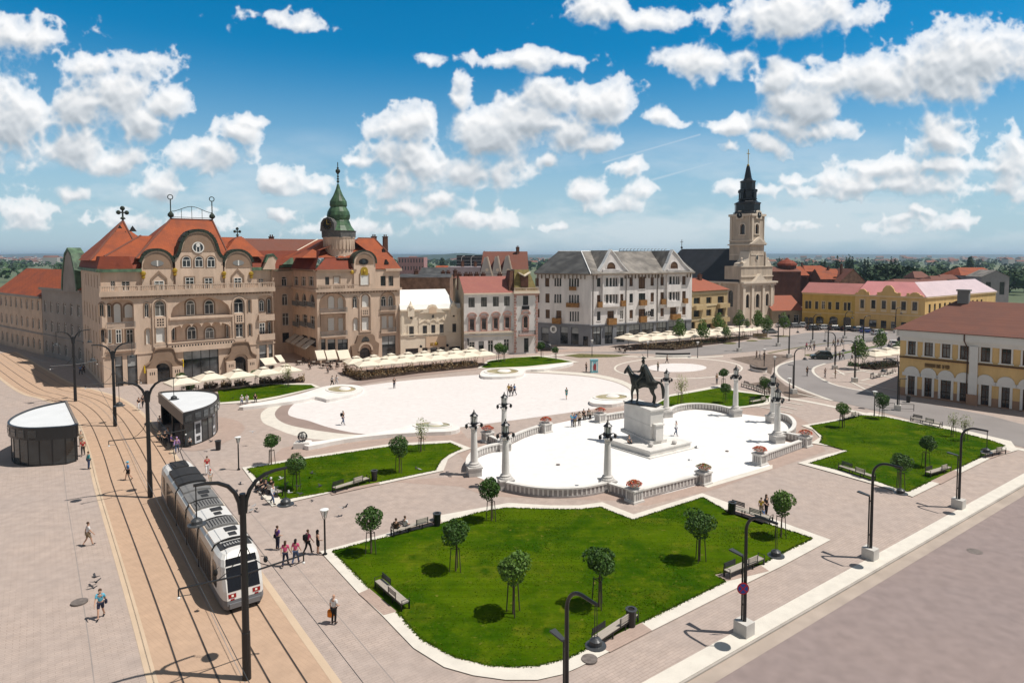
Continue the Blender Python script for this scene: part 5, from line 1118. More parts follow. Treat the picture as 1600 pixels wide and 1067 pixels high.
def big_white():
 Pc=G(923,542);Pr=G(1080,530);Pl=G(838,536.5);f=Fac(Pc,Pr);fl=Fac(Pl,Pc)
 t=thing('gabled_white_building',Pc,'big white house with grey tiled roof and two pointed white gables','building')
 zE=f.hit(*Z4(645,348))[1];zg=f.hit(*Z4(640,742))[1]
 Rr=lambda r,a=0:f.rect(Z4,r)+(a,);Rl=lambda r,a=0:fl.rect(Z4,r)+(a,)
 wr,wl=[],[]
 for x0,x1,rows in((664,692,((372,440,'k'),(505,598,'w'),(635,705,'k'))),(846,870,((370,436,'k'),(497,590,'w'),(627,692,'m'))),(918,945,((368,436,'w'),(495,565,'k'),(622,688,'w'))),(990,1041,((363,457,'w'),(492,582,'k'),(615,712,'w'))),(1083,1109,((367,432,'w'),(487,558,'w'),(614,675,'k'))),(1160,1187,((363,430,'w'),(484,575,'w'),(608,672,'w'))),(1330,1357,((358,425,'w'),(475,565,'w'),(597,660,'w')))):
  for y0,y1,s in rows:wr.append((Rr((x0,y0,x1,y1)),s))
 for xs,rows in(((735,752,764,780,790,804,810,822),((372,437),(501,568))),((1230,1248,1258,1272,1282,1292,1297,1306),((361,420),(481,545)))):
  for i in range(0,8,2):
   for y0,y1 in rows:wr.append((Rr((xs[i],y0,xs[i+1],y1)),'k'))
 for r,s in(((745,630,796,730),'w'),((1236,602,1282,690),'w')):wr.append((Rr(r),s))
 for r in((635,757,696,892),(725,747,786,885),(817,744,878,872),(915,737,999,850),(1015,727,1105,848),(1125,714,1208,840),(1225,705,1300,830),(1318,705,1360,820)):wr.append((Rr(r),'s'))
 for r in((180,373,209,437),(258,373,291,440),(193,492,214,563),(260,493,293,566),(195,613,215,680),(262,618,295,688)):wl.append((Rl(r),'w'))
 for xs,y0,y1 in(((331,346,351,365,370,385),373,437),((330,345,350,365,370,385),499,567),((445,460,466,480,487,501,508,523),376,441),((445,460,466,480,487,501,508,523),504,568),((450,463,470,483,490,503,510,523),634,710)):
  for i in range(0,len(xs),2):wl.append((Rl((xs[i],y0,xs[i+1],y1)),'k'))
 wl.append((Rl((345,626,386,706)),'w'))
 for r in((230,756,286,885),(378,750,436,888),(462,756,520,892)):wl.append((Rl(r),'s'))
 wl.append((Rl((555,825,595,905)),'k'))
 mb=MB();W,Wl=f.W,fl.W
 wall(mb,f,0,W,zg,zE,[w[0]for w in wr]);wall(mb,fl,0,Wl,zg,zE,[w[0]for w in wl])
 wall(mb,f,0,W,0,zg,[w[0]for w in wr],mi=1);wall(mb,fl,0,Wl,0,zg,[w[0]for w in wl],mi=1)
 D=16;mb.poly([f.p(W,0),f.p(W,0,-D),f.p(W,zE,-D),f.p(W,zE)]);mb.poly([fl.p(0,0),fl.p(0,0,-D),fl.p(0,zE,-D),fl.p(0,zE)])
 mb.poly([f.p(W,0,-D),f.p(-4,0,-D),f.p(-4,zE,-D),f.p(W,zE,-D)])
 mb.build('wall',['white_wall','shop_grey'],t)
 for o,s in wr:window(t,f,o,s,name='shop_window' if s=='s' else 'window')
 for o,s in wl:window(t,fl,o,s,name='shop_window' if s=='s' else 'window')
 tm=MB();f.box(tm,0,W,zg-.12,zg+.12,0,.2,0);fl.box(tm,0,Wl-.2,zg-.12,zg+.12,0,.2,0)
 for o,s in wr:
  if s in 'kwm' and o[1]-o[0]>.6:f.box(tm,o[0]-.1,o[1]+.1,o[2]-.12,o[2]-.003,-.1,.12,1)
 for o,s in wl:
  if s in 'kw':fl.box(tm,o[0]-.1,o[1]+.1,o[2]-.12,o[2]-.003,-.1,.12,1)
 tm.build('moulding',['shop_grey','white_wall'],t)
 ev=MB();f.box(ev,-.5,W,zE-.02,zE+.25,-.1,1.1,0);fl.box(ev,0,Wl+.5,zE-.02,zE+.25,-.1,1.1,0)
 for ff,WW in((f,W),(fl,Wl)):
  for i in range(int(WW/1.0)):
   if not any(abs(i*1.0+.5-u)<3.6 for u in([]if ff is fl else[f.hit(*Z4(775,400))[0],f.hit(*Z4(1268,400))[0]])):ff.slab(ev,[(i*1.0+.4,zE-.03),(i*1.0+.55,zE-.03),(i*1.0+.55,zE-1.0),(i*1.0+.4,zE-1.0)],.0,.35,0)
 ev.build('eaves','eaves_wood',t)
 roof=MB();zr=f.hit(*Z4(1000,166),-8)[1]
 for(xa,xb,xg0,xg1,ap,wx)in((700,832,672,898,(768,156),(735,250,800,300)),(1203,1312,1180,1385,(1250,158),(1230,245,1288,297))):
  u0,u1=f.hit(*Z4(xa,400))[0],f.hit(*Z4(xb,400))[0];g0,g1=f.hit(*Z4(xg0,300))[0],f.hit(*Z4(xg1,300))[0];ua,za=f.hit(*Z4(*ap));c=(u0+u1)/2
  by=MB();zb0=f.hit(*Z4(xa+50,590))[1];zt=f.hit(*Z4(xa+50,305))[1]
  bw=[o for o,s in wr if u0-.1<o[0]<u1+.1 and o[1]-o[0]<1.0]
  for k in range(9):
   a=pi*k/8;pass
  e0,e1=sorted({round(o[0],2)for o in bw}),sorted({round(o[1],2)for o in bw})
  f.box(by,u0,u1,zt-.3,zt,-.1,.55);f.box(by,u0,u1,zb0-.2,zb0+.2,-.1,.55)
  for z0_,z1_ in((zb0+.203,min(o[2]for o in bw)-.1),):f.box(by,u0+.05,u1-.05,z0_,z1_,0,.5)
  zs=sorted({round(o[2],1)for o in bw});m_=max(o[2]for o in bw);lo_top=min(o[3]for o in bw)
  f.box(by,u0+.05,u1-.05,lo_top+.1,m_-.1,0,.5);f.box(by,u0+.05,u1-.05,max(o[3]for o in bw)+.1,zt-.303,0,.5)
  f.box(by,u0,u0+.3,zb0+.203,zt-.303,0,.501);f.box(by,u1-.3,u1,zb0+.203,zt-.303,0,.501)
  bay=by.build('bay','white_wall',t)
  gm=MB();n=8;h0=zE-.3
  L=[(g0+.2,h0),(g1-.2,h0),(g1+.1,zE+.6),(ua+(g1-ua)*.62,zE+(za-zE)*.42),(ua+(g1-ua)*.25,zE+(za-zE)*.8),(ua,za),(ua-(ua-g0)*.25,zE+(za-zE)*.8),(ua-(ua-g0)*.62,zE+(za-zE)*.42),(g0-.1,zE+.6)]
  f.slab(gm,L,-.3,.28);gm.build('gable','white_wall',t)
  o=f.rect(Z4,wx)+(1,);window(t,f,o,'w',d=.31);rt=MB();ring_trim(rt,f,o,.25,.28,.4);rt.build('window_surround','white_wall',t)
  cp=MB()
  for a,b in zip(L[2:],L[3:]):f.slab(cp,[a,b,(b[0],b[1]+.25),(a[0],a[1]+.25)],-.6,.5)
  cp.build('gable_coping','metal_white',t)
  for i,j in((3,1),):pass
  roof.poly([f.p(g1+.1,zE+.6,.3),f.p(ua,za,.3),f.p(ua,za,-9),f.p(g1+.1,zE+.6,-2)],1);roof.poly([f.p(ua,za,.3),f.p(g0-.1,zE+.6,.3),f.p(g0-.1,zE+.6,-2),f.p(ua,za,-9)],1)
 z1=zE+.26;rl=fl.hit(*Z4(115,178),-8)
 apex=f.p(2.5,zr,-8.3)
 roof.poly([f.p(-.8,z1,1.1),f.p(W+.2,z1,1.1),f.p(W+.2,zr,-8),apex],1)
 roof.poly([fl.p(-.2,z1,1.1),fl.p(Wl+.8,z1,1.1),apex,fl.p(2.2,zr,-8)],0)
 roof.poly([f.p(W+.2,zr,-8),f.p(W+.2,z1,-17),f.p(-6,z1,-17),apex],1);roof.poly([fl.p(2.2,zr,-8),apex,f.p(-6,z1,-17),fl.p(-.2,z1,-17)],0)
 roof.poly([fl.p(-.2,z1,1.1),fl.p(2.2,zr,-8),fl.p(-.2,z1,-17)],2);roof.poly([f.p(W+.2,z1,1.1),f.p(W+.2,z1,-17),f.p(W+.2,zr,-8)],3)
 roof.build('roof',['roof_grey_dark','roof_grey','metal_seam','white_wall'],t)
 rt=MB();ridge_tube(rt,[f.p(W+.1,zr+.05,-8),apex],.15);ridge_tube(rt,[apex,fl.p(2.2,zr+.05,-8)],.15);ridge_tube(rt,[apex,f.p(-.8,z1+.05,1.1)],.15);rt.build('ridge_cap','metal_white',t)
 sg=MB()
 for i in range(17):
  u=1+i*1.6
  for(k,zz)in((.25,0),(.4,.5)):pass
 for xr in(0,):
  for i in range(14):p=Vector(f.p(24+i*.9 if False else W*.45+i*1.1,zr+.1,-8));sg.tube([p,p+Vector((0,0,.55))],.05,4);sg.tube([p+Vector((0,0,.5)),p+Vector((.5,.3,.62))],.05,4)
 sg.tube([Vector(f.p(W*.45-.2,zr+.12,-8)),Vector(f.p(W*.45+14.6,zr+.12,-8))],.05,4);sg.build('ridge_railing','iron',t)
 dp=MB()
 for x in(632,890,1135):u,_=f.hit(*Z4(x,500));dp.tube([f.p(u,zg-3,.12),f.p(u,zE-.2,.12),f.p(u,zE,.7)],.08,6)
 dp.build('downpipe','shade_wood',t)
 for ff,r,zt_,dep in((f,(665,560,698,600),0,.6),(f,(846,550,880,590),0,.6),(f,(992,545,1043,583),0,.7),(f,(1160,538,1193,576),0,.6),(f,(1335,532,1365,567),0,.6),(f,(740,688,803,732),0,.9),(f,(992,672,1042,714),0,.7),(f,(1236,655,1302,692),0,.9),(fl,(433,565,527,600),0,.9),(fl,(453,440,503,468),0,.6),(fl,(325,682,388,728),0,1.0)):
  q=ff.rect(Z4,r);balcony(t,ff,q[0],q[1],q[2]+.15,dep,h=q[3]-q[2]-.1,style='solid',slab='wood_panel')
 sgn=MB();u,z=f.hit(*Z4(1060,650));text_strokes(sgn,f,u-1.2,u+1.0,z-.5,z+.6,.05,2,seed=9);sgn.build('wall_sign','iron',t)
 sgn=MB();u,z=fl.hit(*Z4(325,772));fl.slab(sgn,[(u+.9*cos(2*pi*i/14),z+.9*sin(2*pi*i/14))for i in range(14)],.05,.12);sgn.build('round_sign','metal_white',t)
 sgn=MB();text_strokes(sgn,fl,u-.45,u+.45,z-.4,z+.4,.12,1,seed=4);sgn.build('sign_mark','iron',t)
 return f
FW=big_white()
mat('ochre_wall',(.50,.37,.20),.85,var=.10,scale=.9,stretch=(1,1,.2),fine=.03);mat('ochre_light',(.56,.45,.28),.85,var=.05)
def beige_house():
 P0,P1=G(1080,528.5),G(1136,521);f=Fac(P0,P1);W=f.W
 t=thing('beige_balcony_house',P0,'beige three storey house with recessed balconies and red roof beside the church','house')
 zE=f.hit(*Z5(150,733))[1];R=lambda r,a=0:f.rect(Z5,r)+(a,)
 wins=[(R(r),'k')for r in((75,770,106,798),(137,767,162,796),(193,763,223,794),(75,832,106,861),(137,828,161,857),(193,823,222,851),(140,896,162,932),(64,890,82,920))]
 mb=MB();wall(mb,f,0,W,0,zE,[w[0]for w in wins],rd=.5);body(mb,f,0,W,12,zE);mb.build('wall','ochre_wall',t)
 for o,s in wins:window(t,f,o,s,d=-.45)
 tm=MB()
 for y in(740,800,865):z=f.hit(*Z5(150,y))[1];f.box(tm,0,W,z-.5,z,0,.15)
 tm.build('band','ochre_light',t)
 for r in((72,798,122,822),(188,793,236,812),(120,856,236,880)):
  q=f.rect(Z5,r);balcony(t,f,q[0],min(q[1],W),q[2],1.1,h=.95,style='solid',slab='ochre_wall')
 rf=MB();zr=f.hit(*Z5(110,672),-6)[1];rf.poly([f.p(-.1,zE,.6),f.p(W+.2,zE,.6),f.p(W-4.2,zr,-6),f.p(-.1,zr,-6)]);rf.poly([f.p(W+.2,zE,.6),f.p(W+.2,zE,-12.5),f.p(W-4.2,zr,-6)]);rf.poly([f.p(-.1,zr,-6),f.p(W-4.2,zr,-6),f.p(W+.2,zE,-12.5),f.p(-.1,zE,-12.5)]);rf.poly([f.p(-.1,zE,.6),f.p(-.1,zr,-6),f.p(-.1,zE,-12.5)])
 rf.build('roof','roof_brick',t);u,z=f.hit(*Z5(105,665),-5);p=f.p(u,0,-5);chimney(t,p[0],p[1],zr-2,z+.3)
tile_mat('roof_brick',(.33,.10,.055),(.27,.085,.05),depth=.25);beige_house()
mat('church_wall',(.53,.44,.35),.9,var=.15,scale=.8,fine=.04,stretch=(1,1,.25));mat('church_trim',(.64,.55,.45),.85,var=.06,scale=.5);mat('church_slate',(.030,.032,.038),.6,var=.15,scale=.4,fine=.08,fscale=3);mat('church_metal',(.006,.006,.008),.3,var=.1,spec=.5)
def church():
 P0,P1=G(1158.5,509),G(1209,504);f=Fac(P0,P1);W=f.W
 t=thing('baroque_church',P0,'beige baroque church with a tall bell tower and black stepped spire','church')
 D=36;zc=f.hit(*Z5(385,690))[1];zc2=f.hit(*Z5(385,668))[1]
 fs=Fac(f.p(0,0,-D)[:2],P0)
 fr=Fac(P1,f.p(W,0,-D)[:2])
 wins=[f.rect(Z5,r)+(1,)for r in((330,752,346,818),(378,750,396,816),(427,748,441,808))];door=(W/2-1.3,W/2+1.3,.1,4.2,1)
 mb=MB();wall(mb,f,0,W,0,zc,wins+[door],rd=.5)
 sw=[(fs.W-5-7*k,fs.W-3.2-7*k,5.5,10.5,1)for k in range(5)]
 wall(mb,fs,0,fs.W,0,zc,sw,rd=.4);wall(mb,fr,0,fr.W,0,zc,[(5+7*k,6.8+7*k,5.5,10.5,1)for k in range(4)],rd=.4);mb.poly([f.p(0,0,-D),f.p(W,0,-D),f.p(W,zc,-D),f.p(0,zc,-D)])
 zt=f.hit(*Z5(380,616),0)[1]
 mb.build('wall','church_wall',t)
 for o in wins:window(t,f,o,'k',d=-.4)
 for o in sw:window(t,fs,o,'k',d=-.35)
 for k in range(4):window(t,fr,(5+7*k,6.8+7*k,5.5,10.5,1),'k',d=-.35)
 window(t,f,door,'w',d=-.4,name='door')
 tm=MB()
 for o in wins:ring_trim(tm,f,o,.3,0,.14)
 for x in(318,360,413,453):u=min(max(f.hit(*Z5(x,800))[0],.6),W-.6);f.box(tm,u-.55,u+.55,.9,zc-1.2,0,.35);f.box(tm,u-.7,u+.7,0,.9,0,.5);f.box(tm,u-.7,u+.7,zc-1.6,zc-1.2+.003,0,.45)
 f.box(tm,-.5,W+.5,zc-.5,zc,-.3,.9);f.box(tm,-.3,W+.3,zc-1.197,zc-.503,0,.4);fs.box(tm,0,fs.W-.91,zc-.5,zc,0,.8)
 for k in range(5):fs.box(tm,fs.W-1-7*k-.4,fs.W-1-7*k+.4,0,zc-.51,0,.3)
 u0,u1=f.hit(*Z5(292,640),-.5)[0],f.hit(*Z5(460,640),-.5)[0];u0=max(u0,0)
 at=MB();z2=f.hit(*Z5(380,614),-.5)[1];f.box(at,u0,u1,zc,z2,-6.5,-.5);at.build('attic','church_wall',t)
 f.box(tm,u0-.2,u1+.2,zc2+.1,zc2+.4,-.6,-.2);f.box(tm,u0-.1,u1+.1,z2-.25,z2,-.7,-.25)
 c=W/2;f.slab(tm,[(c-3.2,zc),(c+3.2,zc),(c,zc+2.4)],-.5,.7);
 for s in(-1,1):
  f.slab(tm,[(c+s*4.0,z2),(c+s*7.2,z2),(c+s*6.8,z2+.9),(c+s*5.6,z2+1.3),(c+s*4.6,z2+2.4),(c+s*4.0,z2+4.4)],-4,-.55)
  p=f.p(c+s*6.6,0,-1.5);tm.lathe([(.35,z2),(.3,z2+.8),(.6,z2+1.2),(.25,z2+1.8),(.35,z2+2.3),(.05,z2+2.7)],(p[0],p[1],0),8)
 ut0=f.hit(*Z5(353,560),-.9)[0];ut1=f.hit(*Z5(419,560),-.9)[0];Wt=ut1-ut0
 z3=f.hit(*Z5(385,506),-.9)[1];z4=f.hit(*Z5(385,357),-.9)[1]
 tw=MB();ft=Fac(f.p(ut0,0,-.9)[:2],f.p(ut1,0,-.9)[:2]);Dt=Wt*1.15;fts=Fac(f.p(ut0,0,-.9-Dt)[:2],f.p(ut0,0,-.9)[:2]);ftr=Fac(ft.p(Wt,0)[:2],ft.p(Wt,0,-Dt)[:2])
 bw=ft.rect(ZT,(337,672,366,762))+(1,);bs=fts.rect(ZT,(206,675,247,765))+(1,);br=(Wt*.3,Wt*.7,bw[2],bw[3],1)
 wall(tw,ft,0,Wt,z2-1,z4,[bw],rd=.6);wall(tw,fts,0,Dt,z2-1,z4,[bs],rd=.6);wall(tw,ftr,0,Dt,z2-1,z4,[br],rd=.6);tw.poly([ft.p(0,z2-1,-Dt),ft.p(Wt,z2-1,-Dt),ft.p(Wt,z4,-Dt),ft.p(0,z4,-Dt)])
 tw.build('tower','church_wall',t)
 for ff,o in((ft,bw),(fts,bs),(ftr,br)):
  window(t,ff,o,'r',d=-.5);ring_trim(tm,ff,o,.35,0,.15);ff.box(tm,o[0]-.5,o[1]+.5,o[2]-.3,o[2]-.003,0,.25)
 for ff,WW in((ft,Wt),(fts,Dt)):
  for e in(.0,WW-.55):ff.box(tm,e+(.35 if e==0 else 0),e+(.9 if e==0 else.2),z3+1.2,z4-.8,0,.22)
  ff.box(tm,-.2,WW+.2,z4-.75,z4-.05,0,.5);ff.box(tm,0,WW,z3+.9,z3+1.2,0,.3);ff.box(tm,-.3,WW+.3,z3-.4,z3,0,.6)
  ff.box(tm,.2,WW-.2,z3-.003-3.4,z3-3.1,0,.12)
 ft.slab(tm,[(-.7,z3),(Wt+.7,z3),(Wt/2,z3+2.2)],0,.75);hb=MB();ft.slab(hb,[(.9,z3+.25),(Wt-.9,z3+.25),(Wt/2,z3+1.6)],.75,.78);hb.build('pediment_panel','church_wall',t)
 for ff,x in((ft,Wt/2),(fts,Dt/2)):
  n=12;ck=MB();zq=z4-.35;pts=[(x+1.35*cos(pi*i/n),zq+1.35*sin(pi*i/n))for i in range(n+1)]
  ff.slab(tm,[(x-1.4,z4-1.6),(x+1.4,z4-1.6)]+pts,-.2,.45);ff.slab(ck,[(x+.95*cos(2*pi*i/18),zq+.95*sin(2*pi*i/18)-.1)for i in range(18)],.45,.52)
  cf=ck.build('clock_face','iron',t);hh=MB();ff.box(hh,x-.05,x+.05,zq-.1,zq+.6,.52,.56);ff.box(hh,x,x+.45,zq-.15,zq-.05,.52,.57);hh.build('clock_hands','metal_white',cf)
 e=MB();u,z=ft.hit(*ZT(350,970));ft.slab(e,[(u+.7*cos(2*pi*i/16),z+1.0*sin(2*pi*i/16))for i in range(16)],0,.15);eo=e.build('oval_window','church_trim',t);e=MB();ft.slab(e,[(u+.5*cos(2*pi*i/16),z+.78*sin(2*pi*i/16))for i in range(16)],.15,.18);e.build('pane','glass_mid',eo)
 e=MB();u,z=fts.hit(*ZT(220,970));fts.slab(e,[(u+.75*cos(2*pi*i/16),z+.9*sin(2*pi*i/16))for i in range(16)],0,.05);e.build('niche','hole',t)
 e=MB();p=fts.p(u,0,.5);e.lathe([(.4,z-1.6),(.28,z-.6),(.36,z+.3),(.14,z+.62),(.22,z+.9),(.16,z+1.2),(.02,z+1.3)],(p[0],p[1],0),8);e.build('niche_statue','metal_white',t)
 tm.build('moulding','church_trim',t)
 cx,cy,_=ft.p(Wt/2,0,-Dt/2);hw=Wt/2*1.08;zy=lambda y:ZAT((cx,cy),230+y/5.616)
 s=MB();a8=atan2(ft.t.y,ft.t.x)+pi/8;k=1.12
 pr=[(1.10*k,586),(1.10*k,575),(.98*k,565),(.98*k,505),(1.04*k,498),(1.04*k,492),(.80*k,482),(.66*k,465),(.60*k,440),(.60*k,385),(.70*k,381),(.70*k,374),(.58*k,370),(.58*k,312),(.62*k,306),(.62*k,300),(.38*k,292),(.30*k,275),(.22*k,225),(.15*k,180),(.08*k,160)]
 s.lathe([(r*hw*.97,zy(y))for r,y in pr],(cx,cy,0),8,0,a0=a8);s.build('spire','church_metal',t)
 e=MB()
 for i in range(4):
  a=a8-pi/8+i*pi/2;e.obox((cx+cos(a)*hw*.72,cy+sin(a)*hw*.72),a,.3,.5,zy(460),zy(400));e.obox((cx+cos(a)*hw*.68,cy+sin(a)*hw*.68),a,.5,.8,zy(399),zy(377))
 e.lathe([(hw*.8,zy(462)),(hw*.8,zy(455))],(cx,cy,0),8,0,a0=a8);e.build('spire_lantern','church_metal',t)
 e=MB();z0=zy(162);e.ball((cx,cy,z0),.42,8,6);e.tube([(cx,cy,z0),(cx,cy,zy(20))],.11,6);d=Vector((ft.t.x,ft.t.y,0));zz=zy(58);p=Vector((cx,cy,zz));e.tube([p-d*.75,p+d*.75],.1,6);e.build('spire_cross','gold',t)
 rf=MB();zr=f.hit(*Z5(270,529),-14)[1]
 rf.poly([f.p(-.6,zc,-1.0),f.p(W/2,zr,-3.5),f.p(W/2,zr,-D+5),f.p(-.6,zc,-D-.5)]);rf.poly([f.p(W+.6,zc,-1.0),f.p(W+.6,zc,-D-.5),f.p(W/2,zr,-D+5),f.p(W/2,zr,-3.5)]);rf.poly([f.p(-.6,zc,-D-.5),f.p(W/2,zr,-D+5),f.p(W+.6,zc,-D-.5)]);rf.poly([f.p(-.6,zc,-1.0),f.p(W+.6,zc,-1.0),f.p(W/2,zr,-3.5)])
 rf.build('roof','church_slate',t)
 e=MB();p=f.p(W/2,zr,-D+5);e.tube([p,(p[0],p[1],zr+3.2)],.1,6);e.ball((p[0],p[1],zr+.5),.4,8,6);e.tube([(p[0]-.5,p[1],zr+2.4),(p[0]+.5,p[1],zr+2.4)],.09,5);e.build('roof_finial','iron',t)
church()
def low_house():
 P0,P1=G(1206,505.5),G(1254,504.5);f=Fac(P0,P1);W=f.W
 t=thing('low_tiled_house',P0,'low drab house with a brown tiled roof between the church and a yellow house','house')
 zE=f.hit(*Z5(530,828))[1];R=lambda r,a=0:f.rect(Z5,r)+(a,)
 wins=[(R(r),s)for r,s in(((490,852,500,870),'k'),((536,852,546,872),'k'),((567,853,590,890),'m'))]
 mb=MB();wall(mb,f,0,W,0,zE,[w[0]for w in wins]);body(mb,f,0,W,12,zE);mb.build('wall','beige_wall',t)
 for o,s in wins:window(t,f,o,s)
 rf=MB();zr=f.hit(*Z5(530,757),-6.5)[1];rf.poly([f.p(-.3,zE-.2,.7),f.p(W,zE-.2,.7),f.p(W,zr,-6.5),f.p(-.3,zr,-6.5)]);rf.poly([f.p(-.3,zr,-6.5),f.p(W,zr,-6.5),f.p(W,zE,-12),f.p(-.3,zE,-12)]);rf.build('roof','roof_brick',t)
low_house()
mat('yellow_wall',(.58,.39,.10),.85,var=.10,scale=.9,stretch=(1,1,.2),fine=.04);mat('yellow_trim',(.62,.47,.22),.85,var=.05);mat('peach_wall',(.68,.46,.19),.85,var=.10,scale=.9,stretch=(1,1,.2),fine=.04);mat('peach_trim',(.68,.53,.34),.85,var=.05)
mat('roof_metal_rose',(.36,.14,.12),.5,var=.08,scale=.3,spec=.4);mat('roof_metal_pink',(.58,.24,.24),.4,var=.08,scale=.3,spec=.5);mat('roof_metal_pale',(.66,.50,.48),.35,var=.06,scale=.4,spec=.5)
def yellow_house():
 P0,P1=G(1253,505.5),G(1335,511.5);f=Fac(P0,P1);W=f.W
 t=thing('plain_yellow_house',P0,'long yellow two storey house with a plain dull red metal roof','house')
 zE=f.hit(*Z6(420,325))[1];R=lambda r,a=0:f.rect(Z6,r)+(a,)
 wins=[(R(r,a),s)for r,a,s in(((288,368,303,413),0,'k'),((308,368,323,413),0,'k'),((345,371,362,416),0,'k'),((383,371,400,416),0,'m'),((420,374,438,418),0,'k'),((463,375,483,419),0,'k'),((510,378,527,425),0,'k'),((531,378,548,425),0,'k'),((283,460,306,500),.5,'k'),((308,462,335,505),.5,'k'),((350,456,392,500),.6,'s'),((427,456,473,507),.6,'k'),((507,459,549,513),.5,'k'))]
 mb=MB();wall(mb,f,0,W,0,zE,[w[0]for w in wins]);body(mb,f,0,W,13,zE);mb.build('wall','yellow_wall',t)
 tm=MB();f.box(tm,0,W,zE-.5,zE,0,.4);z=f.hit(*Z6(420,440))[1];f.box(tm,0,W,z-.15,z+.15,0,.15)
 for i,(o,s)in enumerate(wins):window(t,f,o,s,name='window' if i<8 else 'shop_window');(ring_trim(tm,f,o,.2,0,.1)if i<8 else None)
 tm.build('moulding','yellow_trim',t)
 rf=MB();zr=f.hit(*Z6(450,265),-7)[1];ul=f.hit(*Z6(310,265),-7)[0];rf.poly([f.p(-.3,zE,.5),f.p(W,zE,.5),f.p(W,zr,-7),f.p(ul,zr,-7)]);rf.poly([f.p(-.3,zE,.5),f.p(ul,zr,-7),f.p(-.3,zE,-13.5)]);rf.poly([f.p(ul,zr,-7),f.p(W,zr,-7),f.p(W,zE,-13.5),f.p(-.3,zE,-13.5)]);rf.poly([f.p(W,zE,.5),f.p(W,zE,-13.5),f.p(W,zr,-7)]);rf.build('roof','roof_metal_rose',t)
yellow_house()
def ornate_yellow():
 P0,P1=G(1335,511.5),G(1444,519);f=Fac(P0,P1);W=f.W
 t=thing('ornate_yellow_house',P0,'yellow house with curled parapet gables under a bright pink metal roof','house')
 zE=f.hit(*Z6(760,338))[1];R=lambda r,a=0:f.rect(Z6,r)+(a,)
 wins=[(R(r),s)for r,s in(((605,361,626,410),'k'),((668,364,691,413),'k'),((728,367,751,415),'k'),((785,370,808,419),'k'),((840,372,866,422),'k'),((904,374,931,425),'k'),((600,472,628,520),'k'),((655,476,696,522),'s'),((722,481,753,527),'k'),((780,486,802,530),'m'),((838,490,868,535),'k'),((900,494,935,540),'k'))]
 mb=MB();wall(mb,f,0,W,0,zE,[w[0]for w in wins]);body(mb,f,0,W,13,zE)
 K1=f.p(W,0)[:2];fk=Fac(K1,(K1[0]+f.n.x*-48+f.t.x*10,K1[1]-f.n.y*48+f.t.y*10))
 kops=[(2.2+3.2*i,3.5+3.2*i,5.2,7.6,0)for i in range(12)]+[(2.0+3.2*i,3.8+3.2*i,.3,3.1,0)for i in range(12)]
 wall(mb,fk,0,fk.W,0,zE,kops);mb.build('wall','peach_wall',t)
 tm=MB();z=f.hit(*Z6(760,445))[1];f.box(tm,0,W,z-.15,z+.15,0,.18);f.box(tm,0,W+.3,zE-.4,zE,0,.35);fk.box(tm,.36,fk.W,zE-.4,zE,0,.35)
 for i,(o,s)in enumerate(wins):
  window(t,f,o,s,name='window' if i<6 else 'shop_window')
  if i<6:ring_trim(tm,f,o,.28,0,.12);f.box(tm,o[0]-.2,o[1]+.2,o[2]-.9,o[2]-.1,0,.1)
 for o in kops:window(t,fk,o,'k',name='window')
 tm.build('moulding','peach_trim',t)
 gb=MB()
 for(x,y0,wpx)in((618,300,42),(768,280,60),(920,320,50)):
  u,z=f.hit(*Z6(x,y0));hw=f.hit(*Z6(x+wpx,y0))[0]-u;h=z-zE
  f.slab(gb,[(u-hw,zE-.1),(u+hw,zE-.1),(u+hw*.95,zE+h*.25),(u+hw*.6,zE+h*.4),(u+hw*.5,zE+h*.7),(u+hw*.2,zE+h),(u-hw*.2,zE+h),(u-hw*.5,zE+h*.7),(u-hw*.6,zE+h*.4),(u-hw*.95,zE+h*.25)],-.3,.36)
  f.box(gb,u-.25,u+.25,zE+h*.2,zE+h*.6,.36,.42)
 for x in(648,710,830,880):u,z=f.hit(*Z6(x,315));f.box(gb,u-.35,u+.35,zE,zE+.9,-.2,.3)
 gb.build('parapet','peach_wall',t)
 rf=MB();zr=f.hit(*Z6(760,257),-6)[1];rf.poly([f.p(0,zE,.2),f.p(W+.4,zE,.2),f.p(W-4,zr,-6),f.p(1.5,zr,-6)]);rf.poly([f.p(0,zE,.2),f.p(1.5,zr,-6),f.p(0,zE,-13)]);rf.poly([f.p(1.5,zr,-6),f.p(W-4,zr,-6),f.p(W-12,zE,-13),f.p(0,zE,-13)])
 rf.poly([fk.p(-.3,zE,.4),fk.p(fk.W,zE,.4),fk.p(fk.W,zr,-6),f.p(W-4,zr,-6)],1);rf.poly([f.p(W-4,zr,-6),fk.p(fk.W,zr,-6),fk.p(fk.W,zE,-13),fk.p(12,zE,-13)],1)
 rf.build('roof',['roof_metal_pink','roof_metal_pale'],t)
 return fk
FK=ornate_yellow()
mat('corner_yellow',(.80,.53,.235),.85,var=.10,scale=.9,stretch=(1,1,.2),fine=.03);mat('corner_white',(.78,.74,.69),.8,var=.05);mat('plinth_terracotta',(.40,.24,.16),.85,var=.08);mat('door_blue',(.02,.03,.09),.5,var=.1)
tile_mat('roof_corner',(.185,.075,.052),(.13,.058,.044),depth=.25)
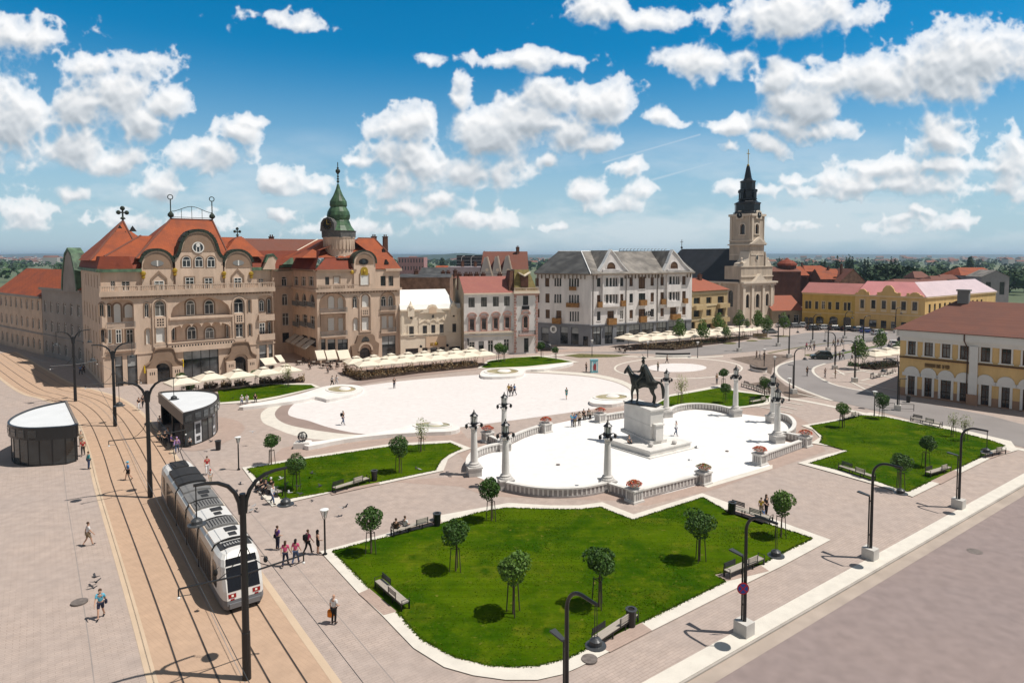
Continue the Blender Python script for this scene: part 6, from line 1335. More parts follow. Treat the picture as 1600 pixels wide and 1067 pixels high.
def corner_house():
 P0,P1=G(1404,616.5),G(1549,636);d=(Vector(P1[:2])-Vector(P0[:2]));P2=Vector(P0[:2])+d*2.6
 f=Fac(P0,P2);W=f.W
 t=thing('yellow_corner_house',P0,'yellow corner house with white half-round heads over its doors and a brown hipped roof','house')
 zE=f.hit(*Z6(1000,545))[1];R=lambda r,a=0:f.rect(Z6,r)+(a,)
 up=[R(r)for r in((880,598,922,680),(975,606,1021,688),(1075,614,1121,698),(1179,624,1226,708),(1299,633,1350,721))];lo=[R(r)for r in((880,788,916,909),(975,799,1013,921),(1068,812,1123,937),(1178,826,1219,949),(1300,839,1341,972))]
 du=up[4][0]-up[3][0]
 for k in range(1,6):up.append((up[4][0]+du*.95*k,up[4][1]+du*.95*k,up[4][2],up[4][3],0));lo.append((lo[4][0]+du*.95*k,lo[4][1]+du*.95*k,lo[4][2],lo[4][3],0))
 lo=[(o[0],o[1],max(.15,o[2]),o[3],0)for o in lo]
 up=[o for o in up if o[1]<W-.5];lo=[o for o in lo if o[1]<W-.5]
 mb=MB();zp=1.25;wall(mb,f,0,W,zp,zE,up+lo);wall(mb,f,0,W,0,zp,lo,mi=1)
 D=20;fs=Fac(f.p(0,0,-D)[:2],P0);so=[(1.5+3.4*i,2.7+3.4*i,5.6,7.9,0)for i in range(5)];wall(mb,fs,0,D,0,zE,so);mb.poly([f.p(W,0),f.p(W,0,-D),f.p(W,zE,-D),f.p(W,zE)]);mb.poly([f.p(0,0,-D),f.p(0,zE,-D),f.p(W,zE,-D),f.p(W,0,-D)])
 mb.build('wall',['corner_yellow','plinth_terracotta'],t)
 tm=MB()
 for o in up:window(t,f,o,'r',fw=.1);ring_trim(tm,f,o,.22,0,.1);f.box(tm,o[0]-.35,o[1]+.35,o[2]-.15,o[2]-.003,0,.2)
 for i,o in enumerate(lo):
  window(t,f,o,'r',name='door' if i in(2,4)else 'shop_window');ring_trim(tm,f,o,.3,0,.12)
  c=(o[0]+o[1])/2;r=du*.40;z=o[3]+.28;f.slab(tm,[(c+r*cos(pi*j/12),z+r*.95*sin(pi*j/12))for j in range(13)],0,.2)
  f.box(tm,c-du*.5,c+du*.5,z-.5,z-.003,0,.17)
 for o in so:window(t,fs,o,'r')
 zb=f.hit(*Z6(1000,703))[1];f.box(tm,0,W,zE-1.0,zE,0,.55);f.box(tm,0,W,zE-1.6,zE-1.003,0,.15);fs.box(tm,0,D,zE-1.0,zE,0,.55)
 q=f.rect(Z6,(1238,600,1275,915));f.box(tm,q[0],q[1],1.5,zE-1.61,0,.45);f.box(tm,q[0]+du*3.4,q[1]+du*3.4,1.5,zE-1.61,0,.45)
 tm.build('moulding','corner_white',t)
 for e0,e1 in((0,q[0]),(q[1],W)):dk=MB();f.box(dk,e0,e1,zb-.1,zb+.08,0,.3);dk.build('string_course','win_brown',t)
 dk=MB();f.box(dk,-.3,W+.3,zE,zE+.12,.4,.75);u=q[0]-.25;dk.tube([f.p(u-.4,zE-.9,.6),f.p(u-.4,zE+.1,.6)],.09,6);dk.tube([f.p(u,.3,.2),f.p(u,zE-2,.2),f.p(u-.4,zE-.9,.6),f.p(u-.4,zE,.65)],.08,6);dk.build('gutter','win_brown',t)
 pl=MB()
 for k in(0,3.4):f.box(pl,q[0]-.15+du*k,q[1]+.15+du*k,0,1.5,0,.7)
 pl.build('pilaster_base','plinth_terracotta',t)
 sg=MB();q=f.rect(Z6,(975,730,1118,757));zz=(q[2]+q[3])/2;text_strokes(sg,f,q[0],q[1],zz-.28,zz+.28,.03,17,gaps=(11,),seed=12);sg.build('sign_lettering','win_brown',t)
 rf=MB();ua,zr=f.hit(*Z6(1160,366),-10);z1=zE+.1
 rf.poly([f.p(-.8,z1,.8),f.p(W+.8,z1,.8),f.p(W-8,zr,-10),f.p(ua,zr,-10)]);rf.poly([f.p(-.8,z1,-D-.8),f.p(-.8,z1,.8),f.p(ua,zr,-10)]);rf.poly([f.p(ua,zr,-10),f.p(W-8,zr,-10),f.p(W+.8,z1,-D-.8),f.p(-.8,z1,-D-.8)]);rf.poly([f.p(W+.8,z1,.8),f.p(W+.8,z1,-D-.8),f.p(W-8,zr,-10)]);rf.build('roof','roof_corner',t)
 u,z=f.hit(*Z6(1198,372),-9.5);p=f.p(u,0,-9.5);b=MB();b.obox((p[0],p[1]),atan2(f.t.y,f.t.x),.75,.55,zr-1.5,z+1.6);b.obox((p[0],p[1]),atan2(f.t.y,f.t.x),.9,.7,z+1.602,z+1.85);b.build('chimney','balcony_grey',t)
 return f
FC=corner_house()
HAZE_D=1.05e-4
mat('brick_brown',(.12,.052,.036),.9,var=.2,scale=.4);mat('firewall',(.30,.19,.13),.95,var=.25,scale=.8,fine=.15,fscale=5);mat('block_pink',(.42,.22,.22),.85,var=.1);mat('block_white',(.55,.54,.54),.85,var=.08)
mat('block_lilac',(.42,.36,.38),.85,var=.08);mat('glass_tower',(.018,.022,.03),.15,var=.3,scale=.1,spec=.6);mat('street_grey',(.30,.27,.25),.9,var=.12,scale=.3,fine=.05);mat('hall_white',(.70,.70,.70),.6,var=.05)
mat('town_roof',(.24,.10,.065),.85,var=.2,scale=.02);mat('town_wall',(.55,.52,.48),.85,var=.15,scale=.02);mat('hill_green',(.020,.042,.036),.95,var=.3,scale=.003,col2=(.035,.058,.04))
def XY(px,Y):return(px-CX)/F*Y*(1+.0031)
def bg_house(name,label,cat,x0,x1,Y,ye,yr,wallm,roofm,depth=11,ang=0.0,rows=0,cols=0,hipped=0.0,z0=0.0,ridge_along=True,chim=(),group=None):
 """a house seen from the square: frontage between sight lines x0..x1 at distance Y, eaves and ridge heights by sight line"""
 a=Vector((XY(x0,Y),Y));wd=XY(x1,Y)-a.x;b=a+Vector((wd,wd*tan(ang)))
 f=Fac(a,b);W=f.W;P=(a.x,a.y,0)
 t=thing(name,P,label,cat,group);zE=ZAT((0,Y),ye);zR=ZAT((0,Y+depth/2),yr)
 mb=MB();ops=[]
 for r in range(rows):
  for c in range(cols):
   u=W*(c+.5)/cols;h=(zE-1)/max(rows,1);z=zE-h*(r+.72);ops.append((u-W/cols*.18,u+W/cols*.18,z,z+h*.5,0))
 wall(mb,f,0,W,z0,zE,ops);body(mb,f,0,W,depth,zE)
 if not ridge_along and roofm:mb.poly([f.p(0,zE),f.p(W,zE),f.p(W/2,zR)]);mb.poly([f.p(0,zE,-depth),f.p(W,zE,-depth),f.p(W/2,zR,-depth)])
 elif roofm and not hipped:mb.poly([f.p(0,zE),f.p(0,zE,-depth),f.p(0,zR,-depth/2)]);mb.poly([f.p(W,zE),f.p(W,zE,-depth),f.p(W,zR,-depth/2)])
 mb.build('wall',wallm,t)
 for o in ops:window(t,f,o,'k',bars=False)
 if roofm:
  rf=MB();e=.4
  if ridge_along:
   i=hipped
   rf.poly([f.p(-e,zE-.1,e),f.p(W+e,zE-.1,e),f.p(W-i,zR,-depth/2),f.p(i,zR,-depth/2)]);rf.poly([f.p(i,zR,-depth/2),f.p(W-i,zR,-depth/2),f.p(W+e,zE-.1,-depth-e),f.p(-e,zE-.1,-depth-e)])
   if i:rf.poly([f.p(-e,zE-.1,-depth-e),f.p(-e,zE-.1,e),f.p(i,zR,-depth/2)]);rf.poly([f.p(W+e,zE-.1,e),f.p(W+e,zE-.1,-depth-e),f.p(W-i,zR,-depth/2)])
  else:
   rf.poly([f.p(-e,zE-.2,e),f.p(W/2,zR+.1,e),f.p(W/2,zR+.1,-depth-e),f.p(-e,zE-.2,-depth-e)]);rf.poly([f.p(W/2,zR+.1,e),f.p(W+e,zE-.2,e),f.p(W+e,zE-.2,-depth-e),f.p(W/2,zR+.1,-depth-e)])
  rf.build('roof',roofm,t)
 for(k,h)in chim:p=f.p(W*k,0,-depth*.45);chimney(t,p[0],p[1],zR-2.5,zR+h,w=.45)
 return t,f
bg_house('brick_firewall_house','brown house with a bare brick fire wall rising behind the low white house','house',622,703,158,433,428,'firewall','roof_grey_dark',depth=9,chim=((.3,.6),))
t,f=bg_house('beige_firewall_house','drab beige house with chimneys beside the bare brick fire wall','house',684,712,165,434,431,'beige_wall','roof_brown',depth=8,chim=((.2,.9),(.5,.9),(.9,1.2)))
for i,(x0,x1)in enumerate(((748,772),(772,786),(787,805))):pass
t,f=bg_house('three_gabled_house','red roofed house with three narrow pale gables in a row','house',752,824,200,428,393,'town_wall','roof_brown',depth=18,chim=((.78,1.2),))
for x0,x1,ap in((749,769,402),(768,783,401),(783,801,400)):
 u0,u1=f.hit(x0,425)[0],f.hit(x1,425)[0];za=f.hit((x0+x1)/2-2,ap)[1];zb=f.hit(x0,432)[1];c=(u0+u1)/2
 g=MB();f.slab(g,[(u0,zb),(u1,zb),(c+.4,za),(c-.4,za)],-.2,.3);g.build('gable','town_wall',t)
 g=MB();f.slab(g,[(u1,zb),(u1+.4,zb),(c+.7,za+.2),(c+.3,za+.2)],-.2,.6);f.slab(g,[(c+.4+.5*cos(2*pi*i/10),zb+2+.5*sin(2*pi*i/10))for i in range(10)],.3,.36);g.build('gable_trim','cream_white',t)
 g=MB();g.poly([f.p(u1,zb,.3),f.p(c+.4,za,.3),f.p(c+.4,za,-8),f.p(u1,zb,-3)]);g.poly([f.p(c-.4,za,.3),f.p(u0,zb,.3),f.p(u0,zb,-3),f.p(c-.4,za,-8)]);g.build('gable_roof','roof_red',t)
bg_house('pink_apartment_block','far pink and white apartment block with rows of small windows','building',623,663,420,402,400,'block_pink',None,depth=14,rows=4,cols=9)
t,f=bg_house('dark_glass_building','dark glass office building with rounded white window bays','building',714,764,330,399,398,'glass_tower',None,depth=16)
g=MB()
for x in(730,745):
 u,z=f.hit(x,399.5);f.box(g,u-3.0,u-2.7,z-9,z-1.5,0,.4);pts=[(u-2.85+1.6*(1-cos(pi*i/12)),z-1.5+1.4*sin(pi*i/12))for i in range(7)];g.tube([f.p(a,b,.2)for a,b in pts],.16,5)
for i in range(4):z=f.hit(730,402+i*5)[1];f.box(g,0,f.W,z-.05,z+.05,0,.1)
g.build('window_bay','block_white',t)
bg_house('lilac_house','flat roofed lilac house behind the chimneys of the reddish roof','house',700,768,215,417,416,'block_lilac',None,depth=12,chim=((.3,1.5),(.6,1.2)))
bg_house('dark_roofed_house','low house with a dark grey roof before the distant hill','house',656,700,250,428,418,'block_lilac','roof_grey_dark',depth=12)
bg_house('small_red_roofed_house','tiny red roofed house between the dark roof and the glass building','house',680,699,330,420,415,'town_wall','roof_orange',depth=12)
p=(XY(757,228),228);t=thing('roof_mast',(p[0],p[1],ZAT(p,417)),'thin lattice mast standing on the flat lilac roof','mast');m_=MB();m_.tube([(p[0],p[1],ZAT(p,417)),(p[0],p[1],ZAT(p,392))],.12,5);m_.build('mast','iron',t);m_=MB();m_.tube([(p[0]-.8,p[1],ZAT(p,396)),(p[0]+.8,p[1],ZAT(p,396))],.07,4);m_.build('cross_arm','iron',t)
bg_house('turreted_brick_house','dark brown brick house with a round turret right behind the church','house',1207,1250,262,424,417,'brick_brown','roof_brown',depth=14)
t2=thing('brick_turret_house',(XY(1228,268),268,0),'dark brick tower house with a bulbous red cap','house');m_=MB();m_.lathe([(3.6,0),(3.6,ZAT((0,268),415))],(XY(1228,268),268,0),12);m_.build('wall','brick_brown',t2);m_=MB();zz=ZAT((0,268),415);m_.lathe([(4.1,zz),(3.9,zz+.8),(2.6,zz+1.8),(1.0,zz+2.4),(.1,zz+3.2)],(XY(1228,268),268,0),12);m_.build('roof','roof_red',t2)
bg_house('orange_roofed_house','brick house with a broad bright orange roof behind the church','house',1233,1262,270,430,416,'brick_brown','roof_orange',depth=16,ridge_along=True)
bg_house('orange_roofed_house','brick house whose orange roof meets a dark chimney stack, second behind the church','house',1258,1300,282,424,415,'brick_brown','roof_orange',depth=16,chim=((.1,1.0),),hipped=2)
bg_house('brick_gable_house','dark brick house with a sloping orange roof and pale end wall','house',1282,1316,255,436,420,'brick_brown','roof_orange',depth=12,chim=((.6,.5),))
bg_house('pale_gable_house','house with a bare pinkish gable wall and tall chimney beside it','house',1312,1350,250,440,420,'firewall','roof_brown',depth=12,ridge_along=False,chim=((.3,1.5),))
bg_house('white_arched_hall','white hall with an arched roof among the trees','hall',1408,1440,330,431,428,'hall_white','hall_white',depth=14,hipped=1.5,rows=1,cols=4)
bg_house('orange_hipped_house','house with a large orange roof at the right edge of the town','house',1500,1560,300,430,418,'block_lilac','roof_orange',depth=14,hipped=3,rows=1,cols=4)
bg_house('grey_gable_house','pale grey house with a plain gable before the orange roof','house',1532,1575,285,432,422,'block_lilac','roof_grey',depth=10,ridge_along=False,rows=1,cols=2)
rr=random.Random(4);lab=['brown roofed cottage left in the row before the wood','brown roofed cottage with a low eaves line behind the pink metal roof','small dark roofed house beside the white hall','brown roofed cottage right of the white hall','cottage with a faded red roof under the trees','long low brown roofed house behind the pale pink roof']
for(x0,x1,Y,ye,yr),lb in zip(((1398,1446,262,441,436),(1428,1452,300,434,424),(1455,1478,290,438,431),(1470,1500,300,436,429),(1488,1512,310,434,428),(1440,1478,275,441,436)),lab):
 bg_house('cottage',lb,'house',x0,x1,Y,ye,yr,'firewall','roof_brown',depth=9,hipped=1.5,group='cottages behind the pink roofs')
def street_house(name,label,u0,u1,h,wallm,gable=None):
 P0=G(163,606);a=Vector((P0.x,P0.y));n=Vector((-.64,.77)).normalized();s=Vector((-.80,.60)).normalized();q=a+n*27.3
 f=Fac(q+s*u1,q+s*u0);W=f.W;t=thing(name,(f.p(0,0)[0],f.p(0,0)[1],0),label,'house')
 ops=[(W-2.8-3.6*i,W-1.5-3.6*i,z,z+2.3,1)for i in range(int(W/3.6))for z in(1.0,5.4,9.4)if z+3<h]
 mb=MB();wall(mb,f,0,W,0,h,ops);body(mb,f,0,W,12,h);mb.build('wall',wallm,t)
 for o in ops:window(t,f,o,'d')
 rf=MB();rf.poly([f.p(-.2,h,.5),f.p(W+.2,h,.5),f.p(W+.2,h+5.5,-6),f.p(-.2,h+5.5,-6)]);rf.poly([f.p(-.2,h+5.5,-6),f.p(W+.2,h+5.5,-6),f.p(W+.2,h,-12.3),f.p(-.2,h,-12.3)]);rf.poly([f.p(W+.2,h,.5),f.p(W+.2,h,-12.3),f.p(W+.2,h+5.5,-6)]);rf.build('roof','roof_orange',t)
 cb=MB();f.box(cb,-.1,W+.1,h-.5,h,0,.5);f.box(cb,0,W,4.3,4.6,0,.2);cb.build('cornice','street_grey',t)
 if gable:
  g=MB();c=W-4.5;f.slab(g,[(c-3.6,h-.2),(c+3.6,h-.2),(c+3.0,h+3),(c+1.6,h+6.5),(c,h+7.6),(c-1.6,h+6.5),(c-3.0,h+3)],-.6,.55);g.build('gable',wallm,t)
  g=MB();L=[(c+3.6,h-.2),(c+3.0,h+3),(c+1.6,h+6.5),(c,h+7.6),(c-1.6,h+6.5),(c-3.0,h+3),(c-3.6,h-.2)]
  for p,q2 in zip(L,L[1:]):f.slab(g,[p,q2,(q2[0]+(q2[0]-c)*.12,q2[1]+.5),(p[0]+(p[0]-c)*.12,p[1]+.5)],-1.6,.7)
  g.build('gable_coping','copper_green',t)
street_house('shaded_street_house','grey house with a tall green-capped gable in the shaded tram street beside the pinkish palace',0,22,14.5,'street_grey',True)
street_house('pale_street_house','pale house further along the shaded tram street, at the very edge',22.3,52,12.5,'stucco_trim')
def far_tree(kind,label,px,Y,h,w,seed,name='broad_tree',group='trees beyond the roofs'):
 x=XY(px,Y);t=thing(name,(x,Y,0),label,'tree',group);rnd=random.Random(seed)
 c=MB()
 if kind=='poplar':leaves(c,(x,Y,h*.52),w,420,w*.5,seed=seed,sz=h*.48/w,lump=.2,clumps=14)
 else:leaves(c,(x,Y,h*.6),w,900,w*.17,seed=seed,sz=h*.42/w,lump=.34,clumps=16)
 c.build('crown','leaf_dark' if kind=='poplar' or rnd.random()<.4 else 'leaf_far',t)
 k=MB();k.tube([(x,Y,0),(x,Y,h*.6)],[w*.09,w*.05],6)
 if kind!='poplar':
  for i in range(4):a=i*1.6+rnd.random();k.tube([(x,Y,h*.35),(x+cos(a)*w*.6,Y+sin(a)*w*.6,h*.7)],[w*.04,w*.015],5)
 k.build('trunk','bark',t)
pop=[(1216,520,20),(1220,520,22),(1229,540,19),(1282,480,21),(1287,500,20),(1307,420,24),(1321,430,24),(1325,430,23),(1330,430,25),(1349,470,22),(1354,500,20),(1390,520,20),(1396,520,22),(1513,560,24),(737,700,20),(692,690,19)]
plab=['first poplar right of the church tower','taller poplar right of the church tower','short poplar above the brick turret','poplar above the orange roofs, left of a pair','poplar above the orange roofs, right of a pair','tallest lone poplar above the brick chimneys','left poplar of the row of three','middle poplar of the row of three','right and highest poplar of the row of three','left poplar of the distant pair over the wood','right poplar of the distant pair over the wood','slim far poplar left of the big round tree top','slim far poplar over the big round tree top','broad lone poplar far on the right','dark tree before the glass building','small dark tree on the slope of the far hill']
for i,((x,Y,h),lb)in enumerate(zip(pop,plab)):far_tree('poplar',lb,x,Y,min(h,20.6 if 5<=i<=8 else 18.5),1.15 if i not in(13,14,15)else 2.6,100+i,name='poplar',group='poplars over the roofs')
big=[(1362,320,13.5,7.5),(1380,330,16,9),(1398,340,16.5,9.5),(1414,350,14,8),(1345,300,10,5),(1432,370,13,6.5),(1452,380,12,6),(1472,390,12,6),(1492,400,12,6),(1515,410,13,6.5),(1540,420,12,6),(1575,380,12,6),(1368,290,9.5,5),(1385,285,9,4.5),(1262,420,12,6),(1300,400,12,6),(1245,400,11,6),(1600,380,12,6)]
blab=['broad tree at the left end of the wood','tall round tree in the wood behind the pink roof','tallest round tree of the wood','round tree right of the tallest one','low bushy tree beside the pale gable wall','tree behind the white hall','tree right of the white hall','tree above the small cottages','bushy tree before the far white houses','tree left of the orange hipped roof','tree behind the orange hipped roof','tree at the right border of the view','low dark bush tree right behind the bright pink roof','low dark bush tree in the middle behind the bright pink roof','tree between the orange roofs','tree behind the second orange roof','tree beside the brick turret','outermost tree on the right']
for i,((x,Y,h,w),lb)in enumerate(zip(big,blab)):far_tree('b',lb,x,Y,h,w,200+i)
wood=MB();rr=random.Random(8)
def clump(x,y,h,w,n):
 for _ in range(n):
  d=Vector((rr.gauss(0,1),rr.gauss(0,1),abs(rr.gauss(0,1)))).normalized();p=Vector((x+d.x*w*rr.uniform(.6,1.05),y+d.y*w,h*.35+d.z*h*.65*rr.uniform(.7,1.05)));s=w*rr.uniform(.18,.36)
  nn=(d+Vector((rr.gauss(0,.5),rr.gauss(0,.5),rr.gauss(0,.5)))).normalized();a=nn.orthogonal().normalized();b=nn.cross(a);wood.add([p-a*s,p-b*s*.8,p+a*s,p+b*s*.8],[(0,1,2,3)],0 if rr.random()<.6 else 1)
for _ in range(900):
 Y=330*(2600/330)**(rr.random()**.8);px=rr.uniform(-80,1760)
 if Y<520 and not(1240<px<1760):continue
 if 560<px<830 and Y<700:continue
 h=rr.uniform(7,13);w=h*rr.uniform(.5,.9)*(1 if Y<900 else 1.8);clump(XY(px,Y),Y,h,w,26 if Y<900 else 16)
tag(wood.build('distant_wood',['leaf_far','leaf_dark']),'dark green belt of treetops between the town roofs and the far hills','wood',kind='stuff')
town=MB()
for _ in range(520):
 Y=rr.uniform(1500,5200);px=rr.uniform(-60,1720);x=XY(px,Y);w=rr.uniform(6,16);d=rr.uniform(6,12);h=rr.uniform(5,9)if rr.random()<.85 else rr.uniform(12,20);a=rr.uniform(-.5,.5)
 town.obox((x,Y),a,w,d,-.1,h,0);ca,sa=cos(a),sin(a);q=[(x+(u*ca-v*sa),Y+(u*sa+v*ca),z)for u,v,z in((-w,-d,h),(w,-d,h),(w,d,h),(-w,d,h),(-w,0,h+4),(w,0,h+4))]
 town.add(q,[(0,1,5,4),(2,3,4,5),(1,2,5),(3,0,4)],1)
tag(town.build('distant_town',['town_wall','town_roof']),'pale far houses of the town strung along the foot of the hills','town',kind='stuff')
hm=MB();NX=140;Rr_=[]
for j,(Y,k)in enumerate(((6500,0),(8200,.55),(9600,1.0),(11500,.8),(14000,0))):
 Rr_.append([(XY(-300+2400*i/NX,Y),Y,-2+k*(44+16*mnoise.noise(Vector((i*.05,j*.3,2)))+7*mnoise.noise(Vector((i*.21,j,5)))))for i in range(NX+1)])
for j in range(4):
 for i in range(NX):hm.add([Rr_[j][i],Rr_[j][i+1],Rr_[j+1][i+1],Rr_[j+1][i]],[(0,1,2,3)])
struct(hm.build('hills','hill_green',smooth=True))
hm=MB();Y0=3800;g_=[]
for j in range(9):
 row=[]
 for i in range(41):
  px=560+340*i/40;r=((px-735)/120)**2+((j-4)/4)**2;Y=Y0+(j-4)*220;k=max(0,1-r)**.8
  row.append((XY(px,Y),Y,-2+k*(37+6*mnoise.noise(Vector((i*.3,j*.4,9))))))
 g_.append(row)
for j in range(8):
 for i in range(40):hm.add([g_[j][i],g_[j][i+1],g_[j+1][i+1],g_[j+1][i]],[(0,1,2,3)])
struct(hm.build('hill','hill_green',smooth=True))
hz=MB();hz.box(-20600,-2100,-3.2,20600,20600,88)
m=bpy.data.materials.new('haze_air');m.use_nodes=True;nt=m.node_tree
for n in list(nt.nodes):
 if n.type=='BSDF_PRINCIPLED':nt.nodes.remove(n)
pv=_n(nt,'ShaderNodeVolumePrincipled');pv.inputs['Color'].default_value=(.60,.80,1,1);pv.inputs['Density'].default_value=HAZE_D;pv.inputs['Anisotropy'].default_value=.2
nt.links.new(pv.outputs[0],[n for n in nt.nodes if n.type=='OUTPUT_MATERIAL'][0].inputs['Volume']);MATS['haze_air']=m
if HAZE_D>0:
 o=hz.build('haze','haze_air');tag(o,'thin bluish air that pales the far hills','haze',kind='stuff')
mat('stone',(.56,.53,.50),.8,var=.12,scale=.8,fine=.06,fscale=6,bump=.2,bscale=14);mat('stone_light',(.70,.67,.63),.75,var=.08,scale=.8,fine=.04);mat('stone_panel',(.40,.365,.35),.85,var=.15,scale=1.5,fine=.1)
mat('bronze',(.022,.021,.018),.42,metal=.55,var=.25,scale=1.5,col2=(.045,.048,.040),spec=.5);mat('black_metal',(.010,.010,.011),.38,var=.0,spec=.45);mat('glass_lamp',(.60,.60,.56),.15,var=.0,spec=.6)
mat('flower_red',(.55,.09,.03),.7,var=.0,col2=(.40,.05,.025),scale=6);mat('flower_leaf',(.06,.12,.02),.7,var=.0,col2=(.14,.12,.03),scale=6);mat('bark_mulch',(.07,.045,.03),.9)
def balus(name_label,pts,h=.88,w=.34):
 pl=smooth_poly([G2(*p)for p in pts],5,False)if len(pts)>2 else[G2(*p)for p in pts]
 o=thing('balustrade_wall',(pl[0][0],pl[0][1],0),name_label,'balustrade','balustrade walls of the monument plaza')
 mb=MB();cp=MB();pn=MB()
 def band(m,hw,z0,z1):
  a=offset_line(pl,hw);b=offset_line(pl,-hw);n=len(pl)
  for i in range(n-1):
   m.hexa([(*a[i],z0),(*a[i+1],z0),(*b[i+1],z0),(*b[i],z0),(*a[i],z1),(*a[i+1],z1),(*b[i+1],z1),(*b[i],z1)])
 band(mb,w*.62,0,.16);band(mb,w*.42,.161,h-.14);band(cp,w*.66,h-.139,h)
 acc=0;step=.42
 for i in range(len(pl)-1):
  A,B=Vector(pl[i]),Vector(pl[i+1]);L=(B-A).length;ang=atan2(B.y-A.y,B.x-A.x);d=step-acc if acc else step*.5
  while d<L:
   q=A.lerp(B,d/L);pn.obox((q.x,q.y),ang,.075,w*.5,.17,h-.15);d+=step
  acc=L-(d-step)
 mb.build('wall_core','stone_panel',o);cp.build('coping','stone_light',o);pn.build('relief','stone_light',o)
SEG=[('curved balustrade wall bulging towards the camera between two lantern columns',[(792,767),(828,774),(868,777),(910,775),(946,768)]),('short balustrade wall from the front right column to the red flower pier',[(953,769),(985,779)]),('long balustrade wall between the red flower pier and the green flower pier',[(998,780),(1092,755)]),('balustrade wall between the two red flower piers on the right side of the plaza',[(1196,720),(1250,700)]),('short balustrade wall from the outer right flower pier to its lantern column',[(1253,692),(1219,685)]),('curved balustrade wall at the right end of the plaza',[(1217,689),(1236,682),(1241,670),(1231,659),(1210,654)]),('curved balustrade wall on the far side before the statue lawn',[(1147,649),(1120,642),(1085,639.5),(1058,643),(1045,650)]),('balustrade wall running behind the statue pedestal',[(1036,651.5),(985,652),(944,658)]),('balustrade wall on the far left side beyond the left pair of columns',[(847,674),(820,683),(793,695)]),('short balustrade wall from the leftmost flower pier to the far left column',[(766,692),(783,700)]),('curved balustrade wall at the left end of the plaza',[(783,704),(762,708),(743,716),(733,727),(731,738)])]
for lb,pts in SEG:balus(lb,pts)
def pier(px,py,lb,kind='red',bowl=False):
 p=G(px,py);t=thing('flower_pier',p,lb,'planter','stone flower piers of the monument plaza');a=atan2(KD.y,KD.x)
 b=MB();b.obox(p,a,.62,.62,0,.18);b.obox(p,a,.52,.52,.181,1.02);b.obox(p,a,.60,.60,1.021,1.16);b.build('pier','stone_light',t)
 pn=MB()
 for k in range(4):
  an=a+k*pi/2;q=(p.x+cos(an)*.515,p.y+sin(an)*.515)
  for s in(-.25,0,.25):pn.obox((q[0]-sin(an)*s,q[1]+cos(an)*s),an,.03,.07,.3,.9)
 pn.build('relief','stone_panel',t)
 bw=MB();z=1.161
 bw.lathe([(.34,z),(.30,z+.06),(.45,z+.2),(.58,z+.34),(.60,z+.38),(.52,z+.38),(.42,z+.33)],(p.x,p.y,0),14);bw.build('bowl','stone',t)
 f=MB();rnd=random.Random(int(px));zb=z+.36
 for i in range(420):
  r=.72*sqrt(rnd.random());th=rnd.uniform(0,2*pi);h=.34*(1-(r/.75)**2)+rnd.uniform(-.04,.06);c=Vector((p.x+r*cos(th),p.y+r*sin(th),zb+h-.05))
  n=Vector((rnd.gauss(0,.6),rnd.gauss(0,.6),1)).normalized();u=n.orthogonal().normalized();v=n.cross(u);s=rnd.uniform(.04,.08);red=rnd.random()<(.78 if kind=='red' else.3)
  f.add([c-u*s,c-v*s*.8,c+u*s,c+v*s*.8],[(0,1,2,3)],0 if red else 1)
 f.build('flowers',['flower_red','flower_leaf'],t)
for a in((762,690,'flower pier with dull red blooms, furthest left on the plaza'),(853,675,'flower pier with red blooms at the left edge of the far steps'),(938,659,'flower pier with red blooms at the right edge of the far steps by the bench'),(991,783,'front flower pier with red blooms, nearest the camera'),(1099,755,'flower pier with mostly green planting at the left of the front steps','green'),(1187,725,'broad flower pier with bright red blooms at the right of the front steps'),(1258,697,'outermost flower pier with red blooms on the right')):pier(*a)
def lantern_column():
 t=thing('lantern_column',(0,0,0),'x','lamp column','stone lantern columns round the monument plaza')
 b=MB();b.obox((0,0),.3,.62,.62,0,.9);b.obox((0,0),.3,.70,.70,.901,1.05);b.lathe([(.62,1.051),(.60,1.2),(.45,1.32),(.50,1.42),(.37,1.55)],(0,0,0),16);b.build('pedestal','stone',t)
 s=MB();s.lathe([(.345,1.5),(.345,2.2),(.27,5.0),(.30,5.05),(.30,5.15),(.25,5.2),(.40,5.4),(.46,5.45),(.46,5.55)],(0,0,0),16);s.build('shaft','stone_light',t)
 l=MB();z=5.551
 l.lathe([(.30,z),(.22,z+.12),(.34,z+.3),(.30,z+.42)],(0,0,0),8);l.lathe([(.36,z+.43),(.36,z+.48)],(0,0,0),8)
 for k in range(6):
  a=k*pi/3;l.tube([(.28*cos(a),.28*sin(a),z+.47),(.31*cos(a),.31*sin(a),z+1.22)],.028,5)
 l.lathe([(.40,z+1.2),(.42,z+1.26),(.26,z+1.42),(.16,z+1.5),(.18,z+1.58),(.06,z+1.68),(.07,z+1.76),(.02,z+1.95)],(0,0,0),8);l.build('lantern_frame','black_metal',t)
 g=MB();g.lathe([(.24,z+.47),(.27,z+1.2)],(0,0,0),12);g.build('lantern_glass','glass_lamp',t)
 for k in range(4):
  a=k*pi/2+.3;d=Vector((cos(a),sin(a),0));m=MB()
  m.tube([d*.3+Vector((0,0,z+.3)),d*.52+Vector((0,0,z+.42)),d*.74+Vector((0,0,z+.32)),d*.80+Vector((0,0,z+.1)),d*.70+Vector((0,0,z-.05))],.05,6);m.ball(d*.66+Vector((0,0,z+.02)),.1,6,5)
  q=d*.74;m.lathe([(.05,z+.34),(.13,z+.28),(.15,z-.0),(.06,z-.14),(.02,z-.2)],(q.x,q.y,0),7);m.build('side_lamp','black_metal',t)
 return t
lc=lantern_column()
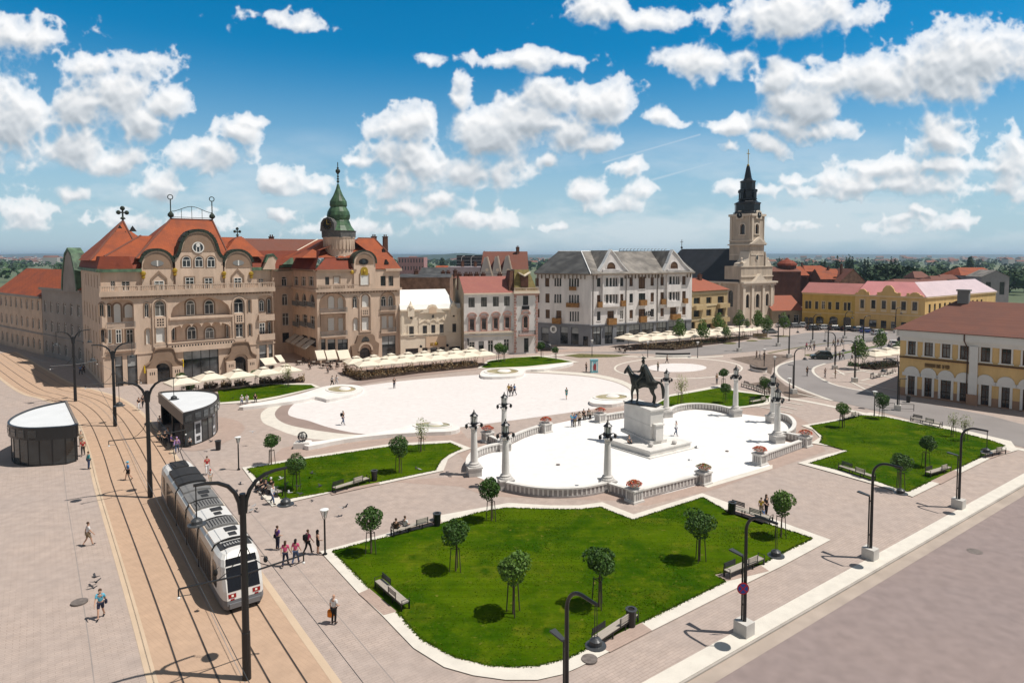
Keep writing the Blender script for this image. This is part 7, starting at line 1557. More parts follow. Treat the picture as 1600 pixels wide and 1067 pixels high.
LC=[(741,742,1.06,'left front lantern column on its block at the corner of the plaza gap'),(790,762,1.05,'lantern column at the left end of the wall curving towards the camera'),(949,764,1.05,'lantern column at the right end of the wall curving towards the camera'),(788,703,1.0,'lantern column seen half behind another on the far left of the plaza'),(1041,651,1.0,'lantern column beside the bronze rider, by the yellow-green sapling'),(1149,650,1.0,'lantern column at the right end of the far curved wall'),(1207,660,1.0,'far one of the two lantern columns at the right end of the plaza'),(1214,691,1.0,'near one of the two lantern columns at the right end of the plaza')]
for i,(x,y,s,lb)in enumerate(LC):
 p=G(x,y)
 hz_=(ZAT(p,{741:640,790:656,949:658,788:613,1041:578,1149:570,1207:598,1214:605}[x]))
 s=max(.85,min(1.15,hz_/7.5))
 if i==0:lc.location=p;lc.scale=(1,1,s);lc['label']=lb
 else:dup(lc,p,0.0,lb,scale=(1,1,s))
def skin(nodes,edges,sub=2,name='skin'):
 """one continuous surface grown round a skeleton: nodes = {key: (x,y,z,r)}"""
 keys=list(nodes);me=bpy.data.meshes.new(name);me.from_pydata([nodes[k][:3]for k in keys],[(keys.index(a),keys.index(b))for a,b in edges],[])
 o=bpy.data.objects.new(name,me);COL.objects.link(o)
 sm=o.modifiers.new('s','SKIN');sm.use_smooth_shade=True
 for i,k in enumerate(keys):
  r=nodes[k][3];ry=nodes[k][4]if len(nodes[k])>4 else r
  me.skin_vertices[0].data[i].radius=(r,ry)
 me.skin_vertices[0].data[0].use_root=True
 ss=o.modifiers.new('ss','SUBSURF');ss.levels=sub;ss.render_levels=sub
 dg=bpy.context.evaluated_depsgraph_get();ev=o.evaluated_get(dg);m2=bpy.data.meshes.new_from_object(ev)
 vs=[tuple(v.co)for v in m2.vertices];fs=[tuple(p.vertices)for p in m2.polygons]
 bpy.data.objects.remove(o);bpy.data.meshes.remove(me);bpy.data.meshes.remove(m2)
 return vs,fs
def chain(*ks):return[(a,b)for a,b in zip(ks,ks[1:])]
def monument():
 zs=.75
 C=G(1016,715.6);Lf=G(954,697);Rt=G(1078.8,700.6);C,Lf,Rt=[Vector(v[:2])for v in(C,Lf,Rt)]
 e1=(Lf-C);e2=(Rt-C);B=C+e1+e2
 t=thing('monument_pedestal',(C.x,C.y,0),'white stone monument pedestal on a stepped base','pedestal')
 st=MB();q=lambda a,b:tuple(C+e1*a+e2*b)
 st.prism([q(-.06,-.06),q(1.06,-.06),q(1.06,1.06),q(-.06,1.06)],.0,.14,0);st.prism([q(0,0),q(1,0),q(1,1),q(0,1)],.141,.62,0);st.prism([q(-.015,-.015),q(1.015,-.015),q(1.015,1.015),q(-.015,1.015)],.621,zs,0)
 st.build('steps','stone_light',t)
 c=Vector(G2(1016,693,zs));l=Vector(G2(975,674.6,zs));r=Vector(G2(1035.6,689.5,zs));f1=(l-c);f2=r-c;f2=f2-f1*(f2.dot(f1)/f1.dot(f1))*.5
 zt=ZAT(c,640.6);p=lambda a,b:tuple(c+f1*a+f2*b)
 pd=MB()
 pd.prism([p(-.07,-.14),p(1.07,-.14),p(1.07,1.14),p(-.07,1.14)],zs+.001,zs+.35);pd.prism([p(0,0),p(1,0),p(1,1),p(0,1)],zs+.351,zt-.16);pd.prism([p(-.025,-.05),p(1.025,-.05),p(1.025,1.05),p(-.025,1.05)],zt-.159,zt)
 pd.prism([p(-.012,-.02),p(1.012,-.02),p(1.012,1.02),p(-.012,1.02)],zs+1.9,zs+1.94)
 pd.prism([p(-.10,.22),p(.01,.22),p(.01,.78),p(-.10,.78)],zs+.36,zs+2.0);pd.prism([p(-.12,.17),p(.0,.17),p(.0,.83),p(-.12,.83)],zs+2.001,zs+2.15)
 pd.build('pedestal_block','stone_light',t)
 wr=MB()
 for(a,b)in((-.18,-.35),(-.25,1.3)):w=p(a,b);wr.ball((w[0],w[1],zs+.2),.28,8,6,sz=.8)
 wr.build('wreath','stone',t)
 ctr=c+f1*.5+f2*.5;fw=f1.normalized();ang=atan2(.55,-.84)
 s=1.72
 h=thing('equestrian_statue',(ctr.x,ctr.y,zt),'dark bronze rider on a standing horse, facing away on the white pedestal','statue')
 n={'hip':(-.62,0,1.42,.36,.34),'loin':(-.25,0,1.42,.33,.36),'belly':(.15,0,1.38,.36,.40),'chest':(.55,0,1.42,.36,.38),'neck1':(.80,0,1.72,.27,.19),'neck2':(1.00,0,2.02,.21,.14),'poll':(1.10,0,2.22,.14,.11),'face':(1.27,0,2.02,.13,.10),'muz':(1.36,0,1.80,.085,.075),'rump':(-.85,0,1.36,.24,.26),'tl0':(-1.00,0,1.48,.08),'tl1':(-1.22,0,1.42,.10),'tl2':(-1.34,0,1.10,.12),'tl3':(-1.36,0,.70,.10),'tl4':(-1.33,0,.42,.05)}
 e=chain('hip','loin','belly','chest','neck1','neck2','poll','face','muz')+chain('hip','rump','tl0','tl1','tl2','tl3','tl4')
 for sd,k in((1,'L'),(-1,'R')):
  dx=.12*sd
  n.update({'fs'+k:(.60,.19*sd,1.10,.17),'fk'+k:(.62+dx,.18*sd,.66,.085),'ff'+k:(.60+dx,.18*sd,.22,.058),'fh'+k:(.64+dx,.18*sd,.08,.08),'ft'+k:(.70+dx,.18*sd,.04,.07),'bs'+k:(-.66,.20*sd,1.10,.22),'bk'+k:(-.55-dx,.19*sd,.84,.13),'bh'+k:(-.78-dx,.18*sd,.54,.078),'bf'+k:(-.74-dx,.18*sd,.20,.058),'bb'+k:(-.69-dx,.18*sd,.07,.08),'ear'+k:(1.08,.07*sd,2.33,.04),'et'+k:(1.08,.08*sd,2.44,.015)})
  e+=chain('chest','fs'+k,'fk'+k,'ff'+k,'fh'+k,'ft'+k)+chain('hip','bs'+k,'bk'+k,'bh'+k,'bf'+k,'bb'+k)+chain('poll','ear'+k,'et'+k)
 def place(vs):
  ca,sa=cos(ang),sin(ang)
  return[(ctr.x+(x*ca-y*sa)*s,ctr.y+(x*sa+y*ca)*s,zt+.12+z*s)for x,y,z in vs]
 vs,fs=skin(n,e);MB().add(place(vs),fs).build('horse','bronze',h,smooth=True)
 n={'pel':(-.05,0,1.86,.20,.23),'wa':(-.05,0,2.10,.18,.21),'ch':(-.02,0,2.36,.20,.25),'nk':(0,0,2.56,.085),'jaw':(.03,0,2.66,.095),'hd':(.02,0,2.78,.125),'top':(.01,0,2.90,.09),'nose':(.15,0,2.74,.03)}
 e=chain('pel','wa','ch','nk','jaw','hd','top')+[('hd','nose')]
 for sd,k in((1,'L'),(-1,'R')):
  n.update({'sh'+k:(0,.26*sd,2.42,.11),'el'+k:(.06,.34*sd,2.14,.08),'wr'+k:(.34,.18*sd,2.06,.055),'hn'+k:(.42,.12*sd,2.06,.05),'th'+k:(.16,.30*sd,1.72,.15),'kn'+k:(.36,.38*sd,1.46,.11),'an'+k:(.24,.38*sd,1.02,.07),'to'+k:(.42,.40*sd,.95,.05)})
  e+=chain('ch','sh'+k,'el'+k,'wr'+k,'hn'+k)+chain('pel','th'+k,'kn'+k,'an'+k,'to'+k)
 vs,fs=skin(n,e);MB().add(place(vs),fs).build('rider','bronze',h,smooth=True)
 ck=MB();rows=[]
 for i in range(8):
  k=i/7;row=[]
  for j in range(17):
   a=-1+2*j/16;y=a*(.30+.20*k);fold=.05*sin(a*14)*k;x=-.16-.52*k*(1-.35*a*a)+fold;z=2.48-.86*k-.10*a*a*(1-k)-(.25*k*a*a);row.append((x,y,z))
  rows.append(row)
 for i in range(7):
  for j in range(16):
   for dx in(0,):ck.add(place([rows[i][j],rows[i][j+1],rows[i+1][j+1],rows[i+1][j]]),[(0,1,2,3)])
   o_=.05;ck.add(place([(x+o_,y*.97,z)for x,y,z in(rows[i][j],rows[i+1][j],rows[i+1][j+1],rows[i][j+1])]),[(0,1,2,3)])
 for i in range(7):
  for j in(0,16):ck.add(place([rows[i][j],rows[i+1][j],(rows[i+1][j][0]+.05,rows[i+1][j][1]*.97,rows[i+1][j][2]),(rows[i][j][0]+.05,rows[i][j][1]*.97,rows[i][j][2])]),[(0,1,2,3)])
 ck.build('cloak','bronze',h,smooth=True)
 pl=MB();pl.add(place([]),[]);w=[place([(x,y,z)])[0]for z in(-.07,0)for x,y in((-1.1,-.48),(1.15,-.48),(1.15,.48),(-1.1,.48))];pl.hexa(w);pl.build('plinth','bronze',h)
 sd=MB();sd.add(place([(x,y,z)for z,k in((1.70,1.0),(1.80,.9))for x,y in((-.42,-.30*k),(.30,-.30*k),(.30,.30*k),(-.42,.30*k))]),[(3,2,1,0),(4,5,6,7),(0,1,5,4),(1,2,6,5),(2,3,7,6),(3,0,4,7)]);sd.build('saddle','bronze',h)
 pm=MB();v=place([(0.01,0,2.90)])[0];pm.lathe([(.10*s,0),(.16*s,.03*s),(.12*s,.10*s),(.03*s,.14*s)],v,10);v2=place([(.02,.03,2.98)])[0];pm.tube([v2,(v2[0]-.05,v2[1],v2[2]+.3),(v2[0]-.2,v2[1]+.1,v2[2]+.42)],[.03,.03,.01],5);pm.build('hat','bronze',h)
 rn=MB();a=place([(1.30,.09,1.86),(1.0,.17,1.98),(.42,.12,2.04)]);rn.tube(a,.035,5);a=place([(1.30,-.09,1.86),(1.0,-.17,1.98),(.42,-.12,2.04)]);rn.tube(a,.035,5);rn.tube(place([(1.30,.10,1.92),(1.36,0,1.99),(1.30,-.10,1.92)]),.035,5);rn.build('reins','bronze',h)
monument()
mat('basin_water',(.30,.27,.15),.08,var=.3,scale=1.2,spec=.5,col2=(.45,.38,.22));mat('concrete_white',(.76,.72,.68),.7,var=.06,scale=.6,fine=.03)
def fountain(pts,ec,lb,tail):
 pl=smooth_poly([G2(*p,.45)for p in pts],3);cx,cy=G2(ec[0],ec[1],.45)
 t=thing('fountain_basin',(cx,cy,0),lb,'fountain','low oval fountain basins round the oval plaza')
 m=MB();m.prism(pl,.0,.45);m.build('basin','concrete_white',t)
 e=[G2(ec[0]+ec[2]*cos(2*pi*i/28),ec[1]+ec[3]*sin(2*pi*i/28),.47)for i in range(28)];e2=[(cx+(x-cx)*1.16,cy+(y-cy)*1.16)for x,y in e]
 r=MB();n=28
 for i in range(n):j=(i+1)%n;r.hexa([(*e[i],.451),(*e2[i],.451),(*e2[j],.451),(*e[j],.451),(*e[i],.56),(*e2[i],.54),(*e2[j],.54),(*e[j],.56)])
 r.build('rim','concrete_white',t);w=MB();w.poly([(x,y,.475)for x,y in e]);o=w.build('water','basin_water',t)
 if o.data.polygons[0].normal.z<0:o.data.flip_normals()
 d=MB();q=[(cx+(x-cx)*.45,cy+(y-cy)*.5)for x,y in e];d.prism([(x+.3,y+.6)for x,y in q],.46,.66,taper=.7);d.build('islet','concrete_white',t)
fountain([(492,620),(506,622.5),(515,623.5),(551,616),(566,609),(563,603),(545,600.5),(524,601),(501,605),(470,615),(425,625),(380,632.5),(380,636),(440,629),(474,624)],(534,608.5,22,4.6),'far left oval fountain whose long tail wall carries three seated people',0)
fountain([(482,697),(537,686.5),(605,678.5),(670,675),(705,673.5),(719,668),(703,660.5),(672,659.5),(640,664),(616,670.5),(560,679.5),(500,688.5),(478,691)],(676,664.5,27,4.2),'near left oval fountain at the end of a long curved wall',0)
fountain([(750,584),(758,588.5),(797,588),(817,584.5),(822,578),(850,576.5),(883,571),(896,566.5),(880,567),(846,572.5),(822,574.5),(785,575.5),(758,577)],(785,580.5,25,4.0),'far oval fountain before the small lawn of the corner house',0)
fountain([(921,624),(927,630),(956,631.5),(976,627.5),(988,621),(985,614),(960,613),(935,616)],(955,620.5,25,4.0),'oval fountain nearest the statue, on the right of the oval plaza',0)
def low_wall(pts,lb,h=.48,w=.6,back=True):
 pl=smooth_poly([G2(*p)for p in pts],4,False);t=thing('curved_seat',(pl[0][0],pl[0][1],0),lb,'bench','curved white seats by the round spot');a=offset_line(pl,w/2);b=offset_line(pl,-w/2);m=MB()
 for i in range(len(pl)-1):m.hexa([(*a[i],0),(*a[i+1],0),(*b[i+1],0),(*b[i],0),(*a[i],h),(*a[i+1],h),(*b[i+1],h),(*b[i],h)])
 m.build('seat_wall','concrete_white',t);k=MB();c=offset_line(pl,-w/2+.1);d=offset_line(pl,-w/2-.05)
 if Vector(c[0]).y<Vector(pl[0]).y:c=offset_line(pl,w/2-.1);d=offset_line(pl,w/2+.05)
 for i in range(len(pl)-1):k.hexa([(*c[i],h+.001),(*c[i+1],h+.001),(*d[i+1],h+.001),(*d[i],h+.001),(*c[i],h+.38),(*c[i+1],h+.38),(*d[i+1],h+.38),(*d[i],h+.38)])
 k.build('backrest','black_metal',t)
low_wall([(1024,557.8),(1050,558.6),(1079,558)],'long curved white seat with a dark back edge behind the round white spot')
low_wall([(1174,577),(1180,580),(1192,582),(1196,581)],'curved white seat at the soil bed right of the round white spot')
mat('bench_wood',(.44,.39,.335),.7,var=.12,scale=2,stretch=(1,12,1));mat('lamp_white',(.75,.74,.72),.4,var=0);mat('concrete_base',(.58,.55,.51),.8,var=.1,scale=1.5,fine=.05);mat('lamp_panel',(.055,.058,.062),.4,var=.1)
def bench_proto():
 t=thing('park_bench',(0,0,0),'x','bench','long dark framed benches of the square');L=1.75
 for sx in(-L,-.58,.58,L):
  m=MB();m.box(sx-.03,-.27,0,sx+.03,-.21,.44);m.box(sx-.03,.21,0,sx+.03,.27,.44);m.box(sx-.029,-.27,.4,sx+.029,.27,.441);m.build('leg','black_metal',t)
 s=MB()
 for i in range(7):y=-.25+i*.073;s.box(-L-.02,y,.442,L+.02,y+.062,.49)
 s.build('seat','bench_wood',t)
 for(x0,x1,sd)in((-L,-.62,1),(.05,L*.62,-1)):
  b=MB();y=.25*sd
  for z in(.58,.70,.82):b.box(x0,y-.02,z,x1,y+.02,z+.085)
  o=b.build('backrest','bench_wood' if sd<0 else 'black_metal',t);p=MB()
  for x in(x0+.05,x1-.05):p.box(x-.03,y+.021*sd-.015,.40,x+.03,y+.021*sd+.015,.91)
  p.build('backrest_post','black_metal',o)
 for sx in(-L-.05,L+.05):
  a=MB();a.tube([(sx,-.25,.02),(sx,-.25,.68),(sx,.25,.68),(sx,.25,.02)],.032,5);a.build('armrest','black_metal',t)
 f=MB();f.box(-L,-.26,.34,L,-.235,.40);f.box(-L,.235,.34,L,.26,.40);f.build('rail','black_metal',t)
 return t
bp=bench_proto()
BEN=[(549,762,520,770,585,750,'bench on the edge of the strip lawn beyond the pigeons'),(647,829,613,838,686,818,'bench with two sitters beside a bin at the top of the front lawn'),(612,935,596,917,634,950,'bench at the left edge of the front lawn near the tram'),(962,990,938,1007,985,975,'bench with a round bin at its right end, nearest the camera'),(1163,892,1143,901,1185,883,'bench behind the lamp post with the red-rimmed sign'),(1172,808,1150,801,1198,816,'bench beside a standing couple and a child at the lawn tip'),(1338,743,1318,737,1360,751,'bench on the left edge of the right lawn under a curved lamp'),(1327,655,1317,657,1340,651,'bench beside the ball tree at the near left of the yellow corner house'),(1447,663,1430,659,1467,667,'bench along the far edge of the right lawn facing the yellow corner house'),(1466,741,1452,745,1482,736,'bench at the street edge of the right lawn, between two lamp posts'),(1552,712,1535,716,1570,708,'bench at the far right end of the right lawn'),(1190,613,1160,606,1190,617,'bench in the planted bed left of the right lantern columns'),(1186,630,1172,633,1203,627,'bench with sitters at the tip of the statue lawn'),(1172,607,1160,604,1182,610,'pale bench beside the soil bed behind the right columns'),(1370,590,1361,592,1382,587,'bench on the forecourt, nearer the curved lamp post'),(1391,584,1382,586,1400,581,'bench on the forecourt, nearer the yellow corner house'),(420,770,405,762,440,776,'bench crowded by dark-clad people at the corner of the strip lawn'),(915,655,905,658,935,652,'bench with two dark figures beside the far flower pier'),(1440,0,0,0,0,0,'')]
for i,(x,y,xa,ya,xb,yb,lb)in enumerate(BEN[:-1]):
 A,B=Vector(G2(xa,ya)),Vector(G2(xb,yb));rz=atan2(B.y-A.y,B.x-A.x);p=G(x,y)
 if i==0:bp.location=(p.x,p.y,.02);bp.rotation_euler.z=rz;bp['label']=lb
 else:dup(bp,(p.x,p.y,.02),rz,lb)
def bin_proto():
 t=thing('litter_bin',(0,0,0),'x','bin','dark litter bins by the benches')
 b=MB();b.lathe([(.20,0),(.24,.05),(.30,.95),(.31,1.0)],(0,0,0),12);b.build('body','black_metal',t)
 r=MB();n=12
 for i in range(n):
  a,c=2*pi*i/n,2*pi*(i+1)/n;r.hexa([(k*cos(x),k*sin(x),z)for z in(1.001,1.06)for k,x in((.34,a),(.34,c),(.20,c),(.20,a))])
 r.build('rim','lamp_panel',t);r=MB();r.lathe([(.2,.97),(.2,1.005)],(0,0,0),12);r.build('opening','hole',t)
 return t
bn=bin_proto()
for i,(x,y,lb)in enumerate(((585,752,'bin at the right end of the bench on the strip lawn'),(683,822,'bin beside the bench with two sitters'),(986,979,'round bin at the end of the bench nearest the camera'),(1144,804,'bin left of the bench at the lawn tip'),(1419,629,'small dark bin against the wall of the yellow corner house'),(341,703,'dark bin at the curved glass end of the tram shelter'))):
 if i==0:bn.location=G(x,y);bn['label']=lb
 else:dup(bn,G(x,y),.5*i,lb)
def arm_lamp(block=True):
 t=thing('street_lamp',(0,0,0),'x','street lamp','single-arm street lamps')
 p=MB();R=1.0
 path=[(0,0,.75),(0,0,4.6),(0,0,5.9)]+[(R-R*cos(a),0,5.9+R*sin(a))for a in[pi/2*i/8 for i in range(1,9)]]+[(1.9,0,6.9)]
 p.tube(path,[.105,.095,.09]+[.085]*8+[.075],10);p.build('pole','black_metal',t)
 s=MB();s.tube([(-.19,0,.75),(-.19,0,4.35)],.05,8);s.box(-.17,-.03,1.6,-.08,.03,1.68);s.box(-.17,-.03,4.0,-.08,.03,4.08);s.build('side_pole','black_metal',t)
 l=MB();l.hexa([(-1.0,-.16,4.42),(-.2,-.10,4.34),(-.2,.10,4.34),(-1.0,.16,4.42),(-1.0,-.16,4.50),(-.2,-.10,4.42),(-.2,.10,4.42),(-1.0,.16,4.50)]);l.build('lamp_head','lamp_panel',t)
 c=MB();
 for y in(-.05,.05):c.tube([(1.85,y,6.88),(1.85,y*1.6,5.42)],.016,5)
 c.build('hanger','black_metal',t)
 h=MB();h.lathe([(.08,5.50),(.16,5.46),(.25,5.40),(.26,5.22),(.28,5.20),(.44,5.18),(.44,5.155),(.25,5.14)],(1.85,0,0),16);o=h.build('pendant_lamp','lamp_panel',t)
 b=MB();b.box(-.45,-.38,0,.40,.38,.75);b.build('base_block','concrete_base',t)
 return t
al=arm_lamp();rdir=atan2(KN.y,KN.x)
ARM=[(1163,990,rdir,'street lamp carrying a round red-rimmed sign, by the near street'),(1360,872,rdir,'street lamp on a white block halfway along the near street'),(1498,793,rdir,'street lamp on a white block at the far right of the near street'),(885,1156,rdir,'street lamp rising from the bottom edge beside the nearest bench'),(1240,615,.25,'street lamp on the soil bed at the bend of the side road'),(1335,597,pi-.1,'street lamp at the paved forecourt corner with its arm to the left'),(1304,577,pi-.1,'street lamp on the side road kerb, arm to the left, behind the forecourt corner'),(1233,559,.2,'street lamp by the upper soil bed, arm to the right'),(1402,641,2.6,'street lamp standing before the left corner of the yellow corner house'),(1155,549,.3,'street lamp in the dry verge before the church'),(1216,541,.2,'street lamp on the verge right of the church'),(1294,548,.2,'street lamp on the long verge before the ornate yellow house'),(1349,539,.3,'street lamp beside the row of bicycles'),(1270,536,.1,'slim street lamp before the plain yellow house'),(1320,529,.1,'slim street lamp before the ornate yellow house'),(1399,520,.3,'farthest street lamp, at the end of the ornate yellow house')]
for i,(x,y,rz,lb)in enumerate(ARM):
 if i==0:al.location=G(x,y);al.rotation_euler.z=rz;al['label']=lb
 else:dup(al,G(x,y),rz,lb)
p=G(1163,990);t=thing('traffic_sign',(p.x,p.y,0),'round blue no-stopping sign with red rim and cross on a lamp post','traffic sign')
d=Vector((.25,-.97)).normalized();fs_=Fac((p.x-.5,p.y-.2),(p.x+.5,p.y-.2));cz=ZAT(p,916);cu=.5-.19
sg=MB();fs_.slab(sg,[(cu+.33*cos(2*pi*i/24),cz+.33*sin(2*pi*i/24))for i in range(24)],0,.03);sg.build('plate','sign_red' if 'sign_red' in MATS else mat('sign_red',(.45,.015,.02),.4,var=0),t)
sg=MB();fs_.slab(sg,[(cu+.265*cos(2*pi*i/24),cz+.265*sin(2*pi*i/24))for i in range(24)],.03,.036);sg.build('field',mat('sign_blue',(.03,.07,.30),.4,var=0),t)
sg=MB()
for s in(-1,1):a=s*pi/4;ux,uz=cos(a),sin(a);fs_.slab(sg,[(cu+ux*.26-uz*.03,cz+uz*.26+ux*.03),(cu-ux*.26-uz*.03,cz-uz*.26+ux*.03),(cu-ux*.26+uz*.03,cz-uz*.26-ux*.03),(cu+ux*.26+uz*.03,cz+uz*.26-ux*.03)],.036,.040+.002*s)
sg.build('cross','sign_red',t);sg=MB();sg.tube([(p.x-.19,p.y-.19,2.0),(p.x-.19,p.y-.19,cz+.35)],.02,5);sg.build('bracket','lamp_panel',t)
def tram_pole():
 t=thing('tram_pole',(0,0,0),'x','lamp post','twin-armed tram line poles')
 p=MB();p.tube([(0,0,0),(0,0,2.4),(0,0,2.41),(0,0,9.4)],[.21,.205,.175,.15],12);p.build('pole','black_metal',t)
 for s in(-1,1):
  a=MB();a.tube([(s*.10,0,8.4),(s*.16,0,9.0),(s*.34,0,9.5),(s*.65,0,9.9),(s*1.1,0,10.15),(s*1.6,0,10.24),(s*2.15,0,10.25)],[.11,.11,.105,.10,.095,.085,.075],8);a.build('arm','black_metal',t)
  c=MB()
  for y in(-.06,.06):c.tube([(s*2.05,y,10.22),(s*2.05,y*1.5,8.65)],.016,5)
  c.build('hanger','black_metal',t)
  h=MB();h.lathe([(.08,8.7),(.18,8.64),(.25,8.57),(.26,8.42),(.28,8.40),(.42,8.38),(.42,8.355),(.25,8.34)],(s*2.05,0,0),14);h.build('pendant_lamp','lamp_panel',t)
  b=MB();b.tube([(s*.15,0,5.35),(s*2.9,0,5.5)],.045,6);b.tube([(s*.13,0,6.7),(s*.35,0,6.1),(s*.8,0,5.65),(s*1.2,0,5.42)],.022,5);b.tube([(s*2.9,0,5.5),(s*2.9,0,5.15)],.035,6);b.tube([(s*2.9,0,5.16),(s*2.4,0,5.08)],.02,5);b.build('wire_bracket','black_metal',t)
  r=MB();r.lathe([(.03,5.0),(.07,5.04),(.07,5.1),(.03,5.14)],(s*2.9,0,0),8);r.build('insulator','lamp_white',t)
 return t
tp=tram_pole()
def trk_angle(p):
 i=min(range(len(TRK)-1),key=lambda k:(TRK[k][0]-p[0])**2+(TRK[k][1]-p[1])**2);a,b=Vector(TRK[i]),Vector(TRK[i+1]);d=(b-a);return atan2(d.y,d.x)-pi/2
for i,(x,y,lb)in enumerate(((386,1060,'nearest twin-armed tram pole, standing in front of the tram'),(235,777,'second twin-armed tram pole, behind the tram shelter side of the track'),(180,666,'third twin-armed tram pole, before the left shop of the large palace'),(118,627,'farthest twin-armed tram pole, at the shaded street mouth'))):
 g_=G(x,y)
 if i==0:tp.location=g_;tp.rotation_euler.z=trk_angle(g_);tp['label']=lb
 else:dup(tp,g_,trk_angle(g_),lb)
for o_,lb in((0,'thin tram contact wire over the left track'),(3.4,'thin tram contact wire over the right track')):
 w=MB();w.tube([(x,y,5.0)for x,y in tk(o_)[4:-6:4]],.016,4);tag(w.build('contact_wire','lamp_panel'),lb,'wire')
def funnel_lamp():
 t=thing('lantern_lamp',(0,0,0),'x','lamp post','short path lamps with white funnel heads')
 p=MB();p.tube([(0,0,0),(0,0,.12),(0,0,.121),(0,0,2.55)],[.15,.15,.07,.06],10)
 for k in range(4):a=k*pi/2+.4;p.tube([(0,0,2.5),(cos(a)*.1,sin(a)*.1,2.65),(cos(a)*.25,sin(a)*.25,3.2)],.018,5)
 p.build('pole','black_metal',t);h=MB();h.lathe([(.07,2.7),(.22,3.2),(.30,3.24),(.30,3.29),(.1,3.34)],(0,0,0),14);h.build('lamp_head','lamp_white',t);return t
fl_=funnel_lamp()
for i,(x,y,lb)in enumerate(((508,867,'path lamp with white funnel head at the left corner of the front lawn'),(373,734,'path lamp with white funnel head at the corner of the strip lawn near the tram'),(1210,586,'path lamp by the white seat in the soil bed'),(1233,626,'path lamp before the right lantern columns'),(1194,572,'dark path lamp left of the soil bed'),(1366,650,'path lamp at the far edge of the right lawn'),(1012,558,'path lamp left of the long curved white seat'),(1090,559,'path lamp right of the long curved white seat'),(925,556,'path lamp behind the blue advertising box'))):
 if i==0:fl_.location=G(x,y);fl_['label']=lb
 else:dup(fl_,G(x,y),i,lb)
p=G(473,699);t=thing('globe_sculpture',p,'dark ring globe on a small white stone block at the end of the curved wall','sculpture')
b=MB();b.obox(p,.1,.85,.6,0,.62);b.obox(p,.1,.75,.5,.621,.68);b.build('base_block','concrete_white',t);b=MB();c=Vector((p.x,p.y,1.22))
for k in range(3):a=k*pi/3;b.tube([c+Vector((cos(a)*cos(q),sin(a)*cos(q),sin(q)))*.5 for q in[2*pi*i/20 for i in range(21)]],.05,6)
b.tube([c+Vector((cos(q),sin(q),0))*.5 for q in[2*pi*i/20 for i in range(21)]],.04,6);b.build('rings','black_metal',t);b=MB();b.ball(c,.3,10,8);b.build('globe','stone',t)
p=G(928,582);t=thing('advertising_box',p,'pale blue advertising box with a red figure behind the oval plaza','advertising box');b=MB();b.obox(p,.2,.65,.35,.1,2.3);b.obox(p,.2,.72,.42,0,.1);b.obox(p,.2,.72,.42,2.301,2.4);b.build('box',mat('ad_blue',(.25,.55,.62),.4,var=.2,scale=1.5),t)
b=MB();f_=Fac((p.x-.55*cos(.2),p.y-.55*sin(.2)),(p.x+.55*cos(.2),p.y+.55*sin(.2)),.36);f_.slab(b,[(.35,.5),(.8,.5),(.85,1.2),(.7,1.7),(.5,1.7),(.3,1.2)],0,.02);b.build('poster_figure',mat('ad_red',(.40,.06,.06),.5,var=.2,scale=5),t);b=MB();f_.box(b,.9,1.05,.3,2.0,0,.02);f_.box(b,.05,.2,.3,2.0,0,.02);b.build('poster_band','lamp_white',t)
def parasol(w=1.95,h=3.05,m='canvas'):
 t=thing('cafe_parasol',(0,0,0),'x','parasol','cream cafe parasols')
 c=MB();n=8;lo,hi=[],[]
 for i in range(4):
  a,b=i*pi/2+pi/4,(i+1)*pi/2+pi/4;A=Vector((cos(a),sin(a)))*w*1.35;B=Vector((cos(b),sin(b)))*w*1.35
  for k in range(6):
   p,q=A.lerp(B,k/6),A.lerp(B,(k+1)/6);sg=lambda x:-.10*sin(pi*x);r=.55
   p1,q1=p*r,q*r
   c.add([(p.x,p.y,h-.95+.04*sin(pi*k/6)),(q.x,q.y,h-.95+.04*sin(pi*(k+1)/6)),(q1.x,q1.y,h-.47),(p1.x,p1.y,h-.47),(0,0,h)],[(0,1,2,3),(3,2,4)])
   c.add([(p.x,p.y,h-.95),(q.x,q.y,h-.95),(q.x,q.y,h-1.15),(p.x,p.y,h-1.15)],[(0,1,2,3)])
 c.build('canopy',m,t);v=MB();v.add([(w*.3,w*.3,h-.08),(-w*.3,w*.3,h-.08),(-w*.3,-w*.3,h-.08),(w*.3,-w*.3,h-.08),(0,0,h+.16)],[(0,1,4),(1,2,4),(2,3,4),(3,0,4)]);v.build('vent_cap',m,t)
 p=MB();p.tube([(0,0,.1),(0,0,h-.05)],.04,7);p.box(-.35,-.35,0,.35,.35,.12)
 for i in range(4):a=i*pi/2+pi/4;p.tube([(0,0,h-.9),(cos(a)*w*1.25,sin(a)*w*1.25,h-.98)],.016,4)
 p.build('pole','balcony_grey',t);return t
pp=parasol();first=[True]
def put_parasol(g_,rz,lb,s=1.0,group=None):
 rz+=random.uniform(-.09,.09);s*=random.uniform(.95,1.04)
 if first[0]:pp.location=g_;pp.rotation_euler.z=rz;pp['label']=lb;pp.scale=(s,s,1);first[0]=False;o=pp
 else:o=dup(pp,g_,rz,lb,scale=(s,s,1))
 if group:o['group']=group
ra=atan2(17,20.4)
for x,y,lb in((285,619,'parasol furthest left on the palace terrace, behind the tram shelter'),(328,611,'parasol in front of the wide shop window of the large palace'),(372,607,'parasol in front of the right porch of the large palace'),(413,603,'parasol under the white awnings of the large palace'),(447,598,'parasol at the passage between the two palaces')):put_parasol(G(x,y),ra+.1,lb,1.05,'parasols on the palace terrace')
A,B=Vector(G2(556,583)),Vector(G2(735,566.5));nrm=Vector((B-A).normalized());nn=Vector((nrm.y,-nrm.x));rot=atan2(nrm.y,nrm.x)
pos2=['leftmost','second from the left','third from the left','fourth from the left','fourth from the right','third from the right','second from the right','rightmost']
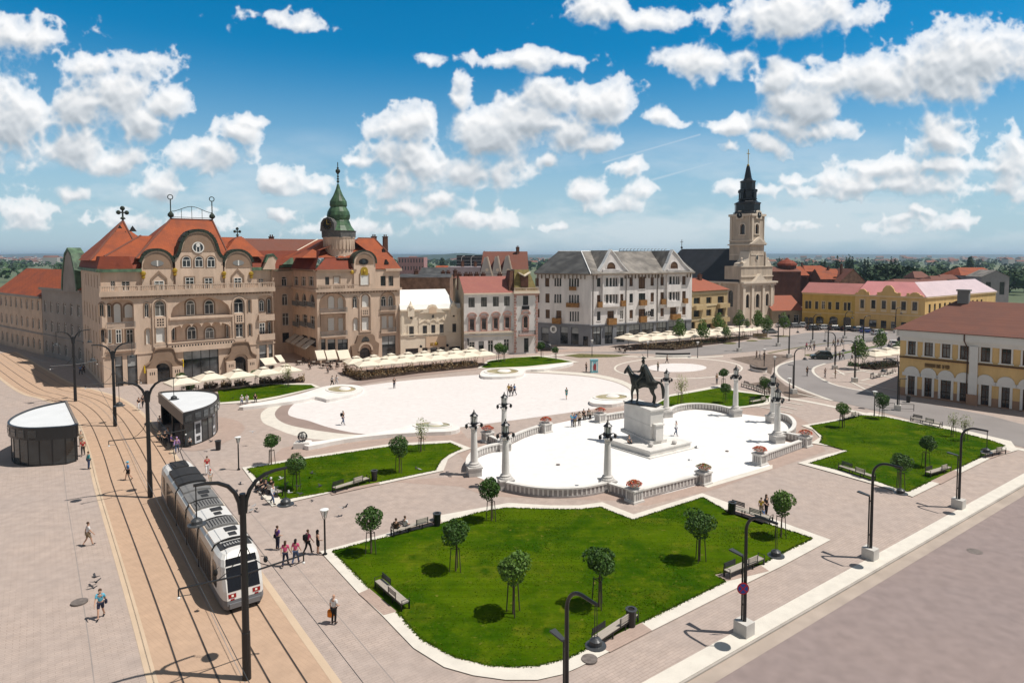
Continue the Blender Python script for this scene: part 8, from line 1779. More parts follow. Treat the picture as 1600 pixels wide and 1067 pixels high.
for r in range(2):
 for k in range(8):
  q=A.lerp(B,k/7)+nn*(.4+r*3.6)+nrm*(.8*r);put_parasol((q.x,q.y,0),rot,f'cream parasol, {pos2[k]} in the {"back" if r == 0 else "front"} row before the ornate white house',1.08,'parasols before the ornate white house')
A,B=Vector(G2(982,542)),Vector(G2(1160,528))
for k in range(10):
 q=A.lerp(B,k/9);put_parasol((q.x,q.y,0),rot+.15,['leftmost parasol of the row before the gabled white building','second parasol of the row before the gabled white building','third parasol of the row before the gabled white building','fourth parasol of the row before the gabled white building','parasol beside the street tree before the gabled white building','parasol before the last shop of the gabled white building','parasol before the left half of the beige balcony house','parasol before the right half of the beige balcony house','parasol between the beige balcony house and the church','parasol at the church end of the long row'][k],1.3+.02*k,'parasols before the gabled white building')
 if k<7:q2=q+nn*3.4;put_parasol((q2.x,q2.y,0),rot+.15,['front row parasol, leftmost, by the gabled white building','front row parasol, second from the left, by the gabled white building','front row parasol, third from the left, by the gabled white building','front row parasol behind the mixed planting of the long terrace','front row parasol left of the street tree in the planting','front row parasol right of the street tree in the planting','front row parasol furthest right on the long terrace'][k],1.2,'parasols before the gabled white building')
for x,y,lb in((1367,571,'white parasol furthest left beside the yellow corner house'),(1385,568,'white parasol in the middle beside the yellow corner house'),(1402,566,'white parasol half hidden by the yellow corner house')):put_parasol(G(x,y),.3,lb,1.15,'parasols beside the yellow corner house')
mat('hedge_dry',(.22,.12,.045),.9,var=.0,col2=(.10,.06,.025),scale=1.6);mat('hedge_pale',(.48,.37,.24),.9,var=.0,col2=(.30,.22,.12),scale=2);mat('hedge_dark',(.045,.035,.022),.9,var=.0,col2=(.025,.03,.018),scale=2);mat('planter_box',(.09,.06,.045),.8,var=.2)
def hedge(pts,lb,h,w,mats,n,mix=(.5,.35,.15),seed=1,group='planted edges of the cafe terraces'):
 pl=[G2(*p)for p in pts];t=thing('terrace_hedge',(*pl[0],0),lb,'hedge',group);rnd=random.Random(seed);b=MB();f=MB();tot=sum((Vector(pl[i+1])-Vector(pl[i])).length for i in range(len(pl)-1))
 for i in range(len(pl)-1):
  A,B=Vector(pl[i]),Vector(pl[i+1]);L=(B-A).length;an=atan2(B.y-A.y,B.x-A.x);c=(A+B)/2;b.obox(c,an,L/2-.05,w*.45,0,h*.32);t_=(B-A)/L;nr=Vector((-t_.y,t_.x))
  for _ in range(int(n*L/tot)):
   u=rnd.uniform(0,L);bush=.75+.35*sin(u*2.1+i)+.25*sin(u*5.3);v=rnd.gauss(0,w*.32);z=h*.25+abs(rnd.gauss(0,.42))*h*bush;q=A+t_*u+nr*v;s=rnd.uniform(.05,.16);nv=Vector((rnd.gauss(0,1),rnd.gauss(0,1),rnd.gauss(0,.8))).normalized();a=nv.orthogonal().normalized();d=nv.cross(a);p=Vector((q.x,q.y,min(z,h*1.25)));r=rnd.random();mi=0 if r<mix[0]else(1 if r<mix[0]+mix[1]else 2)
   f.add([p-a*s,p-d*s*.5,p+a*s,p+d*s*.5],[(0,1,2,3)],mi)
 b.build('planter','planter_box',t);f.build('foliage',mats,t)
H3=['hedge_dry','hedge_pale','hedge_dark']
hedge([(538,584),(563,594.5),(655,583),(746,574)],'dry brown hedge round the front row of parasols before the ornate white house',1.7,.8,H3,9000,(.5,.3,.2),1)
hedge([(998,546),(1050,547),(1095,542)],'mixed brown and pale planting along the left half of the long parasol terrace',1.6,1.2,H3,4000,(.3,.35,.35),2)
hedge([(1080,541),(1120,537),(1168,530)],'dark planting along the right half of the long parasol terrace',1.5,1.0,['hedge_dark','hedge_dry','leaf_far'],2500,(.6,.2,.2),3)
hedge([(1345,575),(1365,577.5),(1400,573)],'dark hedge with red-brown leaves below the white parasols on the right',1.3,1.0,['hedge_dark','leaf_dark','hedge_dry'],2200,(.45,.4,.15),4)
hedge([(1325,571),(1350,573)],'low green ground cover left of the dark hedge on the right',.6,1.4,['leaf_far','leaf_dark','leaf_a'],900,(.5,.3,.2),5)
for i,(a,b_)in enumerate((((318,607),(338,605.5)),((345,605),(362,603.5)),((366,603),(385,601.5)),((405,600),(440,598)),((440,598),(476,597)))):hedge([a,b_],['low planter of dry shrubs left on the palace terrace','low planter of dry shrubs below the second palace parasol','low planter of dry shrubs below the palace porch','pale shrubs under the round tree of the palace terrace','pale dry shrubs at the right end of the palace terrace'][i],.95 if i<3 else 1.2,.7,['hedge_pale','hedge_dry','hedge_dark'],500 if i<3 else 1100,(.45,.35,.2),10+i)
def table_set():
 t=thing('cafe_table',(0,0,0),'x','table','cafe tables under the parasols');m=MB();m.lathe([(.4,.72),(.4,.76)],(0,0,0),10);m.build('table_top','bench_wood',t);m=MB();m.tube([(0,0,0),(0,0,.72)],.03,6);m.lathe([(.25,0),(.25,.03)],(0,0,0),10);m.build('leg','black_metal',t)
 return t
def chair_p():
 t=thing('cafe_chair',(0,0,0),'x','chair','dark cafe chairs under the parasols');m=MB();m.box(-.22,-.22,.42,.22,.22,.47);m.build('seat','planter_box',t);m=MB();m.box(-.22,.20,.471,.22,.24,.9);m.build('backrest','planter_box',t)
 for sx in(-.2,.2):
  for sy in(-.2,.2):m=MB();m.tube([(sx,sy,0),(sx,sy,.42)],.02,4);m.build('leg','black_metal',t)
 return t
ts,cs=table_set(),chair_p();fst=[True]
def put_set(q,lb):
 for k in range(3):
  a=random.uniform(0,.8)+k*2.1
  if k==0:
   if fst[0]:ts.location=q;ts['label']='round cafe table '+lb
   else:dup(ts,q,a,'round cafe table '+lb)
  pos=(q[0]+cos(a)*.75,q[1]+sin(a)*.75,0)
  if fst[0]:cs.location=pos;cs.rotation_euler.z=a-pi/2;cs['label']='dark cafe chair '+lb;fst[0]=False
  else:dup(cs,pos,a-pi/2,'dark cafe chair '+lb)
sets=[(520,577),(505,575),(490,571),(512,571),(476,566),(468,570),(497,566),(530,573)]
for x,y in sets:put_set(G(x,y),'in the open in front of the tower palace')
for x,y in((300,612),(345,608),(390,604),(430,600)):put_set(G(x,y),'under the parasols of the palace terrace')
for x,y in((968,549),(975,551),(985,547)):put_set(G(x,y),'at the left end of the long parasol terrace')
A,B=Vector(G2(560,585)),Vector(G2(730,569))
for k in range(8):q=A.lerp(B,(k+.5)/8);put_set((q.x+nn.x*2,q.y+nn.y*2,0),'behind the dry brown hedge of the white house')
mat('tram_white',(.66,.64,.61),.35,var=.03,scale=.6,spec=.5);mat('tram_cream',(.62,.52,.42),.4,var=.06,scale=.8,spec=.5);mat('tram_grey',(.16,.16,.17),.5,var=.08);mat('tram_black',(.008,.008,.010),.12,var=0,spec=.6);mat('tram_brown',(.22,.09,.035),.5,var=.2,scale=2);mat('tram_roof_grey',(.20,.195,.19),.6,var=.12,scale=1.5);mat('tram_dark',(.035,.034,.034),.6,var=.15,scale=2);mat('lamp_red',(.25,.008,.008),.3,var=0);mat('lamp_clear',(.75,.72,.62),.2,var=0);mat('rubber',(.012,.012,.012),.8,var=.1)
def tram():
 line=tk(3.4);q=Vector(G2(386.5,951));i=min(range(len(line)),key=lambda k:(Vector(line[k])-q).length);F0=Vector(line[i])
 seg=Vector(line[i+1])-Vector(line[i]);sn=seg.normalized();F0=F0+sn*((q-F0).dot(sn))
 Bk=F0;acc=0;k=i
 j=min(range(len(line)),key=lambda k:abs((Vector(line[k])-F0).length-23.5)if k>i else 1e9);tt=(Vector(line[j])-F0).normalized();rr_=Vector((tt.y,-tt.x))
 if rr_.x<0:rr_=-rr_
 t=thing('tram',(F0.x,F0.y,0),'white articulated tram with black windows and cream flanks, standing on the right track','tram')
 LN=23.6
 def p(s,v,z):w=F0+tt*s+rr_*v;return(w.x,w.y,z)
 def bx(mb,s0,s1,v0,v1,z0,z1,mi=None):mb.hexa([p(s0,v0,z0),p(s0,v1,z0),p(s1,v1,z0),p(s1,v0,z0),p(s0,v0,z1),p(s0,v1,z1),p(s1,v1,z1),p(s1,v0,z1)],mi)
 def slant(z):
  for(za,sa),(zb,sb)in zip(((.2,.12),(.45,0),(.8,.02),(1.3,.10),(2.6,.62),(3.0,.85),(3.3,1.3)),((.45,0),(.8,.02),(1.3,.10),(2.6,.62),(3.0,.85),(3.3,1.3),(9,2))):
   if z<=zb:return sa+(sb-sa)*(z-za)/(zb-za)
  return 1.3
 RING=[(-.97,.22),(-1,.5),(-1,.8),(-1,1.3),(-1,2.0),(-.985,2.6),(-.93,2.95),(-.78,3.16),(-.4,3.26),(0,3.28),(.4,3.26),(.78,3.16),(.93,2.95),(.985,2.6),(1,2.0),(1,1.3),(1,.8),(1,.5),(.97,.22)]
 HW=1.2
 def ringpts(s,k,hw,end):
  out=[]
  for v,z in RING:
   sl=slant(z)*k;ss=s+sl if not end else s-sl
   out.append(p(ss,v*hw,z))
  return out
 b=MB();st=[(0,1,HW*.80),(.25,1,HW*.93),(.8,.85,HW*.985),(1.6,.2,HW),(2.4,0,HW)]
 rings=[ringpts(s,k,hw,False)for s,k,hw in st]+[ringpts(LN-s,k,hw,True)for s,k,hw in st[::-1]]
 n=len(RING)
 for a in range(len(rings)-1):
  for c in range(n-1):
   z=(RING[c][1]+RING[c+1][1])/2;mi=1 if z<.75 else(2 if 1<a<len(rings)-3 and z<3.0 and RING[c][0]<0 and a==4 else 0)
   b.add([rings[a][c],rings[a][c+1],rings[a+1][c+1],rings[a+1][c]],[(0,1,2,3)],mi)
  b.add([rings[a][0],rings[a][n-1],rings[a+1][n-1],rings[a+1][0]],[(0,1,2,3)],1)
 for R_ in(rings[0],rings[-1]):
  for c in range(n//2):b.add([R_[c],R_[c+1],R_[n-2-c],R_[n-1-c]],[(0,1,2,3)],1 if RING[c+1][1]<=.81 else 0)
 b.build('body',['tram_white','tram_grey','tram_cream'],t)
 def endpoly(name,vz,m,off=.02,par=t,end=False):
  e=MB();e.poly([p((slant(z)-off)if not end else LN-slant(z)+off,v,z)for v,z in vz]);return e.build(name,m,par)
 for end in(False,True):
  ws=MB()
  for z0,z1 in((1.28,1.95),(1.951,2.55)):ws.poly([p(slant(z)-.02 if not end else LN-slant(z)+.02,v,z)for v,z in((-.90,z0),(.90,z0),(.88,z1),(-.88,z1))])
  ws.build('windscreen','tram_black',t);endpoly('destination_panel',[(-.88,2.63),(.88,2.63),(.84,2.98),(-.84,2.98)],'tram_black',.02,t,end)
 for sgn_ in(-1,1):
  e=MB();e.poly([p(slant(z)-.02,v,z)for v,z in((sgn_*.46,.93),(sgn_*.88,.93),(sgn_*.90,1.16),(sgn_*.46,1.16))]);o=e.build('tail_lamp','lamp_red',t)
  e=MB();e.poly([p(slant(z)-.028,v,z)for v,z in((sgn_*.60,.99),(sgn_*.72,.99),(sgn_*.72,1.11),(sgn_*.60,1.11))]);e.build('lens','lamp_clear',o)
  e=MB();e.poly([p(slant(z)-.02,v,z)for v,z in((sgn_*.56,.80),(sgn_*.78,.80),(sgn_*.78,.88),(sgn_*.56,.88))]);e.build('reflector','lamp_red',t)
 bm=MB();bx(bm,-.10,.3,-.86,.86,.34,.62);bm.build('bumper','tram_grey',t)
 wp=MB();wp.tube([p(slant(1.32)-.05,.1,1.32),p(slant(2.2)-.05,.55,2.2)],.02,4);wp.build('wiper','rubber',t)
 def rr(s0,s1,z0,z1,r=.25,n=4):
  out=[]
  for(cs,cz,a0)in((s1-r,z0+r,-pi/2),(s1-r,z1-r,0),(s0+r,z1-r,pi/2),(s0+r,z0+r,pi)):
   out+=[(cs+r*cos(a0+pi/2*i/n),cz+r*sin(a0+pi/2*i/n))for i in range(n+1)]
  return out
 for sd in(-1,1):
  for s0,s1,z0 in((1.55,2.7,1.0),(3.15,6.65,.62),(7.25,10.85,.62),(11.4,15.0,.62),(15.6,19.6,.62),(20.4,22.1,1.0)):
   w=MB();w.poly([p(s,sd*(HW*(1.0 if z<2.05 else 1.0-.015*(z-2)/.6)+.012),z)for s,z in rr(s0,s1,z0,2.52)]);o=w.build('side_window','tram_black',t)
   if s1-s0>2:
    g=MB();m_=(s0+s1)/2
    for u in(m_-.7,m_,m_+.7):bx(g,u-.02,u+.02,sd*(HW+.013),sd*(HW+.022),z0+.1,2.0)
    g.build('door_leaf_edge','tram_grey',o)
  d=MB();rnd=random.Random(3)
  for s0 in(2.72,6.66,10.86,15.02,19.62):
   for k in range(3):a=s0+.18*k;d.add([p(a,sd*(HW+.006),.82),p(a+.07,sd*(HW+.006),.82),p(a+.25,sd*(HW+.006),1.9-.3*k),p(a+.20,sd*(HW+.006),1.9-.3*k)],[(0,1,2,3)])
  for z in(.84,.98):bx(d,3.0,LN-3.2,sd*(HW+.003),sd*(HW+.009),z,z+.05)
  d.build('side_ornament','tram_brown',t)
  for s0 in(6.95,11.1,15.3):bl=MB();bx(bl,s0-.06,s0+.06,sd*(HW-.02),sd*(HW+.03),.3,2.9);bl.build('joint_band','rubber',t)
 def rz(v):return 3.28-.13*abs(v)**2
 def panel(name,s0,s1,v0,v1,h,m,par=t):
  e=MB();nn=6
  for i in range(nn):
   a,c=v0+(v1-v0)*i/nn,v0+(v1-v0)*(i+1)/nn;e.hexa([p(s0,a,rz(a)-.1),p(s0,c,rz(c)-.1),p(s1,c,rz(c)-.1),p(s1,a,rz(a)-.1),p(s0,a,rz(a)+h),p(s0,c,rz(c)+h),p(s1,c,rz(c)+h),p(s1,a,rz(a)+h)])
  return e.build(name,m,par)
 o=panel('sign_box',1.75,2.75,-.9,.9,.05,'tram_dark');e=MB();rnd=random.Random(2)
 for k in range(7):
  v=-.6+k*.16;bx(e,2.05,2.1,v,v+.1,rz(v)+.052,rz(v)+.07);bx(e,2.1,2.35,v,v+.03,rz(v)+.052,rz(v)+.07)
 bx(e,2.6,2.66,-.75,.75,rz(.7)+.05,rz(.7)+.12);e.build('sign_letters','tram_white',o)
 for s0 in(3.0,7.1,11.3):
  o=panel('roof_panel',s0,s0+2.0,-.98,.98,.10,'tram_white' if s0<11 else 'tram_roof_grey')
  for(a,c,v0,v1)in((.25,.80,-.05,.40),(1.05,1.75,-.1,.62)):e=MB();bx(e,s0+a,s0+c,v0,v1,rz(0)+.101,rz(0)+.13);e.build('hatch','tram_dark',o)
 for s0 in(5.3,9.4):
  o=panel('air_unit',s0,s0+1.4,-.92,.92,.16,'tram_roof_grey');e=MB()
  for k in range(9):v=-.75+k*.18;bx(e,s0+.15,s0+1.25,v-.02,v+.02,rz(v)+.16,rz(v)+.19)
  e.build('grille','tram_dark',o)
  e=MB();bx(e,s0-.16,s0+1.56,-1.02,-.93,rz(1)-.02,rz(1)+.12);bx(e,s0-.16,s0+1.56,.93,1.02,rz(1)-.02,rz(1)+.12);e.build('edge_rail','tram_cream',o)
 panel('roof_unit',13.5,15.1,-.95,.95,.16,'tram_roof_grey');panel('roof_unit',15.5,17.2,-.98,.98,.22,'tram_dark');panel('roof_unit',17.5,19.6,-.98,.98,.22,'tram_dark')
 for s0 in(2.85,6.95,11.1,15.3):
  e=MB();e.tube([p(s0,-1.16,2.85),p(s0,-1.0,3.16),p(s0,-.5,3.34),p(s0,0,3.38),p(s0,.5,3.34),p(s0,1.0,3.16),p(s0,1.16,2.85)],.07,6);e.build('joint_hoop','rubber',t)
 e=MB();bx(e,20.2,22.0,-.6,.6,3.3,3.42);e.build('pantograph_base','tram_dark',t)
 e=MB()
 for v in(-.35,.35):e.tube([p(20.4,v,3.45),p(22.1,v*.7,4.25)],.035,5);e.tube([p(22.1,v*.7,4.25),p(21.0,v,5.0)],.028,5)
 e.build('pantograph_arm','tram_dark',t)
 e=MB();e.tube([p(21.0,-.75,4.9),p(21.0,-.6,4.98),p(21.0,.6,4.98),p(21.0,.75,4.9)],.03,5);e.build('pantograph_head','rubber',t)
 for s0 in(2.6,9.0,14.0,20.4):
  for sd in(-1,1):e=MB();c=p(s0,sd*.85,.32);e.tube([p(s0,sd*.80,.32),p(s0,sd*1.0,.32)],.3,14);e.build('wheel','rubber',t)
 e=MB();bx(e,.6,LN-.6,-1.0,1.0,.10,.24);e.build('underframe','rubber',t)
 for v in(-1.42,1.42):
  e=MB();e.tube([p(.9,v*.84,2.6),p(.7,v,2.55)],.02,4);e.ball(p(.7,v,2.4),.14,7,5,sz=1.5);e.build('mirror','rubber',t)
 m2=MB()
tram()
mat('shelter_black',(.014,.015,.017),.35,var=.1,spec=.5);mat('shelter_fascia',(.20,.165,.14),.6,var=.08);mat('shelter_roof',(.66,.67,.68),.6,var=.04,scale=.6);mat('shelter_glass',(.04,.05,.055),.05,var=.3,scale=.8,spec=.7);mat('poster_white',(.62,.62,.63),.5,var=.1,scale=4)
def shelter():
 pts=[G2(x,y,4.0)for x,y in((247,613.5),(285.5,646),(302,642),(320,636.5),(334,630),(342,622),(340,615),(328,611),(305,609),(272,610),(252,611.5))]
 a,b=Vector(pts[0]),Vector(pts[1]);c0=(a+b)/2
 t=thing('tram_shelter',(c0.x,c0.y,0),'half-oval black tram shelter with a white roof, in front of the palace lawn','shelter')
 curve=smooth_poly(pts[1:]+[pts[0]],4,False);out=[pts[0]]+curve[:-1];cen=Vector((sum(p[0]for p in out)/len(out),sum(p[1]for p in out)/len(out)))
 ins=[tuple(cen+(Vector(p)-cen)*.93)for p in out]
 rf=MB();rf.prism(ins,3.55,3.86);rf.build('roof','shelter_roof',t)
 fa=MB();n=len(out)
 for i in range(n):
  j=(i+1)%n;mi=1 if i==0 else 0
  fa.hexa([(*out[i],2.75),(*out[j],2.75),(*ins[j],2.75),(*ins[i],2.75),(*out[i],4.0),(*out[j],4.0),(*ins[j],4.0),(*ins[i],4.0)],mi)
 fa.build('fascia',['shelter_black','shelter_fascia'],t)
 ce=MB();ce.prism([tuple(cen+(Vector(p)-cen)*.925)for p in out],2.80,2.86);ce.build('ceiling','shelter_fascia',t)
 inw=[tuple(cen+(Vector(p)-cen)*.90)for p in curve]
 L=[0]
 for p,q in zip(curve,curve[1:]):L.append(L[-1]+(Vector(q)-Vector(p)).length)
 def at(cv,d):
  for i in range(len(L)-1):
   if d<=L[i+1]:k=(d-L[i])/(L[i+1]-L[i]);return Vector(cv[i]).lerp(Vector(cv[i+1]),k)
  return Vector(cv[-1])
 tot=L[-1];m=16
 for k in range(m):
  d0,d1=tot*(k+.18)/m,tot*(k+.82)/m;p,q=at(curve,d0),at(curve,d1);f=Fac(p,q)
  if(f.a+f.n-cen).length<(f.a-cen).length:f=Fac(q,p)
  if k<13:
   e=MB();f.box(e,0,f.W,3.0,3.75,-.1,.04);o=e.build('fascia_window','shelter_glass',t);e=MB();f.box(e,0,f.W,3.42,3.46,.04,.055);e.build('bar','lamp_panel',o)
  p,q=at(inw,tot*k/m),at(inw,tot*(k+1)/m);g=Fac(p,q)
  if(g.a+g.n-cen).length<(g.a-cen).length:g=Fac(q,p)
  e=MB();g.box(e,0,g.W-.06,.15,2.748,-.02,.02);o=e.build('glass_panel','poster_white' if k in(1,4,6)else 'shelter_glass',t)
  if k in(1,4,6):e=MB();g.box(e,g.W*.2,g.W*.8,1.2,2.3,.021,.03);g.box(e,g.W*.25,g.W*.75,.4,.9,.021,.03);e.build('poster_print','lamp_panel',o)
  e=MB();g.box(e,g.W-.06,g.W+.04,0,2.748,-.05,.06);g.box(e,0,g.W-.061,0,.149,-.04,.05);e.build('mullion','shelter_black',t)
 e=MB()
 for k in(.06,.5,.94):q=a.lerp(b,k)+(cen-a.lerp(b,k)).normalized()*.35;e.obox(q,0,.1,.1,0,2.748)
 for k in(.06,.5,.94):q=a.lerp(b,k)+(cen-a.lerp(b,k)).normalized()*.35;mm=MB();mm.obox(q,atan2((b-a).y,(b-a).x),.11,.11,0,2.748);mm.build('post','shelter_black',t)
 w=MB();q0,q1=a.lerp(cen,.8),b.lerp(cen,.8);w.obox((q0+q1)/2,atan2((b-a).y,(b-a).x),(q1-q0).length*.5,.22,.42,.48);w.obox((q0+q1)/2,atan2((b-a).y,(b-a).x),(q1-q0).length*.5,.08,0,.42);w.build('bench','shelter_black',t)
 return t,cen,a,b
SH,sh_c,sh_a,sh_b=shelter()
o=dup(SH,G(115,698),pi,'black tram shelter on the left platform, across the tracks from the other one','tram stop shelters');SH['group']='tram stop shelters'
mat('tyre',(.012,.012,.012),.85,var=0);mat('rim_grey',(.40,.40,.41),.35,metal=.7,var=0)
CARC={'black':(.010,.010,.012),'dark_green':(.012,.025,.022),'white':(.62,.62,.61),'silver':(.42,.43,.44),'grey':(.12,.125,.13),'blue':(.02,.05,.20)}
for k,c in CARC.items():mat('paint_'+k,c,.22,var=0,spec=.6)
def car_meshes(kind):
 Lh,w=2.15,.88;zr={'suv':1.70,'wagon':1.46,'hatch':1.48}[kind];belt={'suv':1.0,'wagon':.90,'hatch':.92}[kind]
 b=MB();sts=[(-Lh,.74,.38,.70),(-Lh+.08,.82,.26,belt-.06),(-1.3,w,.22,belt),(0,w,.20,belt),(.9,w,.20,belt-.02),(1.5,w*.98,.22,belt-.10),(Lh-.12,.80,.26,belt-.24),(Lh,.70,.34,.58)]
 rg=[[(x,-hw*.92,z0),(x,-hw,z0+.18),(x,-hw*.985,z1-.12),(x,-hw*.88,z1),(x,hw*.88,z1),(x,hw*.985,z1-.12),(x,hw,z0+.18),(x,hw*.92,z0)]for x,hw,z0,z1 in sts]
 for a in range(len(rg)-1):
  for c in range(8):d=(c+1)%8;b.add([rg[a][c],rg[a+1][c],rg[a+1][d],rg[a][d]],[(0,1,2,3)])
 b.poly(rg[0]);b.poly(rg[-1][::-1])
 g=MB();r=MB();xr=-1.9 if kind!='hatch' else-1.75
 base=[(xr,.80),(1.15,.80)];top=[(xr+.35,.64),(.35,.64)]
 B=[(xr,-.80,belt-.01),(1.15,-.78,belt-.03),(1.15,.78,belt-.03),(xr,.80,belt-.01)];T=[(xr+.32,-.64,zr-.05),(.30,-.64,zr-.04),(.30,.64,zr-.04),(xr+.32,.64,zr-.05)]
 for i in range(4):j=(i+1)%4;g.poly([B[i],B[j],T[j],T[i]])
 r.hexa([(x,y,z-.012)for x,y,z in T]+[(T[0][0]+.05,-.58,zr),(T[1][0]-.05,-.58,zr+.005),(T[2][0]-.05,.58,zr+.005),(T[3][0]+.05,.58,zr)])
 for i,j in((0,0),(1,1),(2,2),(3,3)):r.tube([B[i],T[i]],.045,5)
 for sy in(-1,1):
  for k in(.35,.68):p,q=Vector(B[0 if sy<0 else 3]).lerp(Vector(B[1 if sy<0 else 2]),k),Vector(T[0 if sy<0 else 3]).lerp(Vector(T[1 if sy<0 else 2]),k);r.tube([p,q],.04,5)
 return b,g,r
def car_proto(kind,colour,lb):
 t=thing('parked_car',(0,0,0),lb,'car','cars on the streets round the square');b,g,r=car_meshes(kind)
 bo=b.build('body','paint_'+colour,t,smooth=False);g.build('windows','glass_dark',t);r.build('roof','paint_'+colour,t)
 for x in(-1.32,1.32):
  for sy in(-1,1):
   w=MB();w.tube([(x,sy*.70,.32),(x,sy*.90,.32)],.32,14);wo=w.build('wheel','tyre',t);w=MB();w.tube([(x,sy*.895,.32),(x,sy*.912,.32)],.2,10);w.build('rim','rim_grey',wo)
 for sy in(-1,1):
  l=MB();l.box(2.02,sy*.62-.14,.58,2.13,sy*.62+.14,.70);l.build('headlight','lamp_clear',t);l=MB();l.box(-2.16,sy*.66-.1,.66,-2.04,sy*.66+.1,.88);l.build('tail_light','lamp_red',t)
  l=MB();l.box(.75,sy*.98-.09,.92,.9,sy*.98+.09,1.04);l.build('mirror','paint_'+colour,t)
 return t
CARS=[(1283,561,'suv','dark_green',2.95,'dark green off-road car driving on the bend of the side road'),(1373,523,'wagon','silver',.15,'long silver estate car before the ornate yellow house'),(1396,541,'hatch','white',1.2,'white car coming out beside the yellow corner house'),(1203,521,'hatch','grey',.3,'small grey car at the foot of the church front'),(1223,511,'hatch','white',.2,'white car in front of the low tiled house'),(1243,512,'wagon','grey',.2,'grey long car at the corner of the low tiled house'),(1254,511,'hatch','silver',1.2,'silver car seen end-on at the left end of the plain yellow house'),(1271,516,'suv','black',.15,'big black car before the arches of the plain yellow house'),(1289,515,'hatch','silver',.2,'silver car beside the big black one, before the plain yellow house'),(1306,516,'wagon','black',.1,'black car right of the silver one, before the plain yellow house'),(1326,517,'wagon','black',.1,'black car at the joint of the two yellow houses'),(1343,518,'hatch','grey',.1,'dark grey car before the first door of the ornate yellow house'),(1355,520,'hatch','blue',.1,'blue car behind the long silver estate car'),(852,548,'suv','black',.05,'black car parked at the dark corner of the gabled white building'),(846,543,'hatch','grey',.05,'grey car behind the black one at the gabled white building'),(1408,536,'hatch','black',1.0,'dark car almost hidden by the yellow corner house')]
for x,y,kd,c,rz,lb in CARS:
 t=car_proto(kd,c,lb);t.location=G(x,y);t.rotation_euler.z=rz
p=G(1186,526);t=thing('market_stall',p,'white canopied stall between the trees before the church','stall');m=MB()
for sx in(-1.9,1.9):
 for sy in(-.9,.9):m2=MB();m2.tube([(p.x+sx,p.y+sy,0),(p.x+sx,p.y+sy,2.1)],.05,5);m2.build('post','balcony_grey',t)
m.add([(p.x-2.1,p.y-1.1,2.0),(p.x+2.1,p.y-1.1,2.0),(p.x+2.1,p.y+1.1,2.0),(p.x-2.1,p.y+1.1,2.0),(p.x-1.5,p.y,2.6),(p.x+1.5,p.y,2.6)],[(0,1,5,4),(2,3,4,5),(1,2,5),(3,0,4)]);m.build('canopy','canvas',t);m=MB();m.box(p.x-1.8,p.y-.8,0,p.x+1.8,p.y-.4,.9);m.build('counter','hedge_pale',t)
def bicycle():
 t=thing('bicycle',(0,0,0),'x','bicycle','bicycles in the stand near the ornate yellow house')
 for x in(-.52,.52):
  m=MB();m.tube([(x+.33*cos(2*pi*i/16),0,.34+.33*sin(2*pi*i/16))for i in range(17)],.022,5);m.build('wheel','tyre',t)
 m=MB();m.tube([(-.52,0,.34),(-.1,0,.30),(.38,0,.78),(-.2,0,.80),(-.1,0,.30)],.022,5);m.tube([(-.52,0,.34),(-.2,0,.80),(-.24,0,.92)],.018,5);m.tube([(.52,0,.34),(.36,0,.98)],.02,5);m.build('frame','paint_silver',t)
 m=MB();m.tube([(.30,-.26,.98),(.37,0,1.0),(.30,.26,.98)],.016,5);m.build('handlebar','black_metal',t);m=MB();m.box(-.36,-.06,.92,-.12,.06,.97);m.build('saddle','black_metal',t);return t
bc=bicycle();A,B=Vector(G2(1345,536)),Vector(G2(1373,533))
for k in range(10):
 q=A.lerp(B,k/9);lb='one of the bicycles leaning in the long stand near the ornate yellow house'
 if k==0:bc.location=(q.x,q.y,0);bc.rotation_euler.z=1.3;bc['label']=lb
 else:dup(bc,(q.x,q.y,0),1.3+random.uniform(-.15,.15),lb)
for x,y,lb in((1386,640,'low dark metal barrier left of the lamp before the yellow corner house'),(1416,642,'low dark metal barrier right of the lamp before the yellow corner house')):
 p=G(x,y);t=thing('barrier',p,lb,'barrier','low barriers by the corner lamp')
 for s in(-1,1):m=MB();m.tube([(p.x+s*.9,p.y-s*.2,0),(p.x+s*.9,p.y-s*.2,.95)],.04,6);m.build('post','black_metal',t)
 m=MB();m.tube([(p.x-.9,p.y+.2,.93),(p.x+.9,p.y-.2,.93)],.035,6);m.tube([(p.x-.9,p.y+.2,.3),(p.x+.9,p.y-.2,.3)],.025,6);m.build('rail','black_metal',t)
mat('cover_iron',(.19,.16,.145),.8,var=.2,scale=5)
for x,y,r,lb in((921,1028,.42,'round grey manhole cover by the nearest bench'),(124,939,.45,'oval grey manhole cover on the left pavement behind the woman in blue'),(1523,861,.5,'round manhole cover in the near street'),(872,725,.2,'small dark drain cover in the white monument plaza'),(1136,704,.18,'small dark drain cover right of the monument steps')):
 z=.10 if x!=1523 else-.112;p=G(x,y,z);m=MB();m.lathe([(r,z-.08),(r,z),(r*.9,z+.004)],(p.x,p.y,0),20);o=m.build('manhole_cover','cover_iron',None,loc=None);tag(o,lb,'manhole cover')
SK={'fair':(.50,.30,.21),'tan':(.36,.20,.13)}
for k,c in SK.items():mat('skin_'+k,c,.6,var=0)
CL={'white':(.66,.66,.66),'black':(.012,.012,.014),'navy':(.018,.022,.05),'blue':(.06,.22,.50),'sky':(.12,.45,.62),'pink':(.62,.10,.22),'purple':(.10,.04,.22),'lilac':(.42,.25,.50),'red':(.48,.05,.05),'teal':(.03,.22,.24),'grey':(.16,.16,.17),'khaki':(.26,.20,.13),'yellow':(.60,.40,.04),'denim':(.06,.09,.17),'dark_green':(.02,.06,.03),'brown':(.07,.04,.025),'beige':(.50,.43,.34),'orange':(.70,.20,.02),'blond':(.35,.22,.09),'grey_hair':(.35,.34,.33)}
